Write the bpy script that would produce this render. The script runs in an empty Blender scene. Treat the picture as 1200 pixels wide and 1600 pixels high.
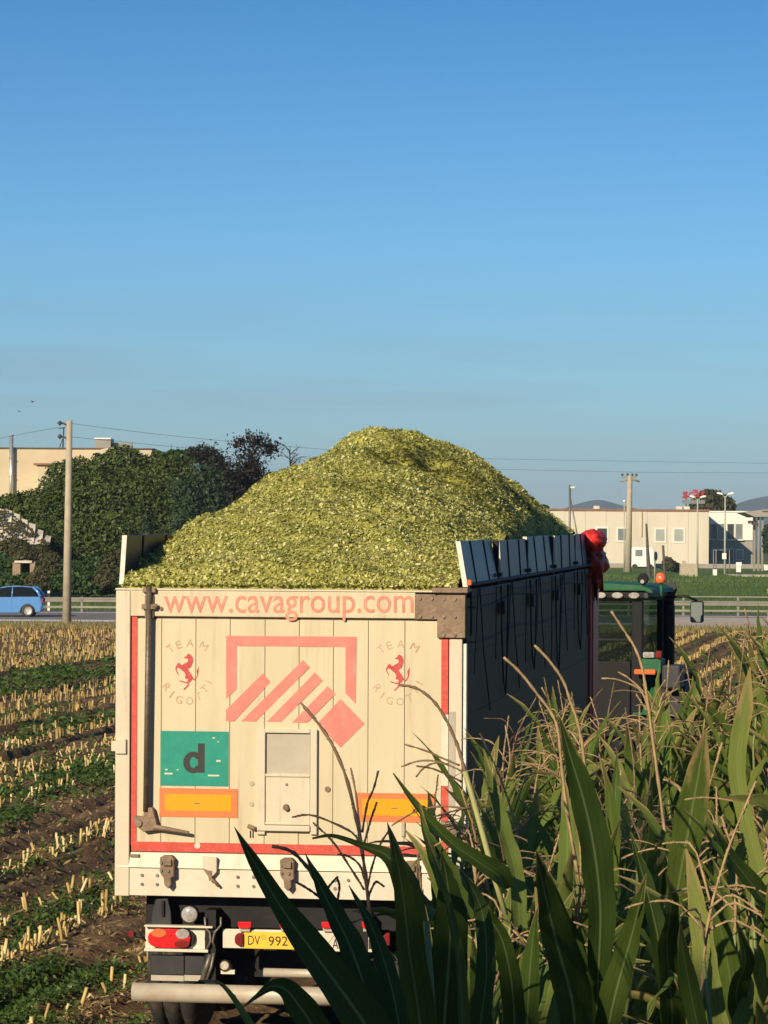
import bpy, math, random
import numpy as np
from mathutils import Vector, Matrix, noise

random.seed(7)
rng = np.random.default_rng(7)
S = bpy.context.scene
COL = S.collection
R = math.radians

# ------------------------------------------------------------------ camera, sky, sun, exposure
F, CAMZ, ROLL = 5500.0, 3.74, 0.006            # focal length in photo pixels, eye height, roll
cd = bpy.data.cameras.new('camera')
cam = bpy.data.objects.new('camera', cd)
COL.objects.link(cam)
cd.sensor_fit = 'VERTICAL'
cd.sensor_height = 36.0
cd.sensor_width = 27.0
cd.lens = F / 1600 * 36
cd.clip_start = 0.2
cd.clip_end = 40000
PITCH = math.atan(45 / F)
CAMM = Matrix.Rotation(math.pi / 2 + PITCH, 4, 'X') @ Matrix.Rotation(ROLL, 4, 'Z')
CAMM.translation = (0, 0, CAMZ)
cam.matrix_world = CAMM
S.camera = cam

SUN_AZ, SUN_EL = R(31), R(23)                  # behind the camera, to its left
w = bpy.data.worlds.new('World')
S.world = w
w.use_nodes = True
nt = w.node_tree
nt.nodes.clear()
wo = nt.nodes.new('ShaderNodeOutputWorld')
bg = nt.nodes.new('ShaderNodeBackground')
sky = nt.nodes.new('ShaderNodeTexSky')
sky.sky_type = 'NISHITA'
sky.sun_disc = False
sky.sun_elevation = SUN_EL
sky.sun_rotation = math.pi + SUN_AZ
sky.air_density = 1.0
sky.dust_density = 0.3
sky.ozone_density = 3.0
bg.inputs['Strength'].default_value = 0.092
# a faint streak of thin cloud low over the horizon, all the way round
tc = nt.nodes.new('ShaderNodeTexCoord')
mp = nt.nodes.new('ShaderNodeMapping')
mp.inputs['Scale'].default_value = (5, 5, 70)
nz = nt.nodes.new('ShaderNodeTexNoise')
nz.inputs['Scale'].default_value = 1.6
nz.inputs['Detail'].default_value = 4
sx = nt.nodes.new('ShaderNodeSeparateXYZ')
band = nt.nodes.new('ShaderNodeValToRGB')
cr = band.color_ramp
cr.elements[0].position = 0.022
cr.elements[0].color = (0.10, 0.10, 0.10, 1)
cr.elements[1].position = 0.075
cr.elements[1].color = (0, 0, 0, 1)
e = cr.elements.new(0.044)
e.color = (0.9, 0.9, 0.9, 1)
e = cr.elements.new(0.030)
e.color = (0.25, 0.25, 0.25, 1)
nr = nt.nodes.new('ShaderNodeMapRange')
nr.inputs[1].default_value = 0.42
nr.inputs[2].default_value = 0.75
mu = nt.nodes.new('ShaderNodeMath')
mu.operation = 'MULTIPLY'
mu2 = nt.nodes.new('ShaderNodeMath')
mu2.operation = 'MULTIPLY'
mu2.inputs[1].default_value = 0.42
mixc = nt.nodes.new('ShaderNodeMix')
mixc.data_type = 'RGBA'
L = nt.links.new
L(tc.outputs['Generated'], mp.inputs['Vector'])
L(mp.outputs[0], nz.inputs['Vector'])
L(tc.outputs['Generated'], sx.inputs[0])
L(sx.outputs['Z'], band.inputs[0])
L(nz.outputs[0], nr.inputs[0])
L(band.outputs[0], mu.inputs[0])
L(nr.outputs[0], mu.inputs[1])
L(mu.outputs[0], mu2.inputs[0])
L(mu2.outputs[0], mixc.inputs[0])
# clear dry evening air: a bluer sky than the sky model's, deepening steadily with height
tint = nt.nodes.new('ShaderNodeValToRGB')
te = tint.color_ramp.elements
te[0].position, te[0].color = 0.0, (0.46, 0.68, 0.93, 1)
te[1].position, te[1].color = 1.0, (0.34, 0.50, 0.66, 1)
for tpos, tcol in ((0.045, (0.415, 0.705, 1.0)), (0.085, (0.345, 0.67, 1.0)), (0.155, (0.185, 0.50, 0.80))):
    te.new(tpos).color = (*tcol, 1)
tmul = nt.nodes.new('ShaderNodeMix')
tmul.data_type = 'RGBA'
tmul.blend_type = 'MULTIPLY'
tmul.inputs[0].default_value = 1.0
L(sx.outputs['Z'], tint.inputs[0])
L(sky.outputs[0], tmul.inputs[6])
L(tint.outputs[0], tmul.inputs[7])
L(tmul.outputs[2], mixc.inputs[6])
mixc.inputs[7].default_value = (2.35, 2.75, 3.2, 1)
L(mixc.outputs[2], bg.inputs['Color'])
L(bg.outputs[0], wo.inputs['Surface'])

sd = bpy.data.lights.new('sun', 'SUN')
sun = bpy.data.objects.new('sun', sd)
COL.objects.link(sun)
sd.energy = 5.0
sd.angle = R(0.53)
sd.color = (1.0, 0.83, 0.58)
SUND = Vector((-math.sin(SUN_AZ) * math.cos(SUN_EL), -math.cos(SUN_AZ) * math.cos(SUN_EL), math.sin(SUN_EL)))
sun.rotation_euler = SUND.to_track_quat('Z', 'Y').to_euler()
sun.location = (-30, -40, 40)

S.view_settings.view_transform = 'Standard'
S.view_settings.look = 'None'
S.view_settings.gamma = 1
S.view_settings.exposure = 0.25
S.view_settings.use_curve_mapping = False
S.cycles.max_bounces = 6
S.cycles.transparent_max_bounces = 12
S.cycles.volume_bounces = 0


# ------------------------------------------------------------------ helpers
ROT3 = CAMM.to_3x3()


def ray(px, py):
    return ROT3 @ Vector(((px - 600) / F, -(py - 800) / F, -1.0))


def at(px, py, Y):
    """where the line of sight through a photo pixel is Y metres ahead"""
    d = ray(px, py)
    return Vector((0, 0, CAMZ)) + d * (Y / d.y)


def hz(px):
    return 845 + ROLL * (px - 600)


def ground_y(px, py):
    """distance of level ground seen at a photo pixel"""
    d = ray(px, py)
    return CAMZ / -d.z * d.y


class MB:
    def __init__(self):
        self.v, self.f, self.m, self.s = [], [], [], []

    def add(self, vs, fs, mi=0, smooth=False):
        o = len(self.v)
        self.v += [tuple(p) for p in vs]
        for f in fs:
            self.f.append([i + o for i in f])
            self.m.append(mi)
            self.s.append(smooth)
        return self

    def bb(self, x0, x1, y0, y1, z0, z1, mi=0, M=None):
        vs = [(x, y, z) for z in (z0, z1) for y in (y0, y1) for x in (x0, x1)]
        if M is not None:
            vs = [M @ Vector(p) for p in vs]
        return self.add(vs, [(0, 2, 3, 1), (4, 5, 7, 6), (0, 1, 5, 4), (2, 6, 7, 3), (0, 4, 6, 2), (1, 3, 7, 5)], mi)

    def tube(self, pts, r, n=8, mi=0, caps=True, smooth=True, flat=1.0):
        pts = [Vector(p) for p in pts]
        rs = list(r) if isinstance(r, (list, tuple)) else [r] * len(pts)
        vs, fs = [], []
        prev = None
        for i, p in enumerate(pts):
            t = (pts[min(i + 1, len(pts) - 1)] - pts[max(i - 1, 0)])
            t = t.normalized() if t.length > 1e-9 else Vector((0, 0, 1))
            if prev is None:
                ref = Vector((0, 0, 1)) if abs(t.z) < 0.9 else Vector((1, 0, 0))
                a = t.cross(ref).normalized()
            else:
                a = (prev - t * prev.dot(t))
                a = a.normalized() if a.length > 1e-6 else t.orthogonal().normalized()
            prev = a
            b = t.cross(a)
            for k in range(n):
                q = 2 * math.pi * k / n
                vs.append(p + (a * math.cos(q) + b * math.sin(q) * flat) * rs[i])
        for i in range(len(pts) - 1):
            for k in range(n):
                k2 = (k + 1) % n
                fs.append((i * n + k, i * n + k2, (i + 1) * n + k2, (i + 1) * n + k))
        self.add(vs, fs, mi, smooth)
        if caps:
            o = len(self.v) - len(vs)
            self.f.append([o + k for k in range(n)][::-1])
            self.f.append([o + (len(pts) - 1) * n + k for k in range(n)])
            self.m += [mi, mi]
            self.s += [False, False]
        return self

    def prism(self, poly, y0, y1, mi=0, plane='xz'):
        """a polygon in the x-z plane given thickness along y (or 'yz' along x, 'xy' along z)"""
        n = len(poly)
        if plane == 'xz':
            mk = lambda p, d: (p[0], d, p[1])
        elif plane == 'yz':
            mk = lambda p, d: (d, p[0], p[1])
        else:
            mk = lambda p, d: (p[0], p[1], d)
        vs = [mk(p, y0) for p in poly] + [mk(p, y1) for p in poly]
        fs = [list(range(n)), list(range(n, 2 * n))[::-1]]
        fs += [(i, i + n, (i + 1) % n + n, (i + 1) % n) for i in range(n)]
        return self.add(vs, fs, mi)

    def disc(self, c, ax, r, d, n=20, mi=0, r2=None):
        """a round boss: a short cylinder or cone from c along ax"""
        c = Vector(c)
        ax = Vector(ax).normalized()
        return self.tube([c, c + ax * d], [r, r if r2 is None else r2], n, mi, True, True)

    def lathe(self, prof, M, n=24, mi=0):
        """profile of (radius, height) turned about local z then placed by M"""
        vs, fs = [], []
        for (r, h) in prof:
            for k in range(n):
                q = 2 * math.pi * k / n
                vs.append(M @ Vector((r * math.cos(q), r * math.sin(q), h)))
        for i in range(len(prof) - 1):
            for k in range(n):
                k2 = (k + 1) % n
                fs.append((i * n + k, i * n + k2, (i + 1) * n + k2, (i + 1) * n + k))
        return self.add(vs, fs, mi, True)

    def mesh(self, name, mats):
        me = bpy.data.meshes.new(name)
        me.from_pydata(self.v, [], self.f)
        for m in (mats if isinstance(mats, (list, tuple)) else [mats]):
            me.materials.append(m)
        me.polygons.foreach_set('material_index', self.m)
        me.polygons.foreach_set('use_smooth', self.s)
        import bmesh
        bm = bmesh.new()
        bm.from_mesh(me)
        bmesh.ops.recalc_face_normals(bm, faces=bm.faces)
        bm.to_mesh(me)
        bm.free()
        me.update()
        return me

    def build(self, name, mats, parent=None, bevel=0.0, **kw):
        o = bpy.data.objects.new(name, self.mesh(name, mats))
        COL.objects.link(o)
        if parent is not None:
            o.parent = parent
        if bevel:
            b = o.modifiers.new('edge', 'BEVEL')
            b.width = bevel
            b.segments = 2
            b.limit_method = 'ANGLE'
            b.angle_limit = R(40)
        for k, v in kw.items():
            o[k] = v
        return o


def np_obj(name, V, Fq, mats, mi=None, parent=None, smooth=False, cols=None, **kw):
    """object from numpy vertices (n,3) and faces (m,k)"""
    me = bpy.data.meshes.new(name)
    V = np.ascontiguousarray(V, dtype=np.float32)
    Fq = np.ascontiguousarray(Fq, dtype=np.int32)
    m, k = Fq.shape
    me.vertices.add(len(V))
    me.vertices.foreach_set('co', V.ravel())
    me.loops.add(m * k)
    me.loops.foreach_set('vertex_index', Fq.ravel())
    me.polygons.add(m)
    me.polygons.foreach_set('loop_start', np.arange(0, m * k, k, dtype=np.int32))
    me.polygons.foreach_set('loop_total', np.full(m, k, dtype=np.int32))
    for mt in (mats if isinstance(mats, (list, tuple)) else [mats]):
        me.materials.append(mt)
    if mi is not None:
        me.polygons.foreach_set('material_index', np.ascontiguousarray(mi, dtype=np.int32))
    if smooth:
        me.polygons.foreach_set('use_smooth', np.ones(m, dtype=bool))
    me.update(calc_edges=True)
    if cols is not None:
        a = me.attributes.new('rnd', 'FLOAT', 'FACE')
        a.data.foreach_set('value', np.ascontiguousarray(cols, dtype=np.float32))
    o = bpy.data.objects.new(name, me)
    COL.objects.link(o)
    if parent is not None:
        o.parent = parent
    for kk, vv in kw.items():
        o[kk] = vv
    return o


def thing(name, label, cat, loc=(0, 0, 0), rz=0.0, group=None):
    o = bpy.data.objects.new(name, None)
    o.empty_display_size = 0.2
    COL.objects.link(o)
    o.location = loc
    o.rotation_euler = (0, 0, rz)
    if label:
        o['label'] = label
    o['category'] = cat
    if group:
        o['group'] = group
    return o


def tag(o, label, cat, group=None):
    o['label'] = label
    o['category'] = cat
    if group:
        o['group'] = group
    return o


def dup(o, parent=None, name=None):
    c = o.copy()
    COL.objects.link(c)
    if parent is not None:
        c.parent = parent
    return c


def dup_tree(root, loc, rz=None, label=None):
    r = dup(root)
    r.location = loc
    if rz is not None:
        r.rotation_euler = (root.rotation_euler[0], root.rotation_euler[1], rz)
    if label:
        r['label'] = label
    for ch in list(root.children):
        c = dup(ch, r)
        for g in list(ch.children):
            dup(g, c)
    return r


def catmull(pts, n):
    P = [np.array(p, float) for p in pts]
    P = [2 * P[0] - P[1]] + P + [2 * P[-1] - P[-2]]
    out = []
    segs = len(P) - 3
    for i in range(n):
        t = i / (n - 1) * segs
        k = min(int(t), segs - 1)
        u = t - k
        a, b, c, d = P[k:k + 4]
        out.append(0.5 * ((2 * b) + (-a + c) * u + (2 * a - 5 * b + 4 * c - d) * u * u + (-a + 3 * b - 3 * c + d) * u ** 3))
    return np.array(out)


# ------------------------------------------------------------------ materials
def nodes_of(name):
    m = bpy.data.materials.new(name)
    m.use_nodes = True
    n = m.node_tree
    p = n.nodes['Principled BSDF']
    return m, n, p


def ramp(n, stops):
    r = n.nodes.new('ShaderNodeValToRGB')
    e = r.color_ramp.elements
    e[0].position, e[0].color = stops[0][0], (*stops[0][1], 1)
    e[1].position, e[1].color = stops[-1][0], (*stops[-1][1], 1)
    for p, c in stops[1:-1]:
        k = e.new(p)
        k.color = (*c, 1)
    return r


def tex(n, kind, scale, coord='Object', detail=4, rough=0.55, mscale=None):
    t = n.nodes.new('ShaderNodeTexCoord')
    x = n.nodes.new('ShaderNodeTex' + kind)
    x.inputs['Scale'].default_value = scale
    if kind == 'Noise':
        x.inputs['Detail'].default_value = detail
        x.inputs['Roughness'].default_value = rough
    if mscale:
        mp = n.nodes.new('ShaderNodeMapping')
        mp.inputs['Scale'].default_value = mscale
        n.links.new(t.outputs[coord], mp.inputs[0])
        n.links.new(mp.outputs[0], x.inputs['Vector'])
    else:
        n.links.new(t.outputs[coord], x.inputs['Vector'])
    return x


def mixrgb(n, fac, a, b, mode='MIX'):
    x = n.nodes.new('ShaderNodeMix')
    x.data_type = 'RGBA'
    x.blend_type = mode
    for s, v in ((0, fac), (6, a), (7, b)):
        if hasattr(v, 'is_output'):
            n.links.new(v, x.inputs[s])
        elif s == 0:
            x.inputs[0].default_value = v
        else:
            x.inputs[s].default_value = (*v, 1)
    return x.outputs[2]


def pm(name, col, rough=0.6, metal=0.0, var=0.15, scale=6.0, bump=0.0, bscale=None, dirt=None, dirt_amt=0.5,
       dirt_scale=3.0, streak=None, spec=None, coat=0.0, runs=None):
    """paint, metal, plastic ...: a base colour that varies, optional patches or streaks of dirt, fine relief"""
    m, n, p = nodes_of(name)
    nz = tex(n, 'Noise', scale, mscale=streak)
    lo = tuple(c * (1 - var) for c in col)
    hi = tuple(min(1, c * (1 + var)) for c in col)
    r = ramp(n, [(0.3, lo), (0.7, hi)])
    n.links.new(nz.outputs[0], r.inputs[0])
    out = r.outputs[0]
    if dirt:
        d = tex(n, 'Noise', dirt_scale, detail=8, rough=0.7, mscale=streak)
        mr = n.nodes.new('ShaderNodeMapRange')
        mr.inputs[1].default_value = 0.48
        mr.inputs[2].default_value = 0.72
        mr.inputs[4].default_value = dirt_amt
        n.links.new(d.outputs[0], mr.inputs[0])
        out = mixrgb(n, mr.outputs[0], out, dirt)
    if runs:
        q = tex(n, 'Noise', 1.0, detail=4, rough=0.6, mscale=(16, 16, 0.9))
        mr2 = n.nodes.new('ShaderNodeMapRange')
        mr2.inputs[1].default_value = 0.57
        mr2.inputs[2].default_value = 0.74
        mr2.inputs[4].default_value = 0.55
        n.links.new(q.outputs[0], mr2.inputs[0])
        out = mixrgb(n, mr2.outputs[0], out, runs)
    n.links.new(out, p.inputs['Base Color'])
    p.inputs['Roughness'].default_value = rough
    p.inputs['Metallic'].default_value = metal
    if spec is not None:
        p.inputs['Specular IOR Level'].default_value = spec
    if coat:
        p.inputs['Coat Weight'].default_value = coat
    if bump:
        b = n.nodes.new('ShaderNodeBump')
        b.inputs['Strength'].default_value = bump
        b.inputs['Distance'].default_value = 0.02
        nb = tex(n, 'Noise', bscale or scale * 4, detail=6)
        n.links.new(nb.outputs[0], b.inputs['Height'])
        n.links.new(b.outputs[0], p.inputs['Normal'])
    return m


def leafmat(name, stops, transl=0.35, rough=0.5, attr='rnd', spec=0.3):
    """leaf-like faces: colour picked per face by attribute, light shining through"""
    m, n, p = nodes_of(name)
    a = n.nodes.new('ShaderNodeAttribute')
    a.attribute_name = attr
    r = ramp(n, stops)
    n.links.new(a.outputs['Fac'], r.inputs[0])
    n.links.new(r.outputs[0], p.inputs['Base Color'])
    p.inputs['Roughness'].default_value = rough
    p.inputs['Specular IOR Level'].default_value = spec
    t = n.nodes.new('ShaderNodeBsdfTranslucent')
    n.links.new(r.outputs[0], t.inputs['Color'])
    mx = n.nodes.new('ShaderNodeMixShader')
    mx.inputs[0].default_value = transl
    n.links.new(p.outputs[0], mx.inputs[1])
    n.links.new(t.outputs[0], mx.inputs[2])
    n.links.new(mx.outputs[0], n.nodes['Material Output'].inputs['Surface'])
    return m


def glassmat(name, tint=(0.5, 0.55, 0.55), mixf=0.5, rough=0.03):
    """window glass: partly see-through, partly a reflecting dark surface"""
    m, n, p = nodes_of(name)
    p.inputs['Base Color'].default_value = (0.02, 0.025, 0.025, 1)
    p.inputs['Roughness'].default_value = rough
    t = n.nodes.new('ShaderNodeBsdfTransparent')
    t.inputs['Color'].default_value = (*tint, 1)
    mx = n.nodes.new('ShaderNodeMixShader')
    nz = tex(n, 'Noise', 2.0)
    mr = n.nodes.new('ShaderNodeMapRange')
    mr.inputs[3].default_value = mixf - 0.06
    mr.inputs[4].default_value = mixf + 0.06
    n.links.new(nz.outputs[0], mr.inputs[0])
    n.links.new(mr.outputs[0], mx.inputs[0])
    n.links.new(p.outputs[0], mx.inputs[1])
    n.links.new(t.outputs[0], mx.inputs[2])
    n.links.new(mx.outputs[0], n.nodes['Material Output'].inputs['Surface'])
    return m


def emitmat(name, col, strength):
    m, n, p = nodes_of(name)
    nz = tex(n, 'Noise', 30)
    r = ramp(n, [(0.2, tuple(c * 0.8 for c in col)), (0.8, col)])
    n.links.new(nz.outputs[0], r.inputs[0])
    n.links.new(r.outputs[0], p.inputs['Base Color'])
    n.links.new(r.outputs[0], p.inputs['Emission Color'])
    p.inputs['Emission Strength'].default_value = strength
    return m


GRIME = (0.34, 0.27, 0.17)
M = dict(
    cream=pm('cream_paint', (0.575, 0.50, 0.335), 0.5, var=0.05, scale=1.5, streak=(3, 3, 0.6), dirt=(0.46, 0.37, 0.235), dirt_amt=0.5, dirt_scale=1.1, bump=0.05, bscale=60, runs=(0.40, 0.30, 0.175)),
    cream_frame=pm('cream_frame_paint', (0.60, 0.535, 0.405), 0.45, var=0.07, scale=5, dirt=(0.42, 0.34, 0.24), dirt_amt=0.5, dirt_scale=5, bump=0.05, bscale=50, runs=(0.36, 0.27, 0.17)),
    white=pm('white_paint', (0.66, 0.59, 0.47), 0.4, var=0.05, scale=5, dirt=GRIME, dirt_amt=0.35, dirt_scale=7),
    red_stripe=pm('red_reflective_tape', (0.55, 0.055, 0.035), 0.45, var=0.12, scale=8, dirt=(0.55, 0.25, 0.17), dirt_amt=0.35, dirt_scale=30),
    logo=pm('faded_red_print', (0.60, 0.185, 0.15), 0.5, var=0.10, scale=7, dirt=(0.62, 0.30, 0.235), dirt_amt=0.5, dirt_scale=9),
    web=pm('faded_red_lettering', (0.58, 0.205, 0.135), 0.5, var=0.10, scale=12, dirt=(0.61, 0.40, 0.27), dirt_amt=0.6, dirt_scale=18),
    horse=pm('deep_red_print', (0.47, 0.045, 0.045), 0.5, var=0.1, scale=15, dirt=(0.5, 0.16, 0.12), dirt_amt=0.5, dirt_scale=30),
    team=pm('faded_brown_lettering', (0.44, 0.29, 0.19), 0.6, var=0.15, scale=30, dirt=(0.58, 0.45, 0.31), dirt_amt=0.85, dirt_scale=26),
    green_plate=pm('green_plate_paint', (0.004, 0.25, 0.18), 0.4, var=0.08, scale=6, dirt=(0.04, 0.31, 0.235), dirt_amt=0.35, dirt_scale=12),
    black=pm('black_print', (0.015, 0.015, 0.017), 0.5, var=0.3, scale=10),
    orange=pm('orange_retroreflector', (0.72, 0.18, 0.05), 0.4, var=0.06, scale=20, dirt=(0.62, 0.24, 0.10), dirt_amt=0.3, dirt_scale=25),
    yellow=pm('yellow_retroreflector', (0.78, 0.33, 0.004), 0.35, var=0.04, scale=20),
    steel=pm('dark_worn_steel', (0.16, 0.13, 0.10), 0.5, metal=0.5, var=0.3, scale=12, dirt=(0.13, 0.06, 0.03), dirt_amt=0.7, dirt_scale=9, bump=0.2),
    rust=pm('rusty_brown_steel', (0.23, 0.16, 0.105), 0.65, metal=0.2, var=0.22, scale=9, dirt=(0.15, 0.085, 0.05), dirt_amt=0.75, dirt_scale=12, bump=0.3),
    bolt=pm('bolt_steel', (0.20, 0.17, 0.14), 0.5, metal=0.6, var=0.3, scale=30),
    hatch=pm('grey_hatch_metal', (0.42, 0.38, 0.30), 0.45, metal=0.2, var=0.08, scale=4, dirt=(0.36, 0.30, 0.21), dirt_amt=0.5, dirt_scale=6),
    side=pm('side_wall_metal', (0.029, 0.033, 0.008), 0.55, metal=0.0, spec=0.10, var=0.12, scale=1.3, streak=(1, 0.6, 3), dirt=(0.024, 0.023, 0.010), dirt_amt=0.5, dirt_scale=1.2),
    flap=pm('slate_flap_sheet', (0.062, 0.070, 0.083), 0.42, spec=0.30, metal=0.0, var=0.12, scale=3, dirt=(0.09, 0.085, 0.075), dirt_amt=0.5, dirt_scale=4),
    edge=pm('white_edge_trim', (0.74, 0.69, 0.60), 0.5, var=0.1, scale=9, dirt=(0.45, 0.36, 0.25), dirt_amt=0.6, dirt_scale=10),
    strap=pm('black_strap', (0.012, 0.012, 0.013), 0.7, var=0.3, scale=20),
    rubber=pm('tyre_rubber', (0.022, 0.021, 0.02), 0.8, var=0.25, scale=8, dirt=(0.13, 0.085, 0.05), dirt_amt=0.8, dirt_scale=5, bump=0.3),
    chassis=pm('dark_chassis_paint', (0.010, 0.010, 0.011), 0.6, spec=0.25, var=0.3, scale=5, dirt=(0.03, 0.022, 0.016), dirt_amt=0.6, dirt_scale=4, bump=0.1),
    flapgum=pm('grey_mudflap', (0.030, 0.031, 0.035), 0.6, spec=0.3, var=0.15, scale=6, dirt=(0.06, 0.047, 0.033), dirt_amt=0.5, dirt_scale=6),
    lens_red=pm('red_lamp_lens', (0.62, 0.02, 0.025), 0.15, var=0.15, scale=40, coat=0.5),
    lens_dark=pm('dark_red_lens', (0.20, 0.02, 0.018), 0.15, var=0.15, scale=40, coat=0.5),
    lens_amber=pm('amber_lamp_lens', (0.75, 0.16, 0.05), 0.15, var=0.12, scale=40, coat=0.5),
    lens_clear=pm('clear_lamp_lens', (0.50, 0.46, 0.42), 0.12, metal=0.3, var=0.35, scale=25, coat=0.5),
    plate_y=pm('yellow_number_plate', (0.86, 0.50, 0.035), 0.4, var=0.04, scale=15, dirt=(0.55, 0.33, 0.08), dirt_amt=0.3, dirt_scale=14),
    red_paint=pm('red_trailer_paint', (0.30, 0.02, 0.018), 0.4, var=0.15, scale=5, dirt=(0.14, 0.05, 0.035), dirt_amt=0.5, dirt_scale=4),
    tarp=pm('red_tarpaulin', (0.62, 0.025, 0.018), 0.62, var=0.1, scale=6, bump=0.2, bscale=12),
    tube=pm('pale_bumper_tube', (0.46, 0.41, 0.32), 0.5, metal=0.1, var=0.12, scale=3, dirt=(0.36, 0.25, 0.16), dirt_amt=0.7, dirt_scale=5),
)

# chopped maize, soil, weeds, stubble, asphalt ...
M['chip'] = leafmat('chopped_maize', [(0.0, (0.085, 0.085, 0.016)), (0.25, (0.29, 0.30, 0.062)), (0.55, (0.545, 0.55, 0.17)), (0.82, (0.74, 0.70, 0.31)), (1.0, (0.90, 0.84, 0.50))], 0.25, 0.7, spec=0.2)
M['chip_base'] = pm('chopped_maize_mass', (0.30, 0.285, 0.055), 0.85, var=0.5, scale=14, bump=0.9, bscale=22, dirt=(0.25, 0.25, 0.08), dirt_amt=0.7, dirt_scale=30)
M['weed'] = leafmat('weed_leaves', [(0.0, (0.034, 0.072, 0.015)), (0.6, (0.078, 0.140, 0.026)), (0.9, (0.12, 0.175, 0.036)), (1.0, (0.17, 0.17, 0.05))], 0.3, 0.55)
def stubmat():
    m, n, p = nodes_of('cut_maize_stalk')
    oi = n.nodes.new('ShaderNodeObjectInfo')
    nz = tex(n, 'Noise', 7, detail=3)
    ad = n.nodes.new('ShaderNodeMath')
    ad.operation = 'MULTIPLY_ADD'
    ad.inputs[1].default_value = 0.5
    n.links.new(oi.outputs['Random'], ad.inputs[0])
    n.links.new(nz.outputs[0], ad.inputs[2])
    r = ramp(n, [(0.30, (0.20, 0.125, 0.045)), (0.55, (0.43, 0.30, 0.10)), (0.75, (0.60, 0.45, 0.17)), (1.0, (0.70, 0.60, 0.33))])
    n.links.new(ad.outputs[0], r.inputs[0])
    n.links.new(r.outputs[0], p.inputs['Base Color'])
    p.inputs['Roughness'].default_value = 0.65
    return m


M['stub'] = stubmat()
M['straw'] = leafmat('dry_maize_litter', [(0.0, (0.20, 0.13, 0.06)), (0.6, (0.42, 0.31, 0.13)), (1.0, (0.60, 0.48, 0.22))], 0.2, 0.7)


def soilmat():
    m, n, p = nodes_of('field_soil')
    a = tex(n, 'Noise', 0.9, detail=8, rough=0.65)
    r = ramp(n, [(0.28, (0.165, 0.105, 0.060)), (0.5, (0.255, 0.168, 0.098)), (0.75, (0.34, 0.24, 0.145))])
    n.links.new(a.outputs[0], r.inputs[0])
    f = tex(n, 'Noise', 14, detail=6, rough=0.7)
    r2 = ramp(n, [(0.35, (0.4, 0.4, 0.4)), (0.68, (1.25, 1.2, 1.1))])
    n.links.new(f.outputs[0], r2.inputs[0])
    c = mixrgb(n, 1.0, r.outputs[0], r2.outputs[0], 'MULTIPLY')
    g = tex(n, 'Noise', 0.35, detail=6, rough=0.6)
    mr = n.nodes.new('ShaderNodeMapRange')
    mr.inputs[1].default_value = 0.52
    mr.inputs[2].default_value = 0.68
    mr.inputs[4].default_value = 0.6
    n.links.new(g.outputs[0], mr.inputs[0])
    c = mixrgb(n, mr.outputs[0], c, (0.060, 0.075, 0.022))
    n.links.new(c, p.inputs['Base Color'])
    p.inputs['Roughness'].default_value = 0.95
    p.inputs['Specular IOR Level'].default_value = 0.1
    b = n.nodes.new('ShaderNodeBump')
    b.inputs['Strength'].default_value = 0.9
    b.inputs['Distance'].default_value = 0.06
    n.links.new(f.outputs[0], b.inputs['Height'])
    n.links.new(b.outputs[0], p.inputs['Normal'])
    return m


M['soil'] = soilmat()
M['verge'] = pm('dry_verge_grass', (0.19, 0.16, 0.075), 0.95, var=0.35, scale=1.4, dirt=(0.09, 0.10, 0.035), dirt_amt=0.8, dirt_scale=0.8, bump=0.8, bscale=4, spec=0.1)
M['grass'] = pm('green_meadow', (0.085, 0.145, 0.030), 0.95, var=0.3, scale=0.25, dirt=(0.13, 0.14, 0.045), dirt_amt=0.5, dirt_scale=0.12, bump=0.8, bscale=3, spec=0.1)
M['far'] = pm('far_plain', (0.09, 0.11, 0.045), 0.95, var=0.3, scale=0.02, spec=0.1)
M['asphalt'] = pm('grey_asphalt', (0.20, 0.19, 0.185), 0.9, var=0.12, scale=0.6, dirt=(0.29, 0.265, 0.24), dirt_amt=0.6, dirt_scale=0.3, bump=0.3, bscale=25, spec=0.2)
M['apron'] = pm('pale_gravel_apron', (0.50, 0.44, 0.36), 0.95, var=0.15, scale=0.8, bump=0.5, bscale=12, spec=0.1)
M['marking'] = pm('white_road_paint', (0.72, 0.69, 0.62), 0.7, var=0.12, scale=3)
M['galv'] = pm('galvanised_steel', (0.27, 0.255, 0.21), 0.5, metal=0.25, var=0.12, scale=1.5)
M['concrete'] = pm('pole_concrete', (0.42, 0.36, 0.26), 0.9, var=0.12, scale=2.5, bump=0.2, dirt=(0.25, 0.21, 0.15), dirt_amt=0.4, dirt_scale=3)
M['wire'] = pm('dark_cable', (0.05, 0.05, 0.055), 0.6, var=0.2, scale=2)

# ------------------------------------------------------------------ ground, roads, hills
RA = math.atan(800 / F)                         # heading of the crop rows and of the trailer, to the right of straight ahead
DIRS = np.array([math.sin(RA), math.cos(RA)])   # along the rows
DIRP = np.array([-math.cos(RA), math.sin(RA)])  # across the rows, to the left


def ps_to_xy(p, s):
    return p * DIRP[0] + s * DIRS[0], p * DIRP[1] + s * DIRS[1]


def xy_to_ps(x, y):
    return x * DIRP[0] + y * DIRP[1], x * DIRS[0] + y * DIRS[1]


RUTS = [(8.85, 0.22, 0.06), (9.40, 0.15, 0.13), (10.45, 0.15, 0.07), (11.05, 0.15, 0.07), (15.00, 0.15, 0.16), (7.05, 0.2, 0.10), (5.2, 0.35, 0.13), (3.1, 0.35, 0.13), (20.15, 0.2, 0.14), (6.0, 0.25, 0.08), (13.6, 0.12, 0.10), (17.1, 0.15, 0.12), (23.9, 0.2, 0.12)]


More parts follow.
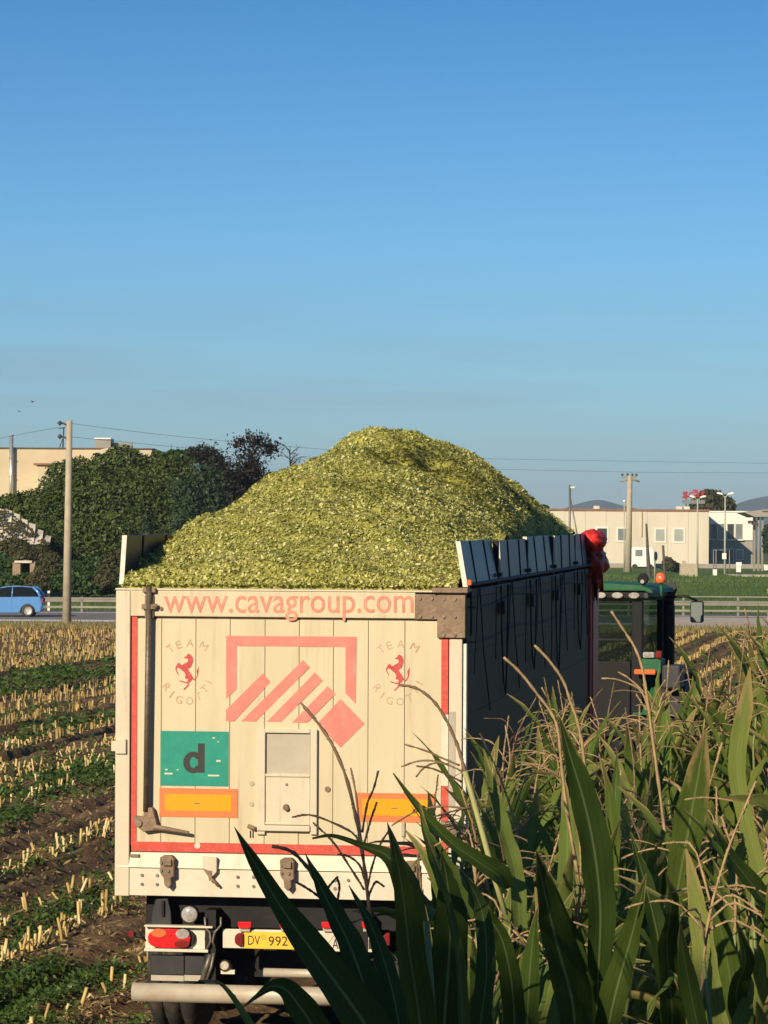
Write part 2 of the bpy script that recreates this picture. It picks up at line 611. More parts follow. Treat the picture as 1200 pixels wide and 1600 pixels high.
def vnoise(x, y, sc, seed=0):
    """cheap smooth value noise on numpy arrays"""
    r = np.random.default_rng(seed).random((64, 64))
    x = x / sc
    y = y / sc
    xi = np.floor(x).astype(int)
    yi = np.floor(y).astype(int)
    fx = x - xi
    fy = y - yi
    fx = fx * fx * (3 - 2 * fx)
    fy = fy * fy * (3 - 2 * fy)
    g = lambda a, b: r[a % 64, b % 64]
    return (g(xi, yi) * (1 - fx) + g(xi + 1, yi) * fx) * (1 - fy) + (g(xi, yi + 1) * (1 - fx) + g(xi + 1, yi + 1) * fx) * fy


def field_z(p, s):
    z = 0.02 * np.cos(2 * math.pi * (p - 7.68) / 0.75)
    for (c, wd, d) in RUTS:
        q = (p - c - 0.06 * np.sin(s * 0.15 + c)) / wd
        z = z - d * np.exp(-q ** 4) + 0.45 * d * np.exp(-((np.abs(q) - 1.35) / 0.35) ** 2)
    z = z + 0.075 * (vnoise(p, s, 0.45, 1) - 0.5) + 0.045 * (vnoise(p, s, 0.16, 2) - 0.5) + 0.06 * (vnoise(p, s, 3.0, 3) - 0.5)
    return z


def grid_obj(name, X, Y, Z, mat, **kw):
    ny, nx = X.shape
    V = np.stack([X, Y, Z], -1).reshape(-1, 3)
    i = np.arange(ny * nx).reshape(ny, nx)
    Q = np.stack([i[:-1, :-1], i[:-1, 1:], i[1:, 1:], i[1:, :-1]], -1).reshape(-1, 4)
    return np_obj(name, V, Q, mat, smooth=True, **kw)


pp = np.concatenate([np.arange(-32, -4, 0.4), np.arange(-4, 30, 0.085), np.arange(30, 62, 0.3)])
ss = np.concatenate([np.arange(-12, 16, 0.5), np.arange(16, 60, 0.16), np.arange(60, 166, 0.5)])
PP, SS_ = np.meshgrid(pp, ss)
XX, YY = ps_to_xy(PP, SS_)
ZZ = field_z(PP, SS_)
ZZ = ZZ * np.clip((148 - YY) / 3, 0, 1) - 0.35 * (YY > 148.5)
grid_obj('field', XX, YY, ZZ, M['soil'], kind='structure')

gs = MB()
gs.add([(-9000, -300, -0.6), (9000, -300, -0.6), (9000, 9000, -0.6), (-9000, 9000, -0.6)], [(0, 1, 2, 3)])
gs.build('ground', M['far'], kind='structure')
ROAD_Z = 0.05
mb = MB()
xs = np.linspace(-260, 260, 105)
ysv = np.array([144.5, 146, 148, 150, 151.5, 153])
GX, GY = np.meshgrid(xs, ysv)
GZ = 0.02 + 0.10 * (vnoise(GX, GY * 3, 4, 5) - 0.5) * (GY < 152)
GZ[0] = -0.25
grid_obj('road_verge', GX, GY, GZ, M['verge'], kind='structure')
MB().bb(-260, 260, 153, 184, -0.5, ROAD_Z - 0.04).build('road', M['asphalt'], kind='structure')
for (y0, y1) in ((159.4, 162.4), (178.6, 178.9)):
    MB().bb(-260, 260, y0, y1, ROAD_Z - 0.055, ROAD_Z - 0.035).build('road_marking', M['marking'], kind='structure')
MB().bb(12.4, 120, 154.5, 175.5, ROAD_Z - 0.06, ROAD_Z - 0.032).build('pavement', M['apron'], kind='structure')
GX, GY = np.meshgrid(np.linspace(-300, 300, 121), np.concatenate([np.linspace(184, 300, 40), np.linspace(305, 700, 40)]))
GZ = 0.03 + 0.5 * (vnoise(GX, GY, 18, 8) - 0.5) * np.clip((GY - 190) / 20, 0, 1)
grid_obj('meadow', GX, GY, GZ, M['grass'], kind='structure')


def hills(name, pts, Y, depth, mat):
    """a ridge whose skyline passes the given photo points, with slopes before and behind"""
    P = catmull([(a, b, 0) for a, b in pts], 90)
    V, n = [], 90
    prof = [(-1.0, 0.0), (-0.6, 0.42), (-0.25, 0.82), (0, 1.0), (0.3, 0.75), (1.0, 0.0)]
    for j, (dy, h) in enumerate(prof):
        for i in range(n):
            top = at(P[i][0], P[i][1], Y)
            wob = noise.noise(Vector((i * 0.25, j * 1.3, Y))) * 0.12
            V.append((top.x * (1 + dy * depth / Y), Y + dy * depth, max(-5, top.z * (h + (wob if 0 < h < 1 else 0)))))
    i = np.arange(len(prof) * n).reshape(len(prof), n)
    Q = np.stack([i[:-1, :-1], i[:-1, 1:], i[1:, 1:], i[1:, :-1]], -1).reshape(-1, 4)
    return np_obj(name, np.array(V), Q, mat, smooth=True, kind='structure')


M['hill'] = pm('wooded_hill', (0.035, 0.06, 0.028), 0.95, var=0.3, scale=0.004, spec=0.05)
hills('hills', [(300, 842), (500, 815), (640, 822), (780, 806), (860, 800), (900, 788), (935, 781), (970, 789), (1010, 797), (1080, 800), (1130, 797), (1160, 784), (1200, 775), (1280, 766), (1400, 778), (1560, 800), (1700, 838)], 6500, 900, M['hill'])

# ------------------------------------------------------------------ the silage trailer
TR = thing('silage_trailer', 'white tipping trailer with red stripes and faded red lettering, heaped with chopped maize', 'trailer', (-0.679, 25.22, 0), -RA)
TR.rotation_euler = (0.0085, 0, -RA)
TM = Matrix.Translation((-0.679, 25.22, 0)) @ Matrix.Rotation(-RA, 4, 'Z') @ Matrix.Rotation(0.0085, 4, 'X')
TI = TM.inverted()
TCAM = TI @ Vector((0, 0, CAMZ))


def rp(px, py, v=0.0):
    """local (u, z) of the trailer's cross-plane v seen at a photo pixel"""
    d = TI.to_3x3() @ ray(px, py)
    q = TCAM + d * ((v - TCAM.y) / d.y)
    return q.x, q.z


def rect(x0, y0, x1, y1, v0, v1, mi=0, mb=None):
    """a slab that covers a rectangle of the tail face"""
    a = rp(x0, (y0 + y1) / 2, v0)
    b = rp(x1, (y0 + y1) / 2, v0)
    t = rp((x0 + x1) / 2, y0, v0)
    c = rp((x0 + x1) / 2, y1, v0)
    return (mb or MB()).bb(a[0], b[0], v0, v1, c[1], t[1], mi)


def poly(pts, v0, v1, mi=0, mb=None):
    return (mb or MB()).prism([rp(x, y, v0) for x, y in pts], v0, v1, mi)


def text_bm(s, offset=0.0):
    """the outline of some lettering as a flat mesh in a unit box: verts and faces"""
    c = bpy.data.curves.new('lettering', 'FONT')
    c.body = s
    c.offset = offset
    c.resolution_u = 3
    o = bpy.data.objects.new('lettering', c)
    COL.objects.link(o)
    dg = bpy.context.evaluated_depsgraph_get()
    me = bpy.data.meshes.new_from_object(o.evaluated_get(dg))
    vs = [(v.co.x, v.co.y) for v in me.vertices]
    fs = [list(p.vertices) for p in me.polygons]
    bpy.data.objects.remove(o)
    bpy.data.curves.remove(c)
    bpy.data.meshes.remove(me)
    x0, x1 = min(v[0] for v in vs), max(v[0] for v in vs)
    y0, y1 = min(v[1] for v in vs), max(v[1] for v in vs)
    return [((x - x0) / (x1 - x0), (y - y0) / (y1 - y0)) for x, y in vs], fs


def lettering(name, s, corners, mat, parent, v, offset=0.0):
    """print filling the photo rectangle (x0,y0,x1,y1) of the tail, a millimetre of paint at depth v"""
    x0, y0, x1, y1 = corners
    vs, fs = text_bm(s, offset)
    p00, p10, p01 = rp(x0, y1, v), rp(x1, y1, v), rp(x0, y0, v)
    out = []
    for a, b in vs:
        out.append((p00[0] + a * (p10[0] - p00[0]) + b * (p01[0] - p00[0]), v, p00[1] + a * (p10[1] - p00[1]) + b * (p01[1] - p00[1])))
    m = MB()
    m.add(out, fs)
    return m.build(name, mat, parent)


# tail: boards, posts, beams
PL = [204, 252, 305.5, 359, 413.5, 467, 520.5, 575, 632, 690]
for i in range(9):
    j = 0.0008 * ((i * 7) % 5)
    rect(PL[i] + 0.3, 966.5 + i * 0.5, PL[i + 1] - 0.3, 1316 + i * 1.2, -0.002 - j, 0.035).build('plank', M['cream'], TR, bevel=0.004)
rect(203, 965, 691, 1336, 0.012, 0.05).build('tail_backing', M['rust'], TR)
rect(180, 922.6, 202.6, 1400, -0.030, 0.10).build('corner_post', M['cream_frame'], TR, bevel=0.006)
rect(203.4, 962, 204.6, 1336, -0.01, 0.02).build('post_seam', M['chassis'], TR)
rect(701, 999, 721.5, 1409, -0.030, 0.10).build('corner_post', M['cream_frame'], TR, bevel=0.006)
rect(723.2, 1006, 728.2, 1400, -0.012, 0.05).build('edge_trim', M['edge'], TR, bevel=0.004)
rect(721, 998, 723.6, 1405, 0.0, 0.06).build('hinge_gap', M['chassis'], TR)
rect(202.4, 924.2, 649, 964.6, -0.022, 0.09).build('top_beam', M['cream'], TR, bevel=0.005)
rect(180, 921.0, 728, 924.0, -0.024, 0.095).build('rim_cap', M['cream_frame'], TR, bevel=0.004)
rect(205, 962.5, 213.8, 1320, -0.007, 0.0, 0).build('red_stripe', M['red_stripe'], TR)
rect(205, 1319.2, 691, 1334.2, -0.008, 0.0, 0).build('red_stripe', M['red_stripe'], TR)
rect(689.4, 999, 700.2, 1116, -0.009, 0.0, 0).build('red_stripe', M['red_stripe'], TR)
rect(689.4, 1116.5, 700.2, 1228, -0.008, 0.0, 0).build('white_stripe', M['white'], TR)
rect(689.4, 1228.5, 700.2, 1338, -0.009, 0.0, 0).build('red_stripe', M['red_stripe'], TR)
rect(701, 1112, 711, 1260, -0.034, -0.03, 0).build('reflector_strip', M['hatch'], TR)
# folded sill: a sloping face over an upright one
ua, za = rp(184, 1336)
ub, _ = rp(720, 1336)
zb = rp(450, 1360)[1]
zc = rp(450, 1403.5)[1]
zt = rp(450, 1335.5)[1]
m = MB().prism([(0.06, zt), (-0.006, zt), (-0.034, zb + 0.002), (0.06, zb + 0.002)], ua, ub, plane='yz')
m.build('sill_beam', M['cream_frame'], TR, bevel=0.004)
m = MB().bb(ua + 0.055, ub - 0.02, -0.020, 0.05, zc, zb - 0.004)
lower = m.build('sill_panel', M['white'], TR, bevel=0.004)
for (x, y) in ((223, 1367), (223, 1381), (246.5, 1367.5), (246.5, 1381.5), (372.5, 1370), (372.5, 1384), (397, 1370), (397, 1384.5), (524, 1375), (524, 1388), (545, 1375), (655, 1378), (655, 1391), (678, 1377), (678, 1391)):
    u, z = rp(x, y)
    MB().disc((u, -0.019, z), (0, -1, 0), 0.0125, 0.008, 8).build('bolt', M['bolt'], lower)
u, z = rp(197, 1344)
MB().disc((u, -0.018, z), (0, -1, 0), 0.028, 0.008, 14).build('round_boss', M['white'], TR)
rect(203, 1335, 217, 1339, -0.032, -0.01).build('drain_slot', M['bolt'], TR)

# locking rod with its brackets
rod = MB()
u, z0 = rp(233, 919, -0.05)
u2, z1 = rp(228, 1268, -0.05)
rod.tube([(u, -0.05, z0 + 0.01), (u2, -0.05, z1)], 0.021, 10)
rod = rod.build('lock_rod', M['steel'], TR)
m = MB()
rect(222.5, 919, 243, 926, -0.055, 0.0, mb=m)
rect(221, 944, 243.5, 952, -0.062, 0.0, mb=m)
rect(226, 930, 240, 966, -0.040, 0.0, mb=m)
m.disc((rp(241, 947)[0], -0.05, rp(241, 947)[1]), (1, 0, 0.1), 0.016, 0.035, 8)
m.build('bracket', M['rust'], rod, bevel=0.004)
m = MB()
poly([(208, 1275), (223, 1276), (226, 1262), (238, 1262), (244, 1285), (246, 1297), (224, 1300), (210, 1288)], -0.060, 0.0, mb=m)
a, b = rp(240, 1292, -0.05), rp(296, 1301, -0.05)
m.tube([(a[0], -0.05, a[1]), (b[0], -0.062, b[1])], [0.022, 0.013], 8)
m.disc((rp(219, 1285)[0], -0.06, rp(219, 1285)[1]), (0, -1, 0), 0.03, 0.014, 10)
m.build('lock_lever', M['rust'], rod, bevel=0.005)

# lettering and emblems
lettering('web_lettering', 'www.cavagroup.com', (256, 931, 646, 970.5), M['web'], TR, -0.0245, 0.004)


def emblem(dx, dy):
    Hs = [(47.5, 57), (51, 55), (53.5, 51), (58, 53), (61, 57), (61.7, 62), (60.6, 67), (58.5, 72), (55, 74.5), (53.6, 76), (57, 81), (60, 85.5), (61.8, 89), (64, 91), (67, 87.5), (68, 84), (67, 78), (69, 74.5), (70.6, 71.5), (70.4, 78), (69.8, 84), (67.6, 89), (64, 93.6), (60.8, 91), (59, 94), (55.8, 96.5), (54.7, 99), (55.3, 101), (52, 104), (48.5, 108), (46.4, 108), (47, 106), (50, 103), (53, 99.5), (52.4, 97.6), (50, 97.6), (45, 96), (41, 94.6), (39.8, 93), (43, 93.4), (49, 95.4), (52.4, 95.3), (53.4, 92), (52, 89.4), (50.4, 91.4), (48.8, 88), (50, 85), (48, 80.5), (44, 77), (40.5, 74.2), (37.5, 72.8), (35.8, 74), (36.2, 78), (38, 81), (39, 84), (37.5, 83.6), (35.4, 79), (33.8, 75), (34.4, 72), (37, 67.5), (39.5, 65.2), (42, 68), (44.6, 69.3), (49, 66), (53, 64.5), (54, 61), (52.5, 58.7), (48.5, 58.7)]
    mm = MB()
    poly([(240 + x + dx, 970 + y + dy) for x, y in Hs], -0.0062, -0.0038, mb=mm)
    h = mm.build('horse_emblem', M['horse'], TR)
    words_ = (MB(), MB())
    for (ch, x, y, top) in (('T', 266, 1013, 1), ('E', 279.3, 1007.3, 1), ('A', 297, 1004.5, 1), ('M', 318.5, 1010, 1),
                            ('R', 260.5, 1073.5, 0), ('I', 268.5, 1085, 0), ('G', 280, 1093.2, 0), ('O', 296, 1095, 0), ('T', 310.5, 1088.5, 0), ('T', 320, 1077, 0), ('I', 325.5, 1065.3, 0)):
        vs, fs = text_bm(ch, 0.0)
        wd = {'T': 9.5, 'E': 8.5, 'A': 11, 'M': 12.5, 'R': 9.5, 'I': 2.2, 'G': 10.5, 'O': 11.5}[ch]
        ht = 12.0
        cx, cy = 294.5, 1050
        an = math.atan2(y - cy, x - cx)
        up = an if top else an + math.pi
        ex = (-math.sin(up), math.cos(up))
        ey = (math.cos(up), math.sin(up))
        out = []
        for a, b in vs:
            qx = x + dx + (a - 0.5) * wd * ex[0] + (b - 0.5) * ht * ey[0]
            qy = y + dy + (a - 0.5) * wd * ex[1] + (b - 0.5) * ht * ey[1]
            uu, zz = rp(qx, qy, -0.0055)
            out.append((uu, -0.0055, zz))
        words_[0 if top else 1].add(out, fs)
    words_[0].build('team_lettering', M['team'], h)
    words_[1].build('name_lettering', M['team'], h)


emblem(0, 0)
emblem(329.3, 1.5)
# company mark: an open square, slanting bars and a tilted block
r2 = lambda x, y: (160 + x / 3.75, 900 + y / 3.75)
r3 = lambda x, y: (440 + x / 3.75, 900 + y / 3.75)
for pts in (
    [r2(725, 350), r3(440, 356), r3(434, 748), r3(374, 688), r3(374, 416), r2(785, 410), r2(785, 662), r2(725, 722)],
    [r2(940, 570), r2(985, 620), r2(772, 852), r2(724, 852), r2(724, 785)],
    [r3(125, 492), r3(165, 535), r2(898, 852), r2(814, 850)],
    [r3(195, 565), r3(240, 612), r2(1046, 856), r2(964, 854)],
    [r3(270, 645), r3(316, 690), r3(152, 858), r3(62, 858)],
    [r3(345, 720), r3(486, 865), r3(345, 1005), r3(208, 865)],
):
    poly(pts, -0.0064, -0.0037).build('company_mark', M['logo'], TR)
gp = rect(250.5, 1142.5, 357, 1228, -0.0085, -0.002).build('green_plate', M['green_plate'], TR)
m = MB()
rect(309.2, 1161.5, 319.8, 1207.3, -0.0097, -0.0082, mb=m)
N = 26
for i in range(N):
    t0, t1 = 0.55 + (2 * math.pi - 1.1) * i / N, 0.55 + (2 * math.pi - 1.1) * (i + 1) / N
    q = lambda t, rx, ry: rp(302.0 + rx * math.cos(t), 1191.3 - ry * math.sin(t), -0.0097)
    P_ = [q(t0, 15.8, 17.0), q(t1, 15.8, 17.0), q(t1, 5.6, 8.6), q(t0, 5.6, 8.6)]
    m.add([(a_, -0.00975, b_) for a_, b_ in P_], [(0, 1, 2, 3)])
m.build('letter', M['black'], gp)
for (x0, y0, x1, y1) in ((257, 1207.5, 269.5, 1210), (258, 1201.5, 262, 1203.5), (325, 1210.6, 342.5, 1213), (338, 1187.5, 344.5, 1190.5), (276, 1202, 279, 1203.5), (332, 1152, 336, 1154), (340, 1158, 342, 1160)):
    rect(x0, y0, x1, y1, -0.0096, -0.0084).build('scratch', M['white'], gp)
for (x0, y0, x1, y1, q) in ((249, 1232, 371.3, 1277, 0), (557.5, 1239.5, 678.5, 1284.5, 0)):
    op = rect(x0, y0, x1, y1, -0.0085, -0.002).build('marker_panel', M['orange'], TR)
    rect(x0 + 8.6, y0 + 9, x1 - 10, y1 - 10, -0.0098, -0.008).build('yellow_field', M['yellow'], op)
    cx, cy = (x0 + x1) / 2 - 2, (y0 + y1) / 2 + 1
    rect(cx - 5, cy - 0.9, cx + 5, cy + 0.9, -0.0106, -0.0092).build('print_mark', M['rust'], op)

# grain hatch in the tail
hf = MB()
rect(400.5, 1139, 414, 1304, -0.032, 0.0, mb=hf)
rect(484.5, 1140, 495, 1304, -0.032, 0.0, mb=hf)
rect(414.2, 1139.5, 484.3, 1145.5, -0.031, 0.0, mb=hf)
rect(414.2, 1209.5, 484.3, 1214, -0.029, 0.0, mb=hf)
rect(414.2, 1284.5, 484.3, 1289, -0.030, 0.0, mb=hf)
hf = hf.build('hatch', M['cream_frame'], TR, bevel=0.004)
rect(414.2, 1145.6, 484.3, 1209.4, -0.008, -0.004).build('hatch_panel', M['hatch'], hf)
rect(414.4, 1214.2, 484.1, 1284.4, -0.018, -0.004).build('hatch_door', M['cream_frame'], hf, bevel=0.003)
u, z = rp(448, 1261.5)
MB().disc((u, -0.018, z), (0.1, -1, -0.2), 0.026, 0.03, 10, r2=0.016).build('knob', M['rust'], hf)
u, z = rp(448.5, 1225.5)
MB().disc((u, -0.018, z), (0, -1, 0), 0.010, 0.006, 8).build('rivet', M['bolt'], hf)
rect(401, 1290, 484, 1299, -0.048, -0.0).build('ledge', M['cream_frame'], hf, bevel=0.006)
m = MB()
a, b = rp(389, 1290), rp(402, 1295)
m.tube([(a[0], -0.03, a[1]), (b[0], -0.045, b[1])], 0.016, 8)
m.build('pull_handle', M['rust'], hf)
m = MB()
for x in (391.5, 395.5):
    a, b = rp(x, 1298), rp(x, 1309)
    m.tube([(a[0], -0.006, a[1]), (b[0], -0.006, b[1])], 0.004, 5)
m.build('pin', M['chassis'], hf)
for (x, y) in ((393.5, 1224), (393, 1256)):
    u, z = rp(x, y)
    MB().disc((u, -0.001, z), (0, -1, 0), 0.018, 0.008, 10).build('screw_cap', M['hatch'], TR)
u, z = rp(512, 1233)
MB().disc((u, -0.001, z), (0, -1, 0), 0.021, 0.010, 10).build('plug', M['rust'], TR)
u, z = rp(253, 951)
MB().disc((u, -0.022, z), (0, -1, 0), 0.015, 0.008, 10).build('plug', M['rust'], TR)
u, z = rp(630, 1300)
m = MB()
rect(627, 1285, 632, 1307, -0.02, 0.0, mb=m).build('keeper', M['hatch'], TR)
u, z = rp(309, 1321)
MB().disc((u, -0.007, z), (0, -1, 0), 0.022, 0.006, 12).build('round_sticker', M['white'], TR)

# rusty corner plate and lower hinge on the right
cp = MB()
rect(648, 928.5, 688, 968, -0.030, 0.0, mb=cp)
rect(683, 926, 727, 997, -0.036, 0.02, mb=cp)
rect(675, 918.5, 731, 926.5, -0.075, 0.06, mb=cp)
cp = cp.build('corner_plate', M['rust'], TR, bevel=0.005)
for (x, y) in ((657, 935), (657, 963), (675.5, 935), (675.5, 963), (694, 963.5), (694, 936), (711.5, 936), (711.5, 963.5), (711.5, 992), (694, 992)):
    u, z = rp(x, y)
    MB().disc((u, -0.030 if x < 690 else -0.036, z), (0, -1, 0), 0.012, 0.010, 8).build('bolt', M['bolt'], cp)
hg = MB()
rect(688, 1288, 726, 1308, -0.055, 0.0, mb=hg)
a, b = rp(690, 1287, -0.05), rp(724, 1289, -0.05)
hg.tube([(a[0], -0.05, a[1]), (b[0], -0.05, b[1])], 0.022, 10)
hg.build('hinge', M['rust'], TR, bevel=0.004)
m = MB()
rect(180, 1155, 197, 1178, -0.05, -0.028, mb=m)
rect(173.5, 1158, 181, 1174, -0.035, 0.02, mb=m)
m.build('hinge_tab', M['cream_frame'], TR, bevel=0.005)
# catches on the sill
for (x, y) in ((260.5, 1337), (448, 1341), (641, 1346)):
    m = MB()
    poly([(x - 11, y + 3), (x - 6, y), (x + 7, y), (x + 11, y + 4), (x + 11, y + 33), (x + 6, y + 35), (x + 7, y + 45), (x + 2, y + 52), (x - 4, y + 46), (x - 5, y + 35), (x - 10, y + 28)], -0.085, -0.02, mb=m)
    rect(x - 6, y + 6, x + 7, y + 16, -0.105, -0.08, mb=m)
    c = m.build('catch', M['rust'], TR, bevel=0.005)
    for q in ((x - 5, y + 9), (x + 6, y + 9), (x - 5, y + 21), (x + 6, y + 22)):
        u, z = rp(*q)
        MB().disc((u, -0.085, z), (0, -1, 0), 0.011, 0.012, 8).build('bolt', M['bolt'], c)
m = MB()
poly([(315.5, 1339), (338.5, 1340), (338.5, 1362), (333, 1369), (326, 1369), (323, 1360), (316, 1357)], -0.062, -0.02, mb=m)
clip = m.build('clip', M['cream_frame'], TR, bevel=0.005)
m = MB()
poly([(317, 1358), (331, 1361), (331, 1370), (327, 1377), (325, 1369)], -0.066, -0.03, mb=m)
a, b = rp(332, 1371), rp(344, 1384)
m.tube([(a[0], -0.06, a[1]), (b[0], -0.05, b[1])], 0.011, 6)
m.build('clip_hook', M['rust'], clip)

# body: walls, floor, rims
UL, UR = rp(180, 1100)[0], rp(728, 1100)[0]
ZF, ZR = rp(450, 1400)[1] - 0.01, rp(450, 922)[1]
LEN = 10.1
NB = 5
for i in range(NB):
    z0 = ZF + (ZR - ZF) * i / NB
    z1 = ZF + (ZR - ZF) * (i + 1) / NB - 0.0015
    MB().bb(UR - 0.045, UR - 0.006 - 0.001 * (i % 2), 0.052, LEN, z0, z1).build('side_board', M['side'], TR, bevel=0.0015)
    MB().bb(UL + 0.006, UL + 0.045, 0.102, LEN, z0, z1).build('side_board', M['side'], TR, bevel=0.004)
MB().bb(UL + 0.05, UR - 0.05, 0.1, LEN, ZF, ZF + 0.1).build('load_floor', M['chassis'], TR)
for (a, b) in ((UR - 0.06, UR + 0.012), (UL - 0.008, UL + 0.06)):
    MB().bb(a, b, 0.11, LEN, ZR - 0.05, ZR + 0.012).build('top_rail', M['chassis'], TR, bevel=0.006)
# folding flaps along both rims, each its own panel with straps
PLEN = LEN / 4.62
FH = 0.325
for side, uu in ((1, UR - 0.02), (-1, UL + 0.02)):
    for k in range(5):
        v0 = 0.10 + k * PLEN
        v1 = min(v0 + PLEN * (0.90 if k < 4 else 0.58), LEN)
        lean = (-0.055, -0.02, -0.035, -0.01, -0.03)[k] * (1 if side > 0 else -0.4)
        hgt = FH + (0.0, -0.01, 0.005, 0.0, 0.0)[k] + (0.03 if side < 0 else 0)
        m = MB()
        u0 = uu
        t = 0.013
        P = [(u0 - t, ZR + 0.03), (u0 + t, ZR + 0.03), (u0 + t + lean, ZR + 0.03 + hgt), (u0 - t + lean, ZR + 0.03 + hgt)]
        m.prism(P, v0 + 0.012, v1, plane='xz')
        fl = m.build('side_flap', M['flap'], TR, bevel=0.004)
        m = MB().prism([(x * 1.0 + (0.004 if i in (1, 2) else -0.004), z) for i, (x, z) in enumerate(P)], v0 - 0.004, v0 + 0.011, plane='xz')
        m.build('flap_edge', M['edge'], fl)
        for q in ((0.30, 0.72) if k < 4 else (0.5,)):
            vv = v0 + (v1 - v0) * q
            m = MB()
            for sg in (1, -1):
                off = sg * (t + 0.004)
                m.tube([(u0 + off, vv, ZR + 0.01), (u0 + off + lean, vv - 0.02, ZR + 0.03 + hgt)], 0.013, 5, flat=0.5)
            m.build('strap', M['strap'], fl)
        vv = v1 - 0.06
        m = MB().bb(u0 + side * 0.014, u0 + side * 0.05, vv - 0.05, vv + 0.05, ZR + 0.07, ZR + 0.10)
        m.build('flap_latch', M['strap'], fl)
        vs_ = v1 + 0.05
        if k < 4:
            MB().bb(u0 - 0.02 - 0.012 * side, u0 + 0.012, vs_ - 0.03, vs_ + 0.03, ZR, ZR + 0.03 + hgt * 0.98).build('stanchion', M['chassis'], TR, bevel=0.005)
uR = UR + 0.015
# cords hanging down the right wall, and rails they run along
for dz, r_ in ((0.045, 0.014), (-0.11, 0.006), (-0.36, 0.004)):
    pts = [(uR, v, ZR + dz - 0.02 * math.sin(v * 1.4) * (dz < 0)) for v in np.linspace(0.06, LEN - 0.05, 24)]
    MB().tube(pts, r_, 6).build('cord_rail', M['strap'], TR)


def cord(pts, r_=0.009):
    MB().tube([(uR + 0.004, LEN * 0 + v, ZR - d) for v, d in pts], r_ * 0.62, 5).build('hanging_cord', M['strap'], TR)


for k in range(5):
    b = 0.10 + k * PLEN
    cord([(b + 0.55, -0.02), (b + 0.80, 0.45), (b + 1.25 - 0.1 * k, 0.92 - 0.07 * k)])
    if k < 4:
        cord([(b + 0.45, 0.0), (b + 0.30, 0.40), (b + 0.22, 0.60)], 0.006)
        cord([(b + 1.95, 0.0), (b + 2.0, 0.35), (b + 2.15, 0.75 - 0.1 * (k % 2)), (b + 2.3, 0.85 - 0.1 * (k % 2)), (b + 2.38, 0.6), (b + 2.45, 0.0)], 0.011)
        cord([(b + 1.62, 0.0), (b + 1.6, 0.55 + 0.12 * (k % 3))], 0.007)
        MB().bb(uR - 0.005, uR + 0.03, b + 1.98, b + 2.14, ZR - 0.22, ZR - 0.12).build('ratchet', M['strap'], TR, bevel=0.006)
cord([(0.12, -0.02), (0.14, 0.32)], 0.013)
rect(729, 906, 736, 914, -0.02, 0.03).build('side_reflector', M['lens_amber'], TR)

# red front wall with rolled tarpaulin at its corner
fw = MB()
zt = ZR + 0.33
fw.bb(UL - 0.02, UR + 0.02, LEN + 0.02, LEN + 0.12, ZF - 0.1, zt)
fw.bb(UR - 0.12, UR + 0.035, LEN + 0.13, LEN + 0.75, ZF - 0.2, ZR + 0.05)
fw.bb(UL - 0.035, UL + 0.12, LEN + 0.13, LEN + 0.75, ZF - 0.2, ZR + 0.05)
fw.bb(UL + 0.1, UR - 0.25, LEN + 0.125, LEN + 0.30, zt - 0.03, zt + 0.06)
fw = fw.build('front_wall', M['red_paint'], TR, bevel=0.01)
MB().bb(UL + 0.2, UR - 0.30, LEN - 0.04, LEN + 0.015, zt - 0.02, zt + 0.03).build('rim_bar', M['edge'], fw)


def lumpy(name, c, rad, mat, parent, seed, nu=28, nv=18, amp=0.22, fr=2.5, drip=0.0):
    vs, fs = [], []
    for j in range(nv + 1):
        th = math.pi * j / nv
        for i in range(nu):
            ph = 2 * math.pi * i / nu
            d = Vector((math.sin(th) * math.cos(ph), math.sin(th) * math.sin(ph), math.cos(th)))
            k = 1 + amp * noise.noise(d * fr + Vector((seed, 0, 0))) + amp * 0.5 * noise.noise(d * fr * 2.7 + Vector((0, seed, 0)))
            p = Vector((d.x * rad[0] * k, d.y * rad[1] * k, d.z * rad[2] * k))
            if p.z < 0:
                p.z -= drip * abs(noise.noise(Vector((ph * 1.5, seed, 0)))) * -p.z / rad[2]
            vs.append(p + Vector(c))
    for j in range(nv):
        for i in range(nu):
            i2 = (i + 1) % nu
            fs.append((j * nu + i, j * nu + i2, (j + 1) * nu + i2, (j + 1) * nu + i))
    m = MB()
    m.add(vs, fs, 0, True)
    return m.build(name, mat, parent)


lumpy('tarpaulin', (UR + 0.02, LEN + 0.15, ZR + 0.285), (0.13, 0.30, 0.105), M['tarp'], TR, 3.1, drip=0.25)
lumpy('tarpaulin_fold', (UR + 0.02, LEN + 0.22, ZR + 0.09), (0.125, 0.28, 0.17), M['red_paint'], TR, 8.1, amp=0.4, fr=3, drip=0.5)

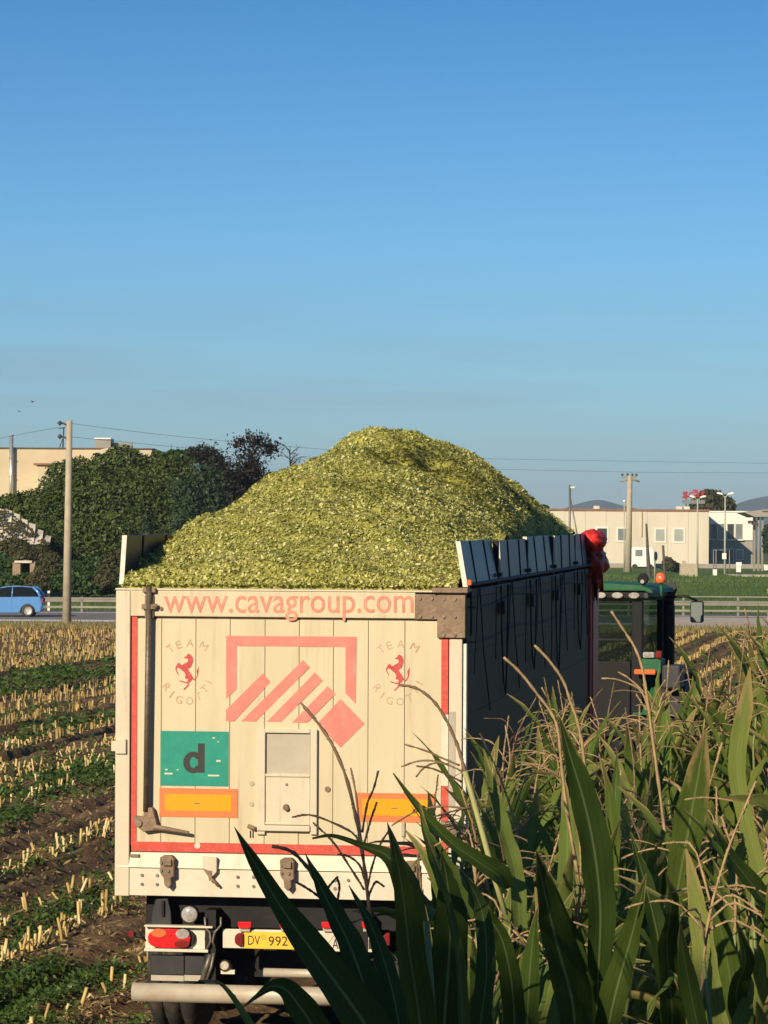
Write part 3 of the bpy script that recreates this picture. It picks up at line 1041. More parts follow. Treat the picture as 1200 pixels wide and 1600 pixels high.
# running gear
for u in (-0.45, 0.45):
    MB().bb(u - 0.06, u + 0.06, 0.35, LEN + 2.3, ZF - 0.32, ZF - 0.002).build('chassis_beam', M['chassis'], TR)
MB().bb(UL + 0.2, UR - 0.1, 0.16, 0.22, ZF - 0.25, ZF - 0.005).build('rear_crossmember', M['chassis'], TR, bevel=0.01)
MB().bb(-0.9, 0.9, 0.45, 0.52, 0.55, ZF - 0.02).build('tail_shield', M['chassis'], TR)
for k, v in enumerate((1.35, 2.65, 3.95, 13.9)):
    MB().tube([(-0.9, v, 0.52), (0.9, v, 0.52)], 0.07, 10).build('axle', M['chassis'], TR)
    for sg in (-1, 1):
        prof = [(0.22, -0.19), (0.30, -0.20), (0.44, -0.19), (0.50, -0.15), (0.52, -0.08), (0.50, -0.075), (0.50, -0.05), (0.52, -0.045), (0.52, 0.045), (0.50, 0.05), (0.50, 0.075), (0.52, 0.08), (0.50, 0.15), (0.44, 0.19), (0.30, 0.20), (0.22, 0.19)]
        MX = Matrix.Translation((sg * 1.02, v, 0.52 - 0.0085 * v)) @ Matrix.Rotation(math.pi / 2, 4, 'Y')
        ty = MB().lathe(prof, MX, 30).build('wheel', M['rubber'], TR)
        MB().lathe([(0.0, 0.02 * sg), (0.10, 0.03 * sg), (0.20, 0.10 * sg), (0.23, 0.17 * sg)], MX, 20).build('rim', M['galv'], ty)
MB().bb(-0.12, 0.12, LEN + 0.75, LEN + 6.5, 0.62, 0.82).build('drawbar', M['chassis'], TR)
# rear guards and flaps hanging under the tail
m = MB()
poly([(243, 1405), (262, 1404), (267, 1424), (268, 1446), (236, 1446), (238, 1424)], 0.02, 0.06, mb=m)
m.build('mudguard_tip', M['flapgum'], TR, bevel=0.006)
m = MB()
rect(252, 1408, 256, 1432, 0.0, 0.025, mb=m).build('mudguard_rib', M['chassis'], TR)
for (x0, x1) in ((236.5, 287.5), (288.5, 320)):
    rect(x0, 1492, x1, 1523, 0.03, 0.05).build('mudflap', M['flapgum'], TR, bevel=0.005)
rect(236, 1524, 287, 1532.5, 0.03, 0.05).build('mudflap_strip', M['hatch'], TR)
rect(288, 1524, 335, 1533, 0.03, 0.05).build('mudflap_strip', M['hatch'], TR)
for (x0, x1) in ((600, 672), (673, 725)):
    rect(x0, 1500, x1, 1545, 0.03, 0.05).build('mudflap', M['flapgum'], TR, bevel=0.005)
u, z = rp(297, 1428)
wl = MB().disc((u, 0.02, z), (0, -1, 0), 0.064, 0.05, 20)
wl = wl.build('work_lamp', M['chassis'], TR)
MX = Matrix.Translation((u, -0.032, z)) @ Matrix.Rotation(math.pi / 2, 4, 'X')
MB().lathe([(0.0, 0.012), (0.03, 0.010), (0.055, 0.0), (0.062, -0.008)], MX, 20).build('lens', M['lens_clear'], wl)
for (cx, flip) in ((265, 1), (697, -1)):
    X = lambda d: cx + flip * d
    bar = MB()
    for q in ((X(-40), 1446.5, X(67), 1449.5), (X(-40), 1483, X(60), 1487.5)):
        rect(min(q[0], q[2]), q[1], max(q[0], q[2]), q[3], -0.055, 0.02, mb=bar)
    q = (X(-38), X(67))
    rect(min(q), 1449.5, max(q), 1483, -0.004, 0.02, mb=bar)
    bar = bar.build('lamp_carrier', M['white'], TR, bevel=0.003)
    N = 20
    out = [(cx + 2 * flip + flip * 36 * math.copysign(abs(math.cos(t)) ** 0.7, math.cos(t)), 1467 + 16.5 * math.copysign(abs(math.sin(t)) ** 0.75, math.sin(t))) for t in np.linspace(0, 2 * math.pi, N, endpoint=False)]
    m = MB()
    poly([(x + flip * 2, y) for x, y in out], -0.030, -0.003, mb=m)
    lamp = m.build('tail_light', M['chassis'], TR, bevel=0.004)
    m = MB()
    inner = [(cx + flip * -1 + flip * 33.5 * math.copysign(abs(math.cos(t)) ** 0.7, math.cos(t)), 1466.5 + 15.3 * math.copysign(abs(math.sin(t)) ** 0.75, math.sin(t))) for t in np.linspace(0, 2 * math.pi, N, endpoint=False)]
    poly(inner, -0.052, -0.028, mb=m)
    m.build('red_lens', M['lens_red'], lamp, bevel=0.007)
    for (dx, dy, rx, ry, mt, nm) in ((-17, -9, 12, 7, 'lens_amber', 'amber_lens'), (20, -7.5, 11, 8, 'lens_clear', 'clear_lens'), (19, 8, 12, 6.5, 'lens_dark', 'dark_lens')):
        m = MB()
        poly([(cx + flip * dx + rx * math.cos(t), 1467 + dy + ry * math.sin(t)) for t in np.linspace(0, 2 * math.pi, 14, endpoint=False)], -0.058, -0.045, mb=m)
        m.build(nm, M[mt], lamp, bevel=0.004)
    m = MB()
    for (xx, yy) in ((57, 1466), (62, 1472)):
        u, z = rp(X(xx), yy)
        m.disc((u, -0.003, z), (0, -1, 0), 0.012, 0.008, 8)
    m.build('bolt', M['bolt'], bar)
m = MB()
a, b = rp(228, 1470), rp(209, 1458)
m.tube([(a[0], 0.0, a[1]), (a[0] - 0.04, -0.01, a[1] + 0.05), (b[0], -0.01, b[1])], 0.008, 6)
sl = m.build('side_marker_arm', M['chassis'], TR)
m = MB().disc((b[0] - 0.012, -0.03, b[1]), (0, -1, 0), 0.022, 0.02, 12)
m.build('side_marker', M['lens_dark'], sl)
nb = rect(348, 1454, 594, 1484, 0.0, 0.02).build('plate_beam', M['white'], TR, bevel=0.004)
for (x0, x1) in ((366, 380), (598, 610)):
    m = MB()
    poly([(x1 - 1, 1458), (x0 + 5, 1458), (x0 + 1, 1462), (x0, 1468), (x0 + 1, 1474), (x0 + 5, 1478), (x1 - 1, 1478)], -0.04, 0.0, mb=m)
    m.build('marker_light', M['lens_dark'], nb, bevel=0.008)
yp = rect(381.5, 1456.5, 478, 1483, -0.010, -0.001).build('number_plate', M['plate_y'], nb, bevel=0.002)
lettering('plate_lettering', 'DV', (387.5, 1462, 406.5, 1476.5), M['black'], yp, -0.0112, 0.002)
lettering('plate_lettering', '992', (419.5, 1463, 449.5, 1478), M['black'], yp, -0.0112, 0.002)
mk = MB()
for q in range(6):
    t = q * math.pi / 3
    rect(412.2 + 3 * math.cos(t) - 0.9, 1465 + 3 * math.sin(t) - 0.9, 412.2 + 3 * math.cos(t) + 0.9, 1465 + 3 * math.sin(t) + 0.9, -0.0112, -0.0098, mb=mk)
mk.build('plate_emblem', M['orange'], yp)
wp = rect(498, 1459, 591, 1487, -0.010, -0.001).build('repeater_plate', M['white'], nb, bevel=0.002)
lettering('plate_lettering', 'AB', (519, 1467, 537, 1483), M['black'], wp, -0.0112, 0.004)
lettering('plate_lettering', '1', (576, 1468, 581, 1483), M['black'], wp, -0.0112, 0.004)
for x in (382, 447, 512.5, 575.5):
    pl = rect(x - 8, 1450, x + 8, 1455.5, -0.03, 0.01).build('plate_lamp', M['hatch'], nb)
    m = MB()
    poly([(x - 11, 1440.5), (x + 11, 1440.5), (x + 10, 1449), (x + 7, 1451), (x - 7, 1451), (x - 10, 1449)], -0.05, 0.0, mb=m)
    m.build('red_lens', M['lens_red'], pl, bevel=0.006)
sb = rect(371, 1404, 440, 1436, 0.30, 0.32).build('sign_board', M['flapgum'], TR)
sb2 = rect(526, 1408, 600, 1440, 0.30, 0.32).build('sign_board', M['flapgum'], TR)
M['sign_face'] = pm('dull_sign_face', (0.40, 0.39, 0.36), 0.5, var=0.1, scale=8)
for (x, y, s, pr) in ((402.5, 1410, '70', sb), (558.5, 1416, '80', sb2)):
    u, z = rp(x, y, 0.29)
    sg = MB().disc((u, 0.299, z), (0, -1, 0), 0.078, 0.004, 24).build('speed_sign', M['lens_dark'], pr)
    c2 = MB().disc((u, 0.2945, z), (0, -1, 0), 0.055, 0.003, 24).build('speed_sign_face', M['sign_face'], pr)
    lettering('speed_lettering', s, (x - 8.5, y - 7, x + 8.5, y + 7), M['black'], pr, 0.2905, 0.02)
# chains, hoses and the light rods between the lamp carriers
for (pts, r_) in (([(322, 1432), (323, 1448), (330, 1456), (331, 1470), (325, 1482)], 0.009), ([(347, 1432), (347, 1445), (337, 1456), (334, 1470), (337, 1478)], 0.009), ([(331, 1490), (325, 1508), (318, 1530)], 0.02), ([(336, 1488), (332, 1510), (324, 1531)], 0.012)):
    MB().tube([(rp(x, y)[0], -0.045, rp(x, y)[1]) for x, y in pts], r_, 6).build('stay_rod', M['bolt'], TR)
u, z = rp(352, 1510)
MB().disc((u, 0.02, z), (0, -1, 0.2), 0.05, 0.05, 14, r2=0.03).build('socket', M['bolt'], TR)
rect(345, 1515.5, 366.5, 1522, 0.0, 0.03).build('white_reflector', M['white'], TR)
a, b = rp(410, 1521), rp(590, 1526)
MB().tube([(a[0], 0.06, a[1]), (b[0], 0.06, b[1])], 0.032, 12).build('cross_tube', M['tube'], TR)
a, b = rp(211, 1548), rp(735, 1560)
bt = MB().tube([(a[0], -0.07, a[1]), (b[0], -0.07, b[1])], 0.067, 18).build('bumper_tube', M['tube'], TR)
for u in (-0.55, 0.55):
    MB().bb(u - 0.04, u + 0.04, -0.02, 0.3, a[1] - 0.02, ZF - 0.1).build('bumper_arm', M['chassis'], TR)
u, z = rp(370, 1553)
MB().disc((u, -0.13, z), (0, -1, 0), 0.02, 0.012, 10).build('bolt', M['rust'], bt)
MB().tube([(rp(675, 1530)[0], -0.05, rp(675, 1530)[1]), (rp(735, 1532)[0], -0.05, rp(735, 1532)[1])], 0.02, 8).build('air_pipe', M['galv'], TR)

# ------------------------------------------------------------------ the heap of chopped maize on the trailer
HA = [0.13, 0.436, 0.734, 0.886, 1.022, 1.181, 1.311, 1.265, 1.129, 0.983, 0.838]
HP, HE, HO = 1.907, 0.481, -0.153
HU = 1.215


def heap_z(u, v):
    t = np.clip(np.abs((u - HO) / 1.2), 0, 1.1)
    av = np.interp(v, np.arange(11.0), HA)
    av = 0.5 * av + 0.25 * np.interp(v - 0.5, np.arange(11.0), HA) + 0.25 * np.interp(v + 0.5, np.arange(11.0), HA)
    z = ZR - 0.02 + av * (HE + (1 - HE) * (1 - t ** HP))
    cap = ZR + np.clip(v * 0.9, 0, 0.30)
    e = np.clip((np.abs(u) - 1.10) / (HU - 1.10), 0, 1)
    z = z * (1 - e) + np.minimum(z, cap) * e
    k = np.clip(v / 1.2, 0.25, 1)
    z = z + k * (0.13 * (vnoise(u + 40, v, 0.75, 10) - 0.5) + 0.09 * (vnoise(u + 40, v, 0.40, 11) - 0.5)) + 0.06 * (vnoise(u + 40, v, 0.20, 12) - 0.5) + 0.04 * (vnoise(u + 40, v, 0.09, 13) - 0.5)
    # slumped hollows and loose lumps below the crest on the right
    z = z - 0.07 * np.exp(-(((u + 0.78) / 0.28) ** 2)) * np.clip(v / 2, 0, 1)
    m = np.exp(-(((u - 0.27) / 0.30) ** 2 + ((v - 4.9) / 0.75) ** 2))
    z = z - 0.42 * m * np.clip(vnoise(u + 9, v, 0.24, 15) - 0.25, 0, 1) + 0.05 * m * vnoise(u + 19, v, 0.12, 16)
    z = z - 0.075 * np.exp(-(((u + 0.1) / 0.35) ** 2 + ((v - 5.6) / 1.6) ** 2))
    return np.minimum(z, ZR + 0.015 + v * 0.95)


uu = np.linspace(-HU, HU, 90)
vv = np.linspace(0.03, LEN - 0.02, 260)
UU, VV = np.meshgrid(uu, vv)
HZ = heap_z(UU, VV)
VV[0] = 0.032
HZ[0] = ZR - 0.3
ny, nx = UU.shape
V0 = np.stack([UU, VV, HZ], -1).reshape(-1, 3)
idx = np.arange(ny * nx).reshape(ny, nx)
Q0 = np.stack([idx[:-1, :-1], idx[:-1, 1:], idx[1:, 1:], idx[1:, :-1]], -1).reshape(-1, 4)
# loose chips on its surface
NC = 140000
cv = np.concatenate([rng.random(int(NC * 0.75)) * (LEN - 0.05), rng.random(NC - int(NC * 0.75)) ** 1.6 * 5.5]) + 0.02
cu = (rng.random(NC) * 2 - 1) * HU
cz = heap_z(cu, cv)
eps = 0.03
gx = (heap_z(cu + eps, cv) - cz) / eps
gy = (heap_z(cu, cv + eps) - cz) / eps
nrm = np.stack([-gx, -gy, np.ones(NC)], -1)
nrm /= np.linalg.norm(nrm, axis=1)[:, None]


def chips(P, N, size, tilt, aspect=(0.35, 0.9)):
    """small tilted four-sided flakes at points P lying roughly along normals N"""
    n = len(P)
    N = N + rng.normal(0, tilt, (n, 3))
    N /= np.linalg.norm(N, axis=1)[:, None]
    A = np.cross(N, rng.normal(0, 1, (n, 3)))
    A /= np.linalg.norm(A, axis=1)[:, None] + 1e-9
    B = np.cross(N, A)
    a = size[:, None]
    b = a * (aspect[0] + rng.random(n) * (aspect[1] - aspect[0]))[:, None]
    k = (0.6 + 0.4 * rng.random((4, n, 1)))
    V = np.stack([P - A * a * k[0], P - B * b * k[1], P + A * a * k[2], P + B * b * k[3]], 1).reshape(-1, 3)
    return V, np.arange(4 * n).reshape(n, 4)


csz = 0.006 + 0.021 * rng.random(NC) ** 2.0
P = np.stack([cu, cv, cz], -1) + nrm * (rng.random(NC) * 0.016)[:, None]
V1, Q1 = chips(P, nrm, csz, 0.6, (0.25, 0.75))
shade_and_patches = 0.75 * np.exp(-(((cu - 0.27) / 0.30) ** 2 + ((cv - 4.9) / 0.75) ** 2)) * np.clip(1.7 * vnoise(cu + 33, cv, 0.45, 19), 0, 1) + 0.22 * (vnoise(cu + 55, cv, 0.8, 23) > 0.72)  # hollow's shade painted into the chips by the crest, plus random darker patches
rn = np.concatenate([np.zeros(len(Q0)), np.clip(-shade_and_patches + rng.beta(1.35, 1.75, NC) + 0.22 * (vnoise(cu + 20, cv, 0.5, 17) - 0.5), 0, 1)])
VH = np.concatenate([V0, V1])
TMn = np.array(TM)
VH = VH @ TMn[:3, :3].T + TMn[:3, 3]
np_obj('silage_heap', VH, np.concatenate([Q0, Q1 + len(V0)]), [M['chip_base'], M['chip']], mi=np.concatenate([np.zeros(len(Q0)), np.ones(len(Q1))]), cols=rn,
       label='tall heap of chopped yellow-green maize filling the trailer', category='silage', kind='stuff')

# ------------------------------------------------------------------ stubble, litter and weeds in the field
def stub_mesh(seed):
    r = random.Random(seed)
    m = MB()
    h = 0.10 + 0.10 * r.random()
    rad = 0.011 + 0.006 * r.random()
    lean = Vector((r.uniform(-0.04, 0.04), r.uniform(-0.04, 0.04), 0))
    m.tube([(0, 0, -0.06), lean * 0.5 + Vector((0, 0, h * 0.5)), lean + Vector((0, 0, h))], [rad * 1.25, rad, rad * 0.95], 6)
    for k in range(r.choice((0, 1, 1, 2))):
        a = r.uniform(0, 6.28)
        d = Vector((math.cos(a), math.sin(a), 0))
        s = Vector((-d.y, d.x, 0)) * 0.018
        z0 = h * r.uniform(0.2, 0.6)
        l = r.uniform(0.06, 0.14)
        p = [d * rad + Vector((0, 0, z0)), d * (rad + l * 0.5) + Vector((0, 0, z0 + l * 0.6)), d * (rad + l) + Vector((0, 0, z0 + l * 0.2))]
        m.add([p[0] - s, p[0] + s, p[1] + s * 0.8, p[1] - s * 0.8, p[2]], [(0, 1, 2, 3), (3, 2, 4)])
    return m.mesh('maize_stub', M['stub'])


STUBM = [stub_mesh(i) for i in range(8)]
stubs = []
rr = random.Random(4)
ROWS = [(6.47, 0.6), (7.70, 0.85), (8.40, 0.55), (9.82, 1.0), (12.2, 0.40), (12.95, 0.30), (13.40, 0.6), (13.95, 1.0), (15.5, 0.95), (16.3, 0.3), (17.6, 1.0), (18.85, 0.9), (19.8, 0.85)]
ROWS += [(24.3 + 0.8 * i, 0.85 if i < 4 else 0.55) for i in range(28)] + [(5.4 - 0.85 * i, 0.62) for i in range(48)]
for p0, dens in ROWS:
    s = 16.0
    while s < 150:
        s += 0.115 * rr.uniform(0.5, 1.6)
        p = p0 + rr.gauss(0, 0.045) + 0.05 * math.sin(s * 0.21 + p0)
        x, y = ps_to_xy(p, s)
        if y < 22 or y > 143.5:
            continue
        px = 600 + x / y * F
        if not (-170 < px < 1330):
            continue
        u = (x + 0.679) * math.cos(RA) - (y - 25.22) * math.sin(RA)
        if abs(u) < 1.5 and 24 < y < 37 or (u > 2.0 and y < 23.5) or (abs(x - 4.0) < 3 and 40 < y < 52):
            continue
        if 245 < px < 930 and y > 30:
            continue                            # hidden by the trailer, from a step aside too
        if rr.random() > dens * min(1, 1.8 * float(vnoise(np.array([p0 * 7]), np.array([s]), 1.6, 21)[0])):
            continue
        stubs.append((x, y, p, s))
stubs.sort(key=lambda q: q[1])
zs = field_z(np.array([q[2] for q in stubs]), np.array([q[3] for q in stubs]))
inview = [i for i, q in enumerate(stubs) if -5 < 600 + q[0] / q[1] * F < 246 and 845 + (CAMZ - 0.1) / q[1] * F < 1610]
first = set(inview[:300])
rest = MB()
for i, (x, y, p, s) in enumerate(stubs):
    me = STUBM[(i * 5) % 8]
    rot = rr.uniform(0, 6.28)
    sc = rr.uniform(0.6, 1.35)
    if i in first:
        o = bpy.data.objects.new('maize_stub', me)
        COL.objects.link(o)
        o.location = (x, y, zs[i])
        o.rotation_euler = (rr.gauss(0, 0.17), rr.gauss(0, 0.17), rot)
        o.scale = (1, 1, sc)
        tag(o, 'cut pale yellow maize stub standing in a stubble row left of the trailer', 'stubble', 'cut maize stubs in the stubble rows')
    else:
        MX = Matrix.Translation((x, y, zs[i])) @ Matrix.Rotation(rot, 4, 'Z') @ Matrix.Rotation(rr.gauss(0, 0.12), 4, 'X')
        k = sc
        h = 0.165 * k
        rest.add([MX @ Vector(v) for v in ((-0.018, -0.012, -0.05), (0.018, -0.012, -0.05), (0, 0.02, -0.05), (-0.014, -0.009, h), (0.014, -0.009, h * 1.05), (0, 0.015, h))],
                 [(0, 1, 4, 3), (1, 2, 5, 4), (2, 0, 3, 5), (3, 4, 5)])
rest.build('stubble', M['stub'], kind='stuff', label='rows of cut pale maize stubs across the field', category='stubble')


def scatter_field(n, xr, yr, keep):
    """points on the field spread evenly over a part of the picture, so near and far get their share"""
    px = rng.uniform(xr[0], xr[1], n)
    py = rng.uniform(yr[0], yr[1], n)
    y = CAMZ * F / (py - 845 - ROLL * (px - 600))
    x = (px - 600) / F * y
    p, s = xy_to_ps(x, y)
    u = (x + 0.679) * math.cos(RA) - (y - 25.22) * math.sin(RA)
    ok = (y > 14) & (y < 144) & ~((np.abs(u) < 1.35) & (y > 25) & (y < 37)) & keep(p, s, px, py)
    return p[ok], s[ok], px[ok], py[ok]


def rutmask(p):
    k = np.ones_like(p)
    for c, wd, d in RUTS[:5]:
        k *= 1 - 0.93 * np.exp(-((p - c) / (wd * 1.5)) ** 4)
    return k


WB_ = [(-40, 0.3), (5.6, 0.5), (6.2, 0.2), (6.6, 0.55), (7.15, 0.9), (7.5, 0.3), (7.9, 0.75), (8.3, 0.35), (8.6, 0.04), (9.65, 0.22), (10.1, 0.03), (11.3, 0.65), (11.8, 0.8), (12.7, 0.6), (13.2, 0.5), (13.45, 0.15), (14.2, 0.06), (15.2, 0.12), (15.8, 0.5), (17.0, 0.10), (17.9, 0.5), (18.6, 0.2), (19.4, 0.15), (20.4, 1.15), (23.6, 0.3), (25.0, 0.10), (28.0, 0.06), (80, 0.06)]


def weedkeep(p, s, px, py):
    e = np.array([q[0] for q in WB_])
    v = np.array([q[1] for q in WB_])
    d = v[np.clip(np.searchsorted(e, p + 0.10 * (vnoise(p + 60, s, 1.5, 35) - 0.5)) - 1, 0, len(v) - 1)]
    d = np.where(px > 900, 0.95 * (0.2 + vnoise(p + 90, s * 0.2, 0.9, 36)), d)
    d = d * np.clip(0.15 + 2.2 * (vnoise(p + 50, s * 0.6, 1.1, 31) - 0.22), 0, 1.3)
    return rng.random(len(p)) < np.clip(d, 0, 1)


wp_ = [scatter_field(52000, (-200, 300), (985, 1760), weedkeep), scatter_field(5000, (940, 1330), (985, 1400), weedkeep), scatter_field(3000, (240, 760), (1500, 1760), weedkeep)]
Pw = np.concatenate([a[0] for a in wp_])
Sw = np.concatenate([a[1] for a in wp_])
X, Y = ps_to_xy(Pw, Sw)
n = len(X)
k = 4                                            # leaves to a weed
base = np.repeat(np.stack([X, Y, field_z(Pw, Sw)], -1), k, 0)
sz = np.repeat(np.clip(0.008 + 0.0008 * Y, 0.02, 0.10), k) * (0.6 + 0.9 * rng.random(n * k))
off = rng.normal(0, 1, (n * k, 3)) * (sz * 1.1)[:, None]
off[:, 2] = np.abs(off[:, 2]) * 0.9 + 0.01
nn = rng.normal(0, 0.55, (n * k, 3))
nn[:, 2] = np.abs(nn[:, 2]) + 0.5
nn /= np.linalg.norm(nn, axis=1)[:, None]
Vw, Qw = chips(base + off, nn, sz, 0.3, (0.35, 0.6))
np_obj('weeds', Vw, Qw, M['weed'], cols=np.clip(np.repeat(rng.beta(2, 3, n), k) + rng.normal(0, 0.08, n * k), 0, 1), kind='stuff', label='low green weeds between the stubble rows', category='weeds')


def litterkeep(p, s, px, py):
    q = np.abs(((p - 7.68) / 0.75 + 0.5) % 1 - 0.5)
    return rng.random(len(p)) < (0.25 + 0.75 * np.exp(-(q / 0.2) ** 2)) * rutmask(p) * np.clip(0.3 + 0.9 * vnoise(p + 30, s, 1.0, 41), 0, 1)


lp_ = [scatter_field(42000, (-200, 300), (984, 1760), litterkeep), scatter_field(9000, (940, 1330), (984, 1400), litterkeep), scatter_field(1500, (240, 760), (1500, 1760), litterkeep)]
Pl = np.concatenate([a[0] for a in lp_])
Sl = np.concatenate([a[1] for a in lp_])
X, Y = ps_to_xy(Pl, Sl)
n = len(X)
sz = np.clip(0.022 + 0.0008 * Y, 0.03, 0.10) * (0.5 + 1.0 * rng.random(n))
nn = np.stack([rng.normal(0, 0.4, n), rng.normal(0, 0.4, n), np.ones(n)], -1)
Vl, Ql = chips(np.stack([X, Y, field_z(Pl, Sl) + 0.02], -1), nn / np.linalg.norm(nn, axis=1)[:, None], sz, 0.25, (0.12, 0.3))
np_obj('straw_litter', Vl, Ql, M['straw'], cols=rng.random(n), kind='stuff', label='dry maize leaves lying on the soil', category='litter')
# clods
CL = scatter_field(9000, (-150, 300), (1040, 1760), lambda p, s, a, b: rng.random(len(p)) < 0.35 + 0.65 * (1 - rutmask(p)))
X, Y = ps_to_xy(CL[0], CL[1])
n = len(X)
r_ = (0.005 + 0.00035 * Y) * (0.5 + rng.random(n) ** 2 * 1.6)
oct_ = np.array([(1, 0, 0), (0, 1, 0), (-1, 0, 0), (0, -1, 0), (0, 0, 1), (0, 0, -1)], float)
Vc = np.stack([X, Y, field_z(CL[0], CL[1]) + r_ * 0.3], -1)[:, None, :] + oct_[None] * r_[:, None, None] * (0.6 + 0.7 * rng.random((n, 6, 1)))
tf = np.array([(0, 1, 4), (1, 2, 4), (2, 3, 4), (3, 0, 4), (1, 0, 5), (2, 1, 5), (3, 2, 5), (0, 3, 5)])
np_obj('soil_clods', Vc.reshape(-1, 3), (tf[None] + 6 * np.arange(n)[:, None, None]).reshape(-1, 3), M['soil'], kind='stuff', label='clods of dry brown soil in the wheel tracks', category='soil')

# dry grass along the road side
n = 9000
X = rng.uniform(-30, 36, n)
Y = rng.uniform(144.5, 152.6, n)
hg_ = rng.uniform(0.10, 0.34, n)
dx = rng.normal(0, 0.10, n)
B = np.stack([X, Y, np.full(n, 0.0)], -1)
wv = np.stack([np.full(n, 0.035), np.zeros(n), np.zeros(n)], -1)
Vg = np.stack([B - wv, B + wv, B + np.stack([dx, rng.normal(0, 0.08, n), hg_], -1)], 1).reshape(-1, 3)
M['drygrass'] = leafmat('dry_grass_blades', [(0.0, (0.10, 0.11, 0.035)), (0.5, (0.23, 0.19, 0.075)), (1.0, (0.38, 0.30, 0.13))], 0.3, 0.7)
np_obj('dry_grass', Vg, np.arange(3 * n).reshape(n, 3), M['drygrass'], cols=rng.random(n), kind='stuff', label='dry grass along the edge of the road', category='grass')
n = 42000
X = rng.uniform(-60, 75, n)
Y = 184.5 + 200 * rng.random(n) ** 1.8
zz = 0.5 * (vnoise(X, Y, 18, 8) - 0.5) * np.clip((Y - 190) / 20, 0, 1)
sz = 0.06 + 0.0006 * Y
B = np.stack([X, Y, zz], -1)
wv = np.stack([sz * 0.22, np.zeros(n), np.zeros(n)], -1)
Vg = np.stack([B - wv, B + wv, B + np.stack([rng.normal(0, 0.12, n), rng.normal(0, 0.1, n), sz * rng.uniform(0.5, 1.4, n)], -1)], 1).reshape(-1, 3)
M['meadowblade'] = leafmat('meadow_blades', [(0.0, (0.060, 0.115, 0.022)), (0.6, (0.11, 0.175, 0.036)), (1.0, (0.20, 0.22, 0.075))], 0.3, 0.6)
np_obj('meadow_grass', Vg, np.arange(3 * n).reshape(n, 3), M['meadowblade'], cols=np.clip(vnoise(X, Y * 0.5, 9, 51) * 0.8 + rng.normal(0, 0.15, n), 0, 1), kind='stuff', label='green grass beyond the guardrail', category='grass')

# ------------------------------------------------------------------ guardrail along the far side of the road
GR = thing('guardrail', 'galvanised guardrail with two rails along the far side of the road', 'guardrail', (0, 180.2, 0))
wprof = [(0.0, 0.50), (-0.05, 0.53), (-0.05, 0.58), (0.0, 0.61), (0.0, 0.65), (-0.05, 0.68), (-0.05, 0.73), (0.0, 0.76), (0.012, 0.76), (0.012, 0.5)]
MB().prism(wprof, -90, 90, plane='yz').build('upper_rail', M['galv'], GR)
MB().bb(-90, 90, -0.045, 0.0, 0.21, 0.31).build('lower_rail', M['galv'], GR)
MB().tube([(8, 0.06, 0.97), (90, 0.06, 0.97)], 0.035, 6).build('top_tube', M['galv'], GR)
pm_ = MB().bb(-0.05, 0.05, 0.013, 0.11, -0.3, 0.78).bb(-0.07, 0.07, -0.06, 0.012, 0.62, 0.64).mesh('guardrail_post', M['galv'])
for i in range(-30, 31):
    o = bpy.data.objects.new('post', pm_)
    COL.objects.link(o)
    o.parent = GR
    o.location = (1.35 + 2.8 * i, 0.0, 0)
    if i > 2:
        o.scale = (1, 1, 1.26)
mk = MB().bb(-0.06, 0.06, -0.03, 0.03, 0, 1.05).bb(-0.062, 0.062, -0.032, -0.029, 0.72, 0.92, 1)
M['reflw'] = pm('white_plastic_post', (0.72, 0.68, 0.58), 0.5, var=0.05, scale=6)
for (px, py, Y, lab) in ((76, 935, 182.5, 'short white marker post behind the guardrail, right of the blue car'), (184, 915, 183, 'short white marker post behind the guardrail by the trailer corner')):
    o = mk.build('marker_post', [M['reflw'], M['black']])
    q = at(px, 950, Y)
    o.location = (q.x, Y, 0.0)
    tag(o, lab, 'marker post', 'marker posts by the road')


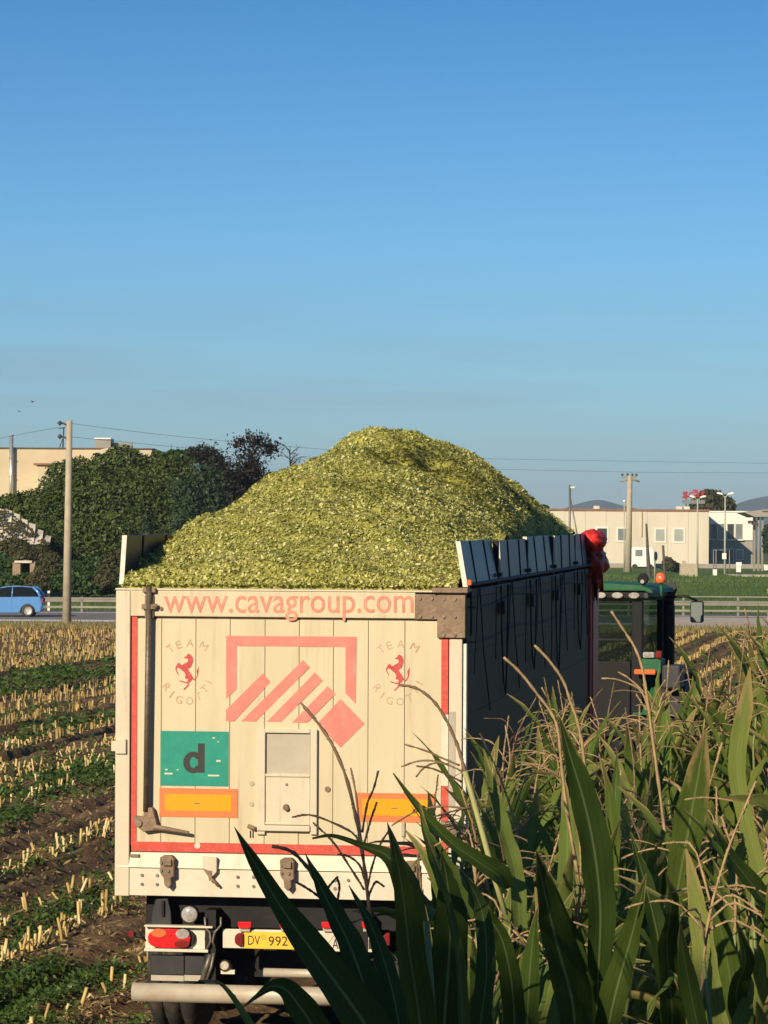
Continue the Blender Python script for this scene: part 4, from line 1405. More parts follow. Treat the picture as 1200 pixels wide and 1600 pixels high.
# ------------------------------------------------------------------ blue hatchback on the road
def make_car(loc):
    M['carblue'] = pm('light_blue_car_paint', (0.12, 0.31, 0.66), 0.25, metal=0.25, var=0.05, scale=3, coat=0.8)
    M['carblack'] = pm('black_car_trim', (0.012, 0.012, 0.014), 0.5, var=0.2, scale=8)
    M['carglass'] = glassmat('car_window_glass', (0.55, 0.62, 0.58), 0.55)
    M['alloy'] = pm('silver_alloy', (0.62, 0.58, 0.52), 0.3, metal=0.5, var=0.1, scale=10)
    t = thing('parked_car', 'light blue hatchback driving along the road behind the stubble', 'car', loc)
    t.name = 'passing_car'
    W2 = 0.82
    # local x runs from the tail (0) to the nose (-3.9)
    lo = [(0.0, 0.42), (0.02, 0.62), (-0.04, 0.90), (-0.10, 0.97), (-1.0, 0.965), (-2.35, 0.93), (-2.75, 0.90), (-3.45, 0.80), (-3.80, 0.66), (-3.90, 0.45), (-3.86, 0.22)]
    arch = lambda cx: [(cx - 0.36 * math.cos(a), 0.20 + 0.40 * math.sin(a)) for a in np.linspace(0, math.pi, 9)]
    lo += arch(-3.22) + [(-2.5, 0.18), (-1.2, 0.18)] + arch(-0.66) + [(-0.06, 0.24)]
    b = MB().prism(lo, -W2, W2)
    body = b.build('body', M['carblue'], t, bevel=0.05)
    roof = MB().prism([(-0.40, 1.43), (-0.9, 1.475), (-1.6, 1.47), (-2.0, 1.40), (-1.98, 1.35), (-1.58, 1.42), (-0.9, 1.425), (-0.42, 1.385)], -0.62, 0.62)
    roof.build('roof', M['carblue'], t, bevel=0.02)
    for sg in (-1, 1):
        y = sg
        m = MB()
        q = lambda x, z, k: (x, sg * (0.80 if z < 1.1 else 0.62) * k, z)
        for pts, r_ in (([(-0.06, 0.95), (-0.20, 1.2), (-0.42, 1.42)], 0.075), ([(-1.42, 0.95), (-1.40, 1.43)], 0.035), ([(-2.62, 0.92), (-1.98, 1.38)], 0.04)):
            m.tube([(x, sg * (0.79 - 0.17 * (z - 0.93) / 0.5), z) for x, z in pts], r_, 6)
        m.build('pillar', M['carblue'], t)
        for pts in ([(-0.22, 0.97), (-1.38, 0.97), (-1.36, 1.40), (-0.50, 1.40)], [(-1.45, 0.97), (-2.50, 0.95), (-2.0, 1.36), (-1.44, 1.41)]):
            m = MB()
            P_ = [(x, sg * (0.785 - 0.17 * (z - 0.93) / 0.5), z) for x, z in pts]
            P2 = [(x, yy - sg * 0.01, z) for x, yy, z in P_]
            m.add(P_ + P2, [(0, 1, 2, 3), (4, 5, 6, 7), (0, 1, 5, 4), (1, 2, 6, 5), (2, 3, 7, 6), (3, 0, 4, 7)])
            m.build('side_window', M['carglass'], t)
        for x in (-0.95, -2.05):
            MB().bb(x - 0.09, x + 0.09, sg * W2 - 0.008, sg * W2 + 0.03, 0.80, 0.84).build('door_handle', M['carblue'], t, bevel=0.01)
        MB().bb(-1.425, -1.415, sg * W2 - 0.004, sg * W2 + 0.003, 0.30, 0.93).build('door_gap', M['carblack'], t)
        MB().bb(-2.9, -1.0, sg * W2 - 0.006, sg * W2 + 0.012, 0.50, 0.55).build('rub_strip', M['carblue'], t)
        for cx in (-0.66, -3.22):
            MX = Matrix.Translation((cx, sg * (W2 - 0.10), 0.30)) @ Matrix.Rotation(math.pi / 2, 4, 'X')
            wh = MB().lathe([(0.20, -0.09), (0.28, -0.10), (0.305, -0.06), (0.305, 0.06), (0.28, 0.10), (0.20, 0.09)], MX, 22).build('wheel', M['rubber'], t)
            rm = MB()
            rm.lathe([(0.0, -0.06 * 1), (0.05, -0.07), (0.19, -0.05), (0.205, -0.09)] if sg > 0 else [(0.0, 0.06), (0.05, 0.07), (0.19, 0.05), (0.205, 0.09)], MX, 20)
            rm.lathe([(0.0, 0.085), (0.05, 0.08)] if sg < 0 else [(0.0, -0.085), (0.05, -0.08)], MX, 12)
            rm.build('rim', M['alloy'], wh)
            MB().bb(cx - 0.38, cx + 0.38, sg * W2 - sg * 0.3 - 0.02, sg * W2 - sg * 0.3 + 0.02, 0.2, 0.62).build('wheel_well', M['carblack'], t)
        MB().bb(-0.02, 0.03, sg * 0.66 - 0.12, sg * 0.66 + 0.12, 0.66, 0.90).build('tail_lamp', M['lens_red'], t, bevel=0.02)
    m = MB()
    m.add([(-0.03, -0.66, 0.98), (-0.03, 0.66, 0.98), (-0.38, 0.55, 1.39), (-0.38, -0.55, 1.39), (-0.05, -0.66, 0.98), (-0.05, 0.66, 0.98), (-0.40, 0.55, 1.39), (-0.40, -0.55, 1.39)],
          [(0, 1, 2, 3), (4, 5, 6, 7), (0, 1, 5, 4), (1, 2, 6, 5), (2, 3, 7, 6), (3, 0, 4, 7)])
    m.build('rear_window', M['carglass'], t)
    m = MB()
    m.add([(-2.66, -0.68, 0.93), (-2.66, 0.68, 0.93), (-2.0, 0.56, 1.38), (-2.0, -0.56, 1.38), (-2.64, -0.68, 0.92), (-2.64, 0.68, 0.92), (-1.98, 0.56, 1.37), (-1.98, -0.56, 1.37)],
          [(0, 1, 2, 3), (4, 5, 6, 7), (0, 1, 5, 4), (1, 2, 6, 5), (2, 3, 7, 6), (3, 0, 4, 7)])
    m.build('windscreen', M['carglass'], t)
    for sg in (-1, 1):
        m = MB().bb(-1.75, -1.6, sg * 0.36 - 0.2, sg * 0.36 + 0.2, 0.85, 1.12).bb(-1.72, -1.64, sg * 0.36 - 0.1, sg * 0.36 + 0.1, 1.13, 1.28)
        m.build('seat', M['carblack'], t, bevel=0.03)
    MB().bb(0.0, 0.06, -0.75, 0.75, 0.36, 0.58).build('bumper', M['carblue'], t, bevel=0.03)
    return t


q = at(67.5, 965, 168.5)
CARP = Vector((q.x, 168.5, ROAD_Z - 0.04))
make_car(CARP)


def skin_body(name, joints, bones, mat, parent=None, sub=2):
    me = bpy.data.meshes.new(name)
    me.from_pydata([j[0] for j in joints], bones, [])
    o = bpy.data.objects.new(name, me)
    COL.objects.link(o)
    o.parent = parent
    me.materials.append(mat)
    md = o.modifiers.new('skin', 'SKIN')
    if not me.skin_vertices:
        me.attributes.new('skin', 'FLOAT', 'POINT') if False else None
    if len(me.skin_vertices) == 0:
        bpy.context.view_layer.objects.active = o
        bpy.ops.mesh.customdata_skin_add()
    for i, j in enumerate(joints):
        sv = me.skin_vertices[0].data[i]
        sv.radius = j[1] if isinstance(j[1], tuple) else (j[1], j[1])
        sv.use_root = (i == 0)
    sd_ = o.modifiers.new('sub', 'SUBSURF')
    sd_.levels = sd_.render_levels = sub
    return o


# the driver, seen through the side window
M['skin'] = pm('skin', (0.52, 0.32, 0.22), 0.55, var=0.08, scale=20)
M['shirt'] = pm('dark_shirt', (0.05, 0.05, 0.065), 0.8, var=0.2, scale=12)
M['hair'] = pm('dark_hair', (0.03, 0.02, 0.015), 0.7, var=0.3, scale=30)
DX, DY = CARP.x - 1.82, CARP.y - 0.36
pj = [((0, 0, 0.52), (0.15, 0.12)), ((0.06, 0, 0.74), (0.15, 0.11)), ((0.07, 0, 0.92), (0.17, 0.10)), ((0.06, 0, 1.02), (0.055, 0.055)), ((0.04, 0, 1.09), (0.075, 0.07)), ((0.03, 0, 1.18), (0.095, 0.08)), ((0.04, 0, 1.25), (0.06, 0.055)),
      ((0.05, -0.19, 0.90), 0.055), ((-0.10, -0.23, 0.72), 0.045), ((-0.36, -0.14, 0.86), 0.035), ((0.05, 0.19, 0.90), 0.055), ((-0.10, 0.23, 0.72), 0.045), ((-0.36, 0.14, 0.86), 0.035),
      ((-0.20, -0.10, 0.50), 0.085), ((-0.50, -0.10, 0.54), 0.06), ((-0.75, -0.10, 0.34), 0.045), ((-0.20, 0.10, 0.50), 0.085), ((-0.50, 0.10, 0.54), 0.06), ((-0.75, 0.10, 0.34), 0.045)]
pb = [(0, 1), (1, 2), (2, 3), (3, 4), (4, 5), (5, 6), (2, 7), (7, 8), (8, 9), (2, 10), (10, 11), (11, 12), (0, 13), (13, 14), (14, 15), (0, 16), (16, 17), (17, 18)]
pers = skin_body('person', pj, pb, M['skin'], sub=1)
pers.location = (DX, DY, CARP.z)
tag(pers, 'person in a dark shirt sitting at the wheel of the blue hatchback', 'person')
hr = lumpy('hair', (0.065, 0, 1.215), (0.095, 0.09, 0.085), M['hair'], pers, 2.0, 14, 8, 0.1)
tb = MB().tube([(0.0, 0, 0.50), (0.06, 0, 0.74), (0.07, 0, 0.93), (0.065, 0, 0.985)], [0.185, 0.185, 0.20, 0.09], 12)
tb.build('shirt', M['shirt'], pers)

# ------------------------------------------------------------------ poles, lamps and wires
PLP = at(104, 985, 150)
t = thing('utility_pole', 'tall pale concrete pole at the field edge right of the blue car', 'utility pole', (PLP.x, 150, 0), group='poles carrying wires')
tp = at(108.5, 657, 150)
dxp = tp.x - PLP.x
MB().tube([(0, 0, -0.4), (dxp, 0, tp.z)], [0.195, 0.125], 14).build('pole', M['concrete'], t)
for py in (661, 682):
    q = at(96, py, 150)
    m = MB().tube([(dxp, 0, q.z - 0.12), (q.x - PLP.x + 0.05, -0.05, q.z)], [0.04, 0.05], 6)
    m.disc((q.x - PLP.x, -0.05, q.z - 0.06), (-0.6, 0, 0.6), 0.09, 0.16, 10)
    m.build('insulator', M['wire'], t)
WT = [(113, 662, 150), (240, 678, 165), (360, 690, 180), (480, 700, 196), (620, 711, 212), (770, 717, 228), (1000, 721, 250), (1200, 724, 268), (1420, 724, 290)]
WB = [(113, 683, 150), (260, 697, 170), (430, 712, 190), (620, 726, 212), (770, 733, 228), (1000, 738, 250), (1200, 739, 268), (1420, 738, 290)]
WIRELABEL = {0: 'upper dark wire running right from the concrete pole across the sky', 1: 'lower dark wire running right from the concrete pole across the sky', 2: 'dark wire slanting from the concrete pole to the beige building on the left'}
for i, wpts in enumerate((WT, WB)):
    o = MB().tube([at(*p) for p in wpts], 0.008, 5).build('overhead_wire', M['wire'])
    tag(o, WIRELABEL[i], 'wire', 'overhead wires')
o = MB().tube([at(92, 668, 150), at(50, 675, 190), at(0, 685, 240), at(-60, 692, 290)], 0.010, 5).build('overhead_wire', M['wire'])
tag(o, WIRELABEL[2], 'wire', 'overhead wires')
E1 = at(1420, 724, 290)
t = thing('utility_pole', 'concrete pole at the far right end of the overhead wires', 'utility pole', (E1.x + 0.3, 290, 0), group='poles carrying wires')
MB().tube([(0, 0, -0.4), (0, 0, E1.z + 0.4)], [0.2, 0.13], 10).build('pole', M['concrete'], t)

q = at(981, 893, 440)
t = thing('utility_pole', 'far grey pole with a crossarm in front of the beige building on the right', 'utility pole', (q.x, 440, 0), group='poles carrying wires')
zt = at(984, 743, 440).z
MB().tube([(0, 0, -0.4), (0.2, 0, zt)], [0.45, 0.30], 12).build('pole', M['concrete'], t)
m = MB().bb(-0.85, 1.1, -0.15, 0.15, zt - 0.3, zt - 0.05)
m.tube([(-1.0, 0, zt - 0.75), (-0.2, 0, zt - 0.55), (0.7, 0, zt - 0.55), (1.4, 0, zt - 0.75)], 0.13, 6)
m.build('crossarm', M['galv'], t)
for x in (-0.75, -0.1, 0.5, 1.0):
    MB().disc((x, 0, zt - 0.05), (0, 0, 1), 0.14, 0.3, 8).build('insulator', M['wire'], t)
q = at(890, 845, 470)
t = thing('street_lamp', 'dark single-arm lamp pole with a slanting stay behind the red tarpaulin', 'street lamp', (q.x, 470, 0), group='street lamps before the far buildings')
zt = at(890, 758, 470).z
MB().tube([(0, 0, -0.3), (0, 0, zt)], 0.14, 8).build('pole', M['bolt'], t)
MB().tube([(0, 0, zt - 1.3), (1.9, 0, 0)], 0.10, 6).build('stay', M['bolt'], t)
MB().bb(0.05, 0.7, -0.15, 0.15, zt - 0.42, zt - 0.18).build('lamp_head', M['reflw'], t, bevel=0.05)
M['lampwhite'] = pm('white_lamp_head', (0.85, 0.82, 0.76), 0.4, var=0.05, scale=3)
M['palepole'] = pm('pale_green_steel', (0.42, 0.44, 0.36), 0.5, metal=0.1, var=0.1, scale=2)
for (px, py, pb_, Y, lab) in ((1132.5, 771, 897, 412, 'double-arm street lamp in front of the white building'), (1089.5, 776, 893, 425, 'double-arm street lamp under the red rooftop sign')):
    q = at(px, pb_, Y)
    t = thing('street_lamp', lab, 'street lamp', (q.x, Y, 0), group='street lamps before the far buildings')
    zt = at(px, py, Y).z
    MB().tube([(0, 0, -0.3), (0, 0, zt - 0.3)], [0.14, 0.08], 10).build('pole', M['palepole'], t)
    for sg in (-1, 1):
        a = MB().tube([(0, 0, zt - 0.5), (sg * 0.3, 0, zt - 0.2), (sg * 0.5, 0, zt - 0.12)], 0.05, 6).build('arm', M['palepole'], t)
        h = MB()
        h.prism([(sg * 0.25, zt - 0.18), (sg * 0.35, zt + 0.02), (sg * 0.75, zt + 0.16), (sg * 1.02, zt + 0.10), (sg * 0.95, zt - 0.06)], -0.2, 0.2)
        h.build('lamp_head', M['lampwhite'], t, bevel=0.04)
q = at(975, 888, 445)
t = thing('street_lamp', 'slim single lamp pole just left of the far crossarm pole', 'street lamp', (q.x, 445, 0), group='street lamps before the far buildings')
zt = at(975, 783, 445).z
MB().tube([(0, 0, -0.3), (0, 0, zt)], 0.07, 8).build('pole', M['palepole'], t)
MB().lathe([(0, 0.15), (0.16, 0.1), (0.2, -0.05), (0.0, -0.14)], Matrix.Translation((0, 0, zt)), 10).build('lamp_head', M['lampwhite'], t)
# dark wooden posts on the grass beyond the guardrail, a sign pole among them
M['oldwood'] = pm('weathered_dark_wood', (0.085, 0.07, 0.055), 0.9, var=0.3, scale=3, bump=0.3)
for (a, b, ra, rb, Y, lab) in (((1010, 818), (1014.5, 905), 0.10, 0.24, 345, 'tall dark leaning post on the grass, thicker at its foot'), ((1036, 852), (1040, 915), 0.10, 0.15, 300, 'shorter dark leaning post on the grass behind the orange beacon')):
    p0, p1 = at(*a, Y), at(*b, Y)
    o = MB().tube([(p1.x, Y, -0.3), (p1.x, Y, p1.z), ((p0.x * 0.55 + p1.x * 0.45), Y, (p0.z + p1.z) / 2), (p0.x, Y, p0.z)], [rb * 1.1, rb, (ra + rb) / 2.2, ra], 8).build('wooden_post', M['oldwood'])
    tag(o, lab, 'post', 'dark posts on the grass')
q = at(1023, 918, 270)
t = thing('road_sign', 'grey pole with a narrow sign turned edge-on beside the dark posts', 'road sign', (q.x, 270, 0))
MB().tube([(0, 0, -0.2), (0, 0, at(1023, 862, 270).z)], 0.06, 8).build('pole', M['galv'], t)
MX = Matrix.Rotation(1.15, 4, 'Z')
m = MB()
zc_ = at(1023, 869, 270).z
m.tube([MX @ Vector((0, -0.09, zc_)), MX @ Vector((0, -0.07, zc_))], 0.36, 18)
m.build('sign_plate', M['bolt'], t)

# ------------------------------------------------------------------ buildings
M['beige'] = pm('beige_wall_panels', (0.62, 0.57, 0.46), 0.85, var=0.05, scale=0.25, streak=(1, 1, 0.3), dirt=(0.42, 0.33, 0.22), dirt_amt=0.35, dirt_scale=0.3)
M['beige2'] = pm('tan_rendered_wall', (0.57, 0.475, 0.325), 0.9, var=0.06, scale=0.4, dirt=(0.44, 0.32, 0.19), dirt_amt=0.4, dirt_scale=0.25)
M['roofred'] = pm('brown_red_roof_edge', (0.26, 0.12, 0.08), 0.8, var=0.15, scale=1)
M['whitewall'] = pm('white_rendered_wall', (0.80, 0.77, 0.70), 0.8, var=0.03, scale=0.5)
M['greywall'] = pm('grey_rendered_wall', (0.31, 0.285, 0.25), 0.85, var=0.08, scale=0.5)
M['winframe'] = pm('white_window_frame', (0.72, 0.70, 0.62), 0.6, var=0.05, scale=3)
M['pane'] = pm('window_pane', (0.19, 0.22, 0.215), 0.08, var=0.15, scale=0.8)
M['panedark'] = pm('dark_window_pane', (0.045, 0.05, 0.055), 0.08, var=0.2, scale=0.8)
M['paneblind'] = pm('pane_with_pale_blind', (0.36, 0.38, 0.34), 0.25, var=0.1, scale=0.8)
M['brownedge'] = pm('dark_roof_cap', (0.10, 0.075, 0.055), 0.7, var=0.2, scale=1)
M['steelpipe'] = pm('shiny_flue_pipe', (0.60, 0.60, 0.58), 0.3, metal=0.7, var=0.06, scale=3)


def X_at(px, Y):
    return at(px, 845, Y).x


def Z_at(px, py, Y):
    return at(px, py, Y).z


# long beige hall on the right
Y0 = 505.0
xa, xb = X_at(690, Y0), X_at(1107.5, Y0)
ztop = Z_at(1000, 798.5, Y0)
BH = thing('beige_hall', 'long low beige panel building with square windows on the right', 'building', (xa, Y0, 0), 0, 'buildings behind the road')
wdt = xb - xa
npan = 13
for i in range(npan):
    a, b = wdt * i / npan, wdt * (i + 1) / npan
    MB().bb(a + 0.015, b - 0.015, -0.02 * (i % 2), 0.35, -0.6, ztop).build('wall_panel', M['beige'], BH)
MB().bb(0.02, wdt - 0.02, 0.36, 26, -0.6, ztop - 0.3).build('wall', M['beige'], BH)
MB().bb(-0.15, wdt + 0.1, -0.2, 26.2, ztop + 0.003, ztop + 0.28).build('roof', M['roofred'], BH)
for (px0, px1, py0, py1, mt) in ((930.5, 951, 823, 847, 'panedark'), (963, 981, 823.5, 847, 'pane'), (1022, 1041, 824.5, 848, 'paneblind'), (1051, 1070.5, 824.5, 848.5, 'paneblind'), (850, 868, 822, 846, 'pane'), (792, 810, 822, 846, 'pane')):
    a, b = X_at(px0, Y0) - xa, X_at(px1, Y0) - xa
    c, d = Z_at(px0, py1, Y0), Z_at(px0, py0, Y0)
    f = MB()
    k = 0.24
    f.bb(a, b, -0.10, -0.025, d - k, d).bb(a, b, -0.10, -0.025, c, c + k).bb(a, a + k, -0.10, -0.025, c + k, d - k).bb(b - k, b, -0.10, -0.025, c + k, d - k)
    f = f.build('window', M['winframe'], BH)
    MB().bb(a + k, b - k, -0.06, -0.03, c + k, d - k).build('pane', M[mt], f)
q = at(1075, 880, Y0)
m = MB().bb(X_at(1001, Y0) - xa, X_at(1003, Y0) - xa, -0.2, -0.03, ztop * 0.55, ztop - 0.1)
m.build('downpipe', M['beige2'], BH)
for px in (930, 1060, 1072):
    MB().bb(X_at(px, Y0) - xa, X_at(px + 9, Y0) - xa, 4, 5.2, ztop + 0.28, ztop + 0.75).build('roof_vent', M['beige'], BH)
# red sign on the roof
ZS = Z_at(1083, 778, 520)
SG = thing('rooftop_sign', 'red letter sign on a dark frame above the beige building', 'sign', (X_at(1083, 520), 520, ZS), 0)
M['signred'] = pm('dark_red_sign_letters', (0.36, 0.02, 0.03), 0.5, var=0.1, scale=1)
M['signgrey'] = pm('grey_sign_board', (0.16, 0.19, 0.20), 0.6, var=0.15, scale=1)
sw = X_at(1102, 520) - X_at(1066, 520)


def sign_letter(s, x0, x1, z0, z1):
    vs, fs = text_bm(s, 0.02)
    m = MB()
    n = len(vs)
    for yy in (-0.12, 0.12):
        m.add([(x0 + a * (x1 - x0), yy, z0 + b * (z1 - z0)) for a, b in vs], fs)
    # close the sides along the outline
    cnt = {}
    for f in fs:
        for i in range(len(f)):
            ed = (f[i], f[(i + 1) % len(f)])
            cnt[tuple(sorted(ed))] = cnt.get(tuple(sorted(ed)), 0) + 1
    for (i, j), c in cnt.items():
        if c == 1:
            m.f.append([i, j, j + n, i + n])
            m.m.append(0)
            m.s.append(False)
    m.build('letter', M['signred'], SG)


px2x = lambda px: X_at(px, 520) - X_at(1083, 520)
pz2z = lambda py: Z_at(1083, py, 520) - ZS
for (ch, a, b, c, d) in (('s', 1066, 1075, 779, 768), ('c', 1075.5, 1083, 779, 768.5), ('a', 1083.5, 1093, 776.5, 768), ('t', 1094, 1102, 776.5, 766)):
    sign_letter(ch, px2x(a), px2x(b), pz2z(c), pz2z(d))
MB().bb(px2x(1082), px2x(1090), -0.1, 0.1, pz2z(768), pz2z(765)).build('crest', M['signred'], SG)
MB().bb(px2x(1066), px2x(1101), -0.1, 0.1, pz2z(787), pz2z(781.5)).build('lower_board', M['signgrey'], SG)
m = MB()
for px in (1072, 1096):
    m.tube([(px2x(px), 0.2, pz2z(800)), (px2x(px), 0.2, pz2z(768))], 0.09, 6)
m.bb(px2x(1066), px2x(1101), 0.13, 0.2, pz2z(777), pz2z(775))
m.build('sign_frame', M['oldwood'], SG)

# white two-storey house set back on the right
Y1 = 517.0
xa1, xb1 = X_at(1104, Y1), X_at(1177, Y1)
WH = thing('white_office', 'white two-storey building with a band of dark windows over a grey ground floor', 'building', (xa1, Y1, 0), 0, 'buildings behind the road')
fx = lambda px: X_at(px, Y1) - xa1
fz = lambda py: Z_at(1140, py, Y1)
wt = fz(800.5)
MB().bb(fx(1104), fx(1176), 0.0, 14, fz(844), wt).build('upper_wall', M['whitewall'], WH)
MB().bb(fx(1104), fx(1176.5), 0.25, 14, -0.6, fz(844) - 0.01).build('lower_wall', M['greywall'], WH)
MB().bb(fx(1104) - 0.1, fx(1176) + 0.1, -0.12, 14.1, wt + 0.003, wt + 0.2).build('roof', M['whitewall'], WH)
for (a, b, mt) in ((1110, 1120.5, 'panedark'), (1122, 1133, 'pane'), (1136, 1147, 'panedark'), (1149, 1160, 'pane')):
    f = MB().bb(fx(a), fx(b), -0.06, -0.003, fz(842.5), fz(818.5)).build('window', M['greywall'], WH)
    MB().bb(fx(a) + 0.1, fx(b) - 0.1, -0.075, -0.05, fz(842), fz(819)).build('pane', M[mt], f)
for (a, b, c, d, mt) in ((1112, 1131, 878, 858, 'panedark'), (1134, 1147, 878, 857, 'panedark'), (1150, 1162, 875, 858, 'pane')):
    f = MB().bb(fx(a), fx(b), 0.16, 0.247, fz(c), fz(d)).build('window', M['winframe'], WH)
    MB().bb(fx(a) + 0.12, fx(b) - 0.12, 0.13, 0.17, fz(c) + 0.1, fz(d) - 0.12).build('pane', M[mt], f)
MB().bb(fx(1121), fx(1161), -0.22, -0.003, fz(844.5), fz(843)).build('sill', M['whitewall'], WH)
# canopy with columns at the right edge
CN = thing('petrol_canopy', 'grey flat canopy on pale columns at the right edge beside the white building', 'canopy', (X_at(1190, 470), 470, 0))
cx_ = lambda px: X_at(px, 470) - X_at(1190, 470)
cz_ = lambda py: Z_at(1190, py, 470)
MB().prism([(cx_(1161), cz_(801)), (cx_(1186), cz_(797)), (cx_(1260), cz_(797)), (cx_(1260), cz_(807)), (cx_(1178), cz_(808))], -1, 9).build('roof', M['greywall'], CN, bevel=0.05)
MB().bb(cx_(1189), cx_(1262), -1.25, -1.02, cz_(799), cz_(795.5)).build('fascia', M['galv'], CN)
for px in (1180.5, 1185, 1191, 1240):
    MB().bb(cx_(px) - 0.13, cx_(px) + 0.13, -0.13 + (px % 3), 0.13 + (px % 3), -0.5, cz_(808)).build('column', M['galv'], CN)
for px, py in ((1172, 816), (1178, 818)):
    MB().bb(cx_(px) - 0.3, cx_(px) + 0.35, -0.5, 0.2, cz_(py) - 0.2, cz_(py) + 0.2).build('floodlight', M['oldwood'], CN)
MB().tube([(cx_(1172), -0.1, cz_(817)), (cx_(1185), 1, cz_(814))], 0.07, 6).build('light_arm', M['oldwood'], CN)

# small things on the grass before those buildings
m = MB()
q0 = at(1076, 898.5, 390)
cb = MB().prism([(-1.0, -0.2), (0.95, -0.2), (0.92, 1.35), (0.3, 1.42), (-0.3, 1.40), (-0.45, 1.75), (-0.62, 1.72), (-0.65, 1.38), (-0.95, 1.33)], -0.7, 0.7)
cb = cb.build('concrete_block', M['concrete'], None, bevel=0.05)
cb.location = (q0.x, 390, 0)
tag(cb, 'square brown concrete block with a broken top edge on the grass', 'concrete block')
for (px, py, Y, sc_, lab) in ((1117, 896, 400, 1.0, 'small white marker box on the grass left of the street lamp'), (1154, 891, 440, 1.25, 'white double-stacked box on the grass right of the street lamp'), (1197, 879, 480, 1.1, 'white box on the grass at the right edge of the picture')):
    q = at(px, py, Y)
    o = MB().bb(-0.23, 0.23, -0.2, 0.2, 0.0, 0.62).bb(-0.27, 0.27, -0.24, 0.24, 0.63, 0.70)
    if sc_ > 1.2:
        o.bb(-0.25, 0.30, -0.2, 0.2, 0.71, 1.05)
    o = o.build('marker_box', M['lampwhite'], None, bevel=0.03)
    o.location = (q.x, Y, 0.02)
    o.scale = (sc_, sc_, sc_)
    tag(o, lab, 'box', 'white boxes on the grass')
q = at(1132.5, 869, 411)
o = MB().bb(-0.24, 0.24, -0.12, -0.09, -0.35, 0.35).bb(-0.06, 0.06, -0.09, 0.0, -0.1, 0.1).build('notice_plate', M['lampwhite'])
o.location = (q.x, 411.8, q.z)
tag(o, 'white notice plate fixed to the street lamp before the white building', 'sign')
# fence of thin posts under the white building
FN = thing('gate_frame', 'thin pale metal frame standing in front of the dark lower windows', 'gate', (X_at(1118, 430), 430, 0))
gx = lambda px: X_at(px, 430) - X_at(1118, 430)
for px in (1115, 1119, 1140):
    MB().tube([(gx(px), 0, -0.1), (gx(px), 0, Z_at(1118, 859, 430))], 0.06, 6).build('post', M['galv'], FN)
MB().tube([(gx(1115), 0, Z_at(1118, 859.5, 430)), (gx(1140), 0, Z_at(1118, 859.5, 430))], 0.05, 6).build('rail', M['galv'], FN)
MB().bb(X_at(1144, 405), X_at(1260, 405), 398, 412, -0.3, 0.09).build('path', M['apron'], kind='structure')
# white van
VN = thing('white_van', 'white van parked against the beige building, partly behind the far pole', 'van', (X_at(1004, 495), 495, 0))
vx = lambda px: X_at(px, 495) - X_at(1004, 495)
vz = lambda py: Z_at(1004, py, 495)
MB().prism([(vx(986), 0.3), (vx(986), vz(858)), (vx(989), vz(855)), (vx(1017), vz(855)), (vx(1021), vz(860)), (vx(1021.5), 0.3)], -1.0, 1.0).build('body', M['lampwhite'], VN, bevel=0.08)
f = MB().bb(vx(992), vx(1003), -1.03, -1.003, vz(869), vz(859)).build('window', M['pane'], VN)
MB().bb(vx(998), vx(1001), -1.045, -1.03, vz(867), vz(861)).build('sticker', M['signgrey'], f)
for px in (991, 1015):
    MB().disc((vx(px), -0.98, 0.36), (0, -1, 0), 0.36, 0.16, 16).build('wheel', M['rubber'], VN)
MB().bb(X_at(930, 497), X_at(1200, 497), 497.5, 498.3, -0.3, 0.75).build('kerb_wall', M['greywall'])
kw = bpy.data.objects['kerb_wall']
tag(kw, 'low grey-brown wall along the foot of the far buildings', 'wall')

# tan factory building behind the ivy on the left
Y2 = 330.0
xa2, xb2 = X_at(-160, Y2), X_at(236, Y2)
LB = thing('tan_factory', 'tall tan factory wall above the ivy mound on the left', 'building', (xa2, Y2, 0), 0, 'buildings behind the road')
lx = lambda px: X_at(px, Y2) - xa2
lz = lambda py: Z_at(50, py, Y2)
MB().bb(0, lx(236), 0, 22, -0.5, lz(701)).build('wall', M['beige2'], LB)
MB().bb(-0.2, lx(236) + 0.2, -0.15, 22.2, lz(701) + 0.003, lz(699.2)).build('roof', M['brownedge'], LB)
MB().bb(lx(62), lx(131), -2.4, -0.003, lz(745) - 6, lz(727.5)).build('annex', M['beige2'], LB)
an = MB().bb(lx(56), lx(132), -2.7, -0.003, lz(727.4), lz(724.6))
an.build('annex_roof', M['roofred'], LB)
for (a, b, c, d) in ((139, 176, 712, 703), (150, 180, 705, 698.5)):
    n_ = 8
    P_ = [(lx(a), lz(c) - 4)] + [(lx(a) + (lx(b) - lx(a)) * i / n_, lz(c) + (lz(d) - lz(c)) * math.sin(math.pi / 2 * i / n_)) for i in range(n_ + 1)] + [(lx(b), lz(c) - 4)]
    MB().prism(P_, -1.8 + 0.6 * (a > 145), -0.01).build('curved_parapet', M['beige2'], LB)
MB().bb(lx(143), lx(168), 3, 7, lz(699) - 0.05, lz(684)).build('roof_box', M['galv'], LB)
MB().bb(lx(142.5), lx(168.5), 2.9, 7.1, lz(684) + 0.003, lz(682)).build('roof_box_lid', M['lampwhite'], LB)
MB().bb(lx(168.8), lx(200), 4, 5, lz(699), lz(689)).build('roof_screen', M['galv'], LB)
m = MB().tube([(lx(17.5), -0.45, lz(775) - 3), (lx(17.5), -0.45, lz(681))], 0.19, 14)
m.disc((lx(17.5), -0.45, lz(681)), (0, 0, 1), 0.22, 0.08, 14)
fl_ = m.build('flue_pipe', M['steelpipe'], LB)
for py in (716, 745):
    MB().bb(lx(14.6), lx(20.4), -0.68, -0.003, lz(py) - 0.04, lz(py) + 0.04).build('pipe_clamp', M['galv'], LB)
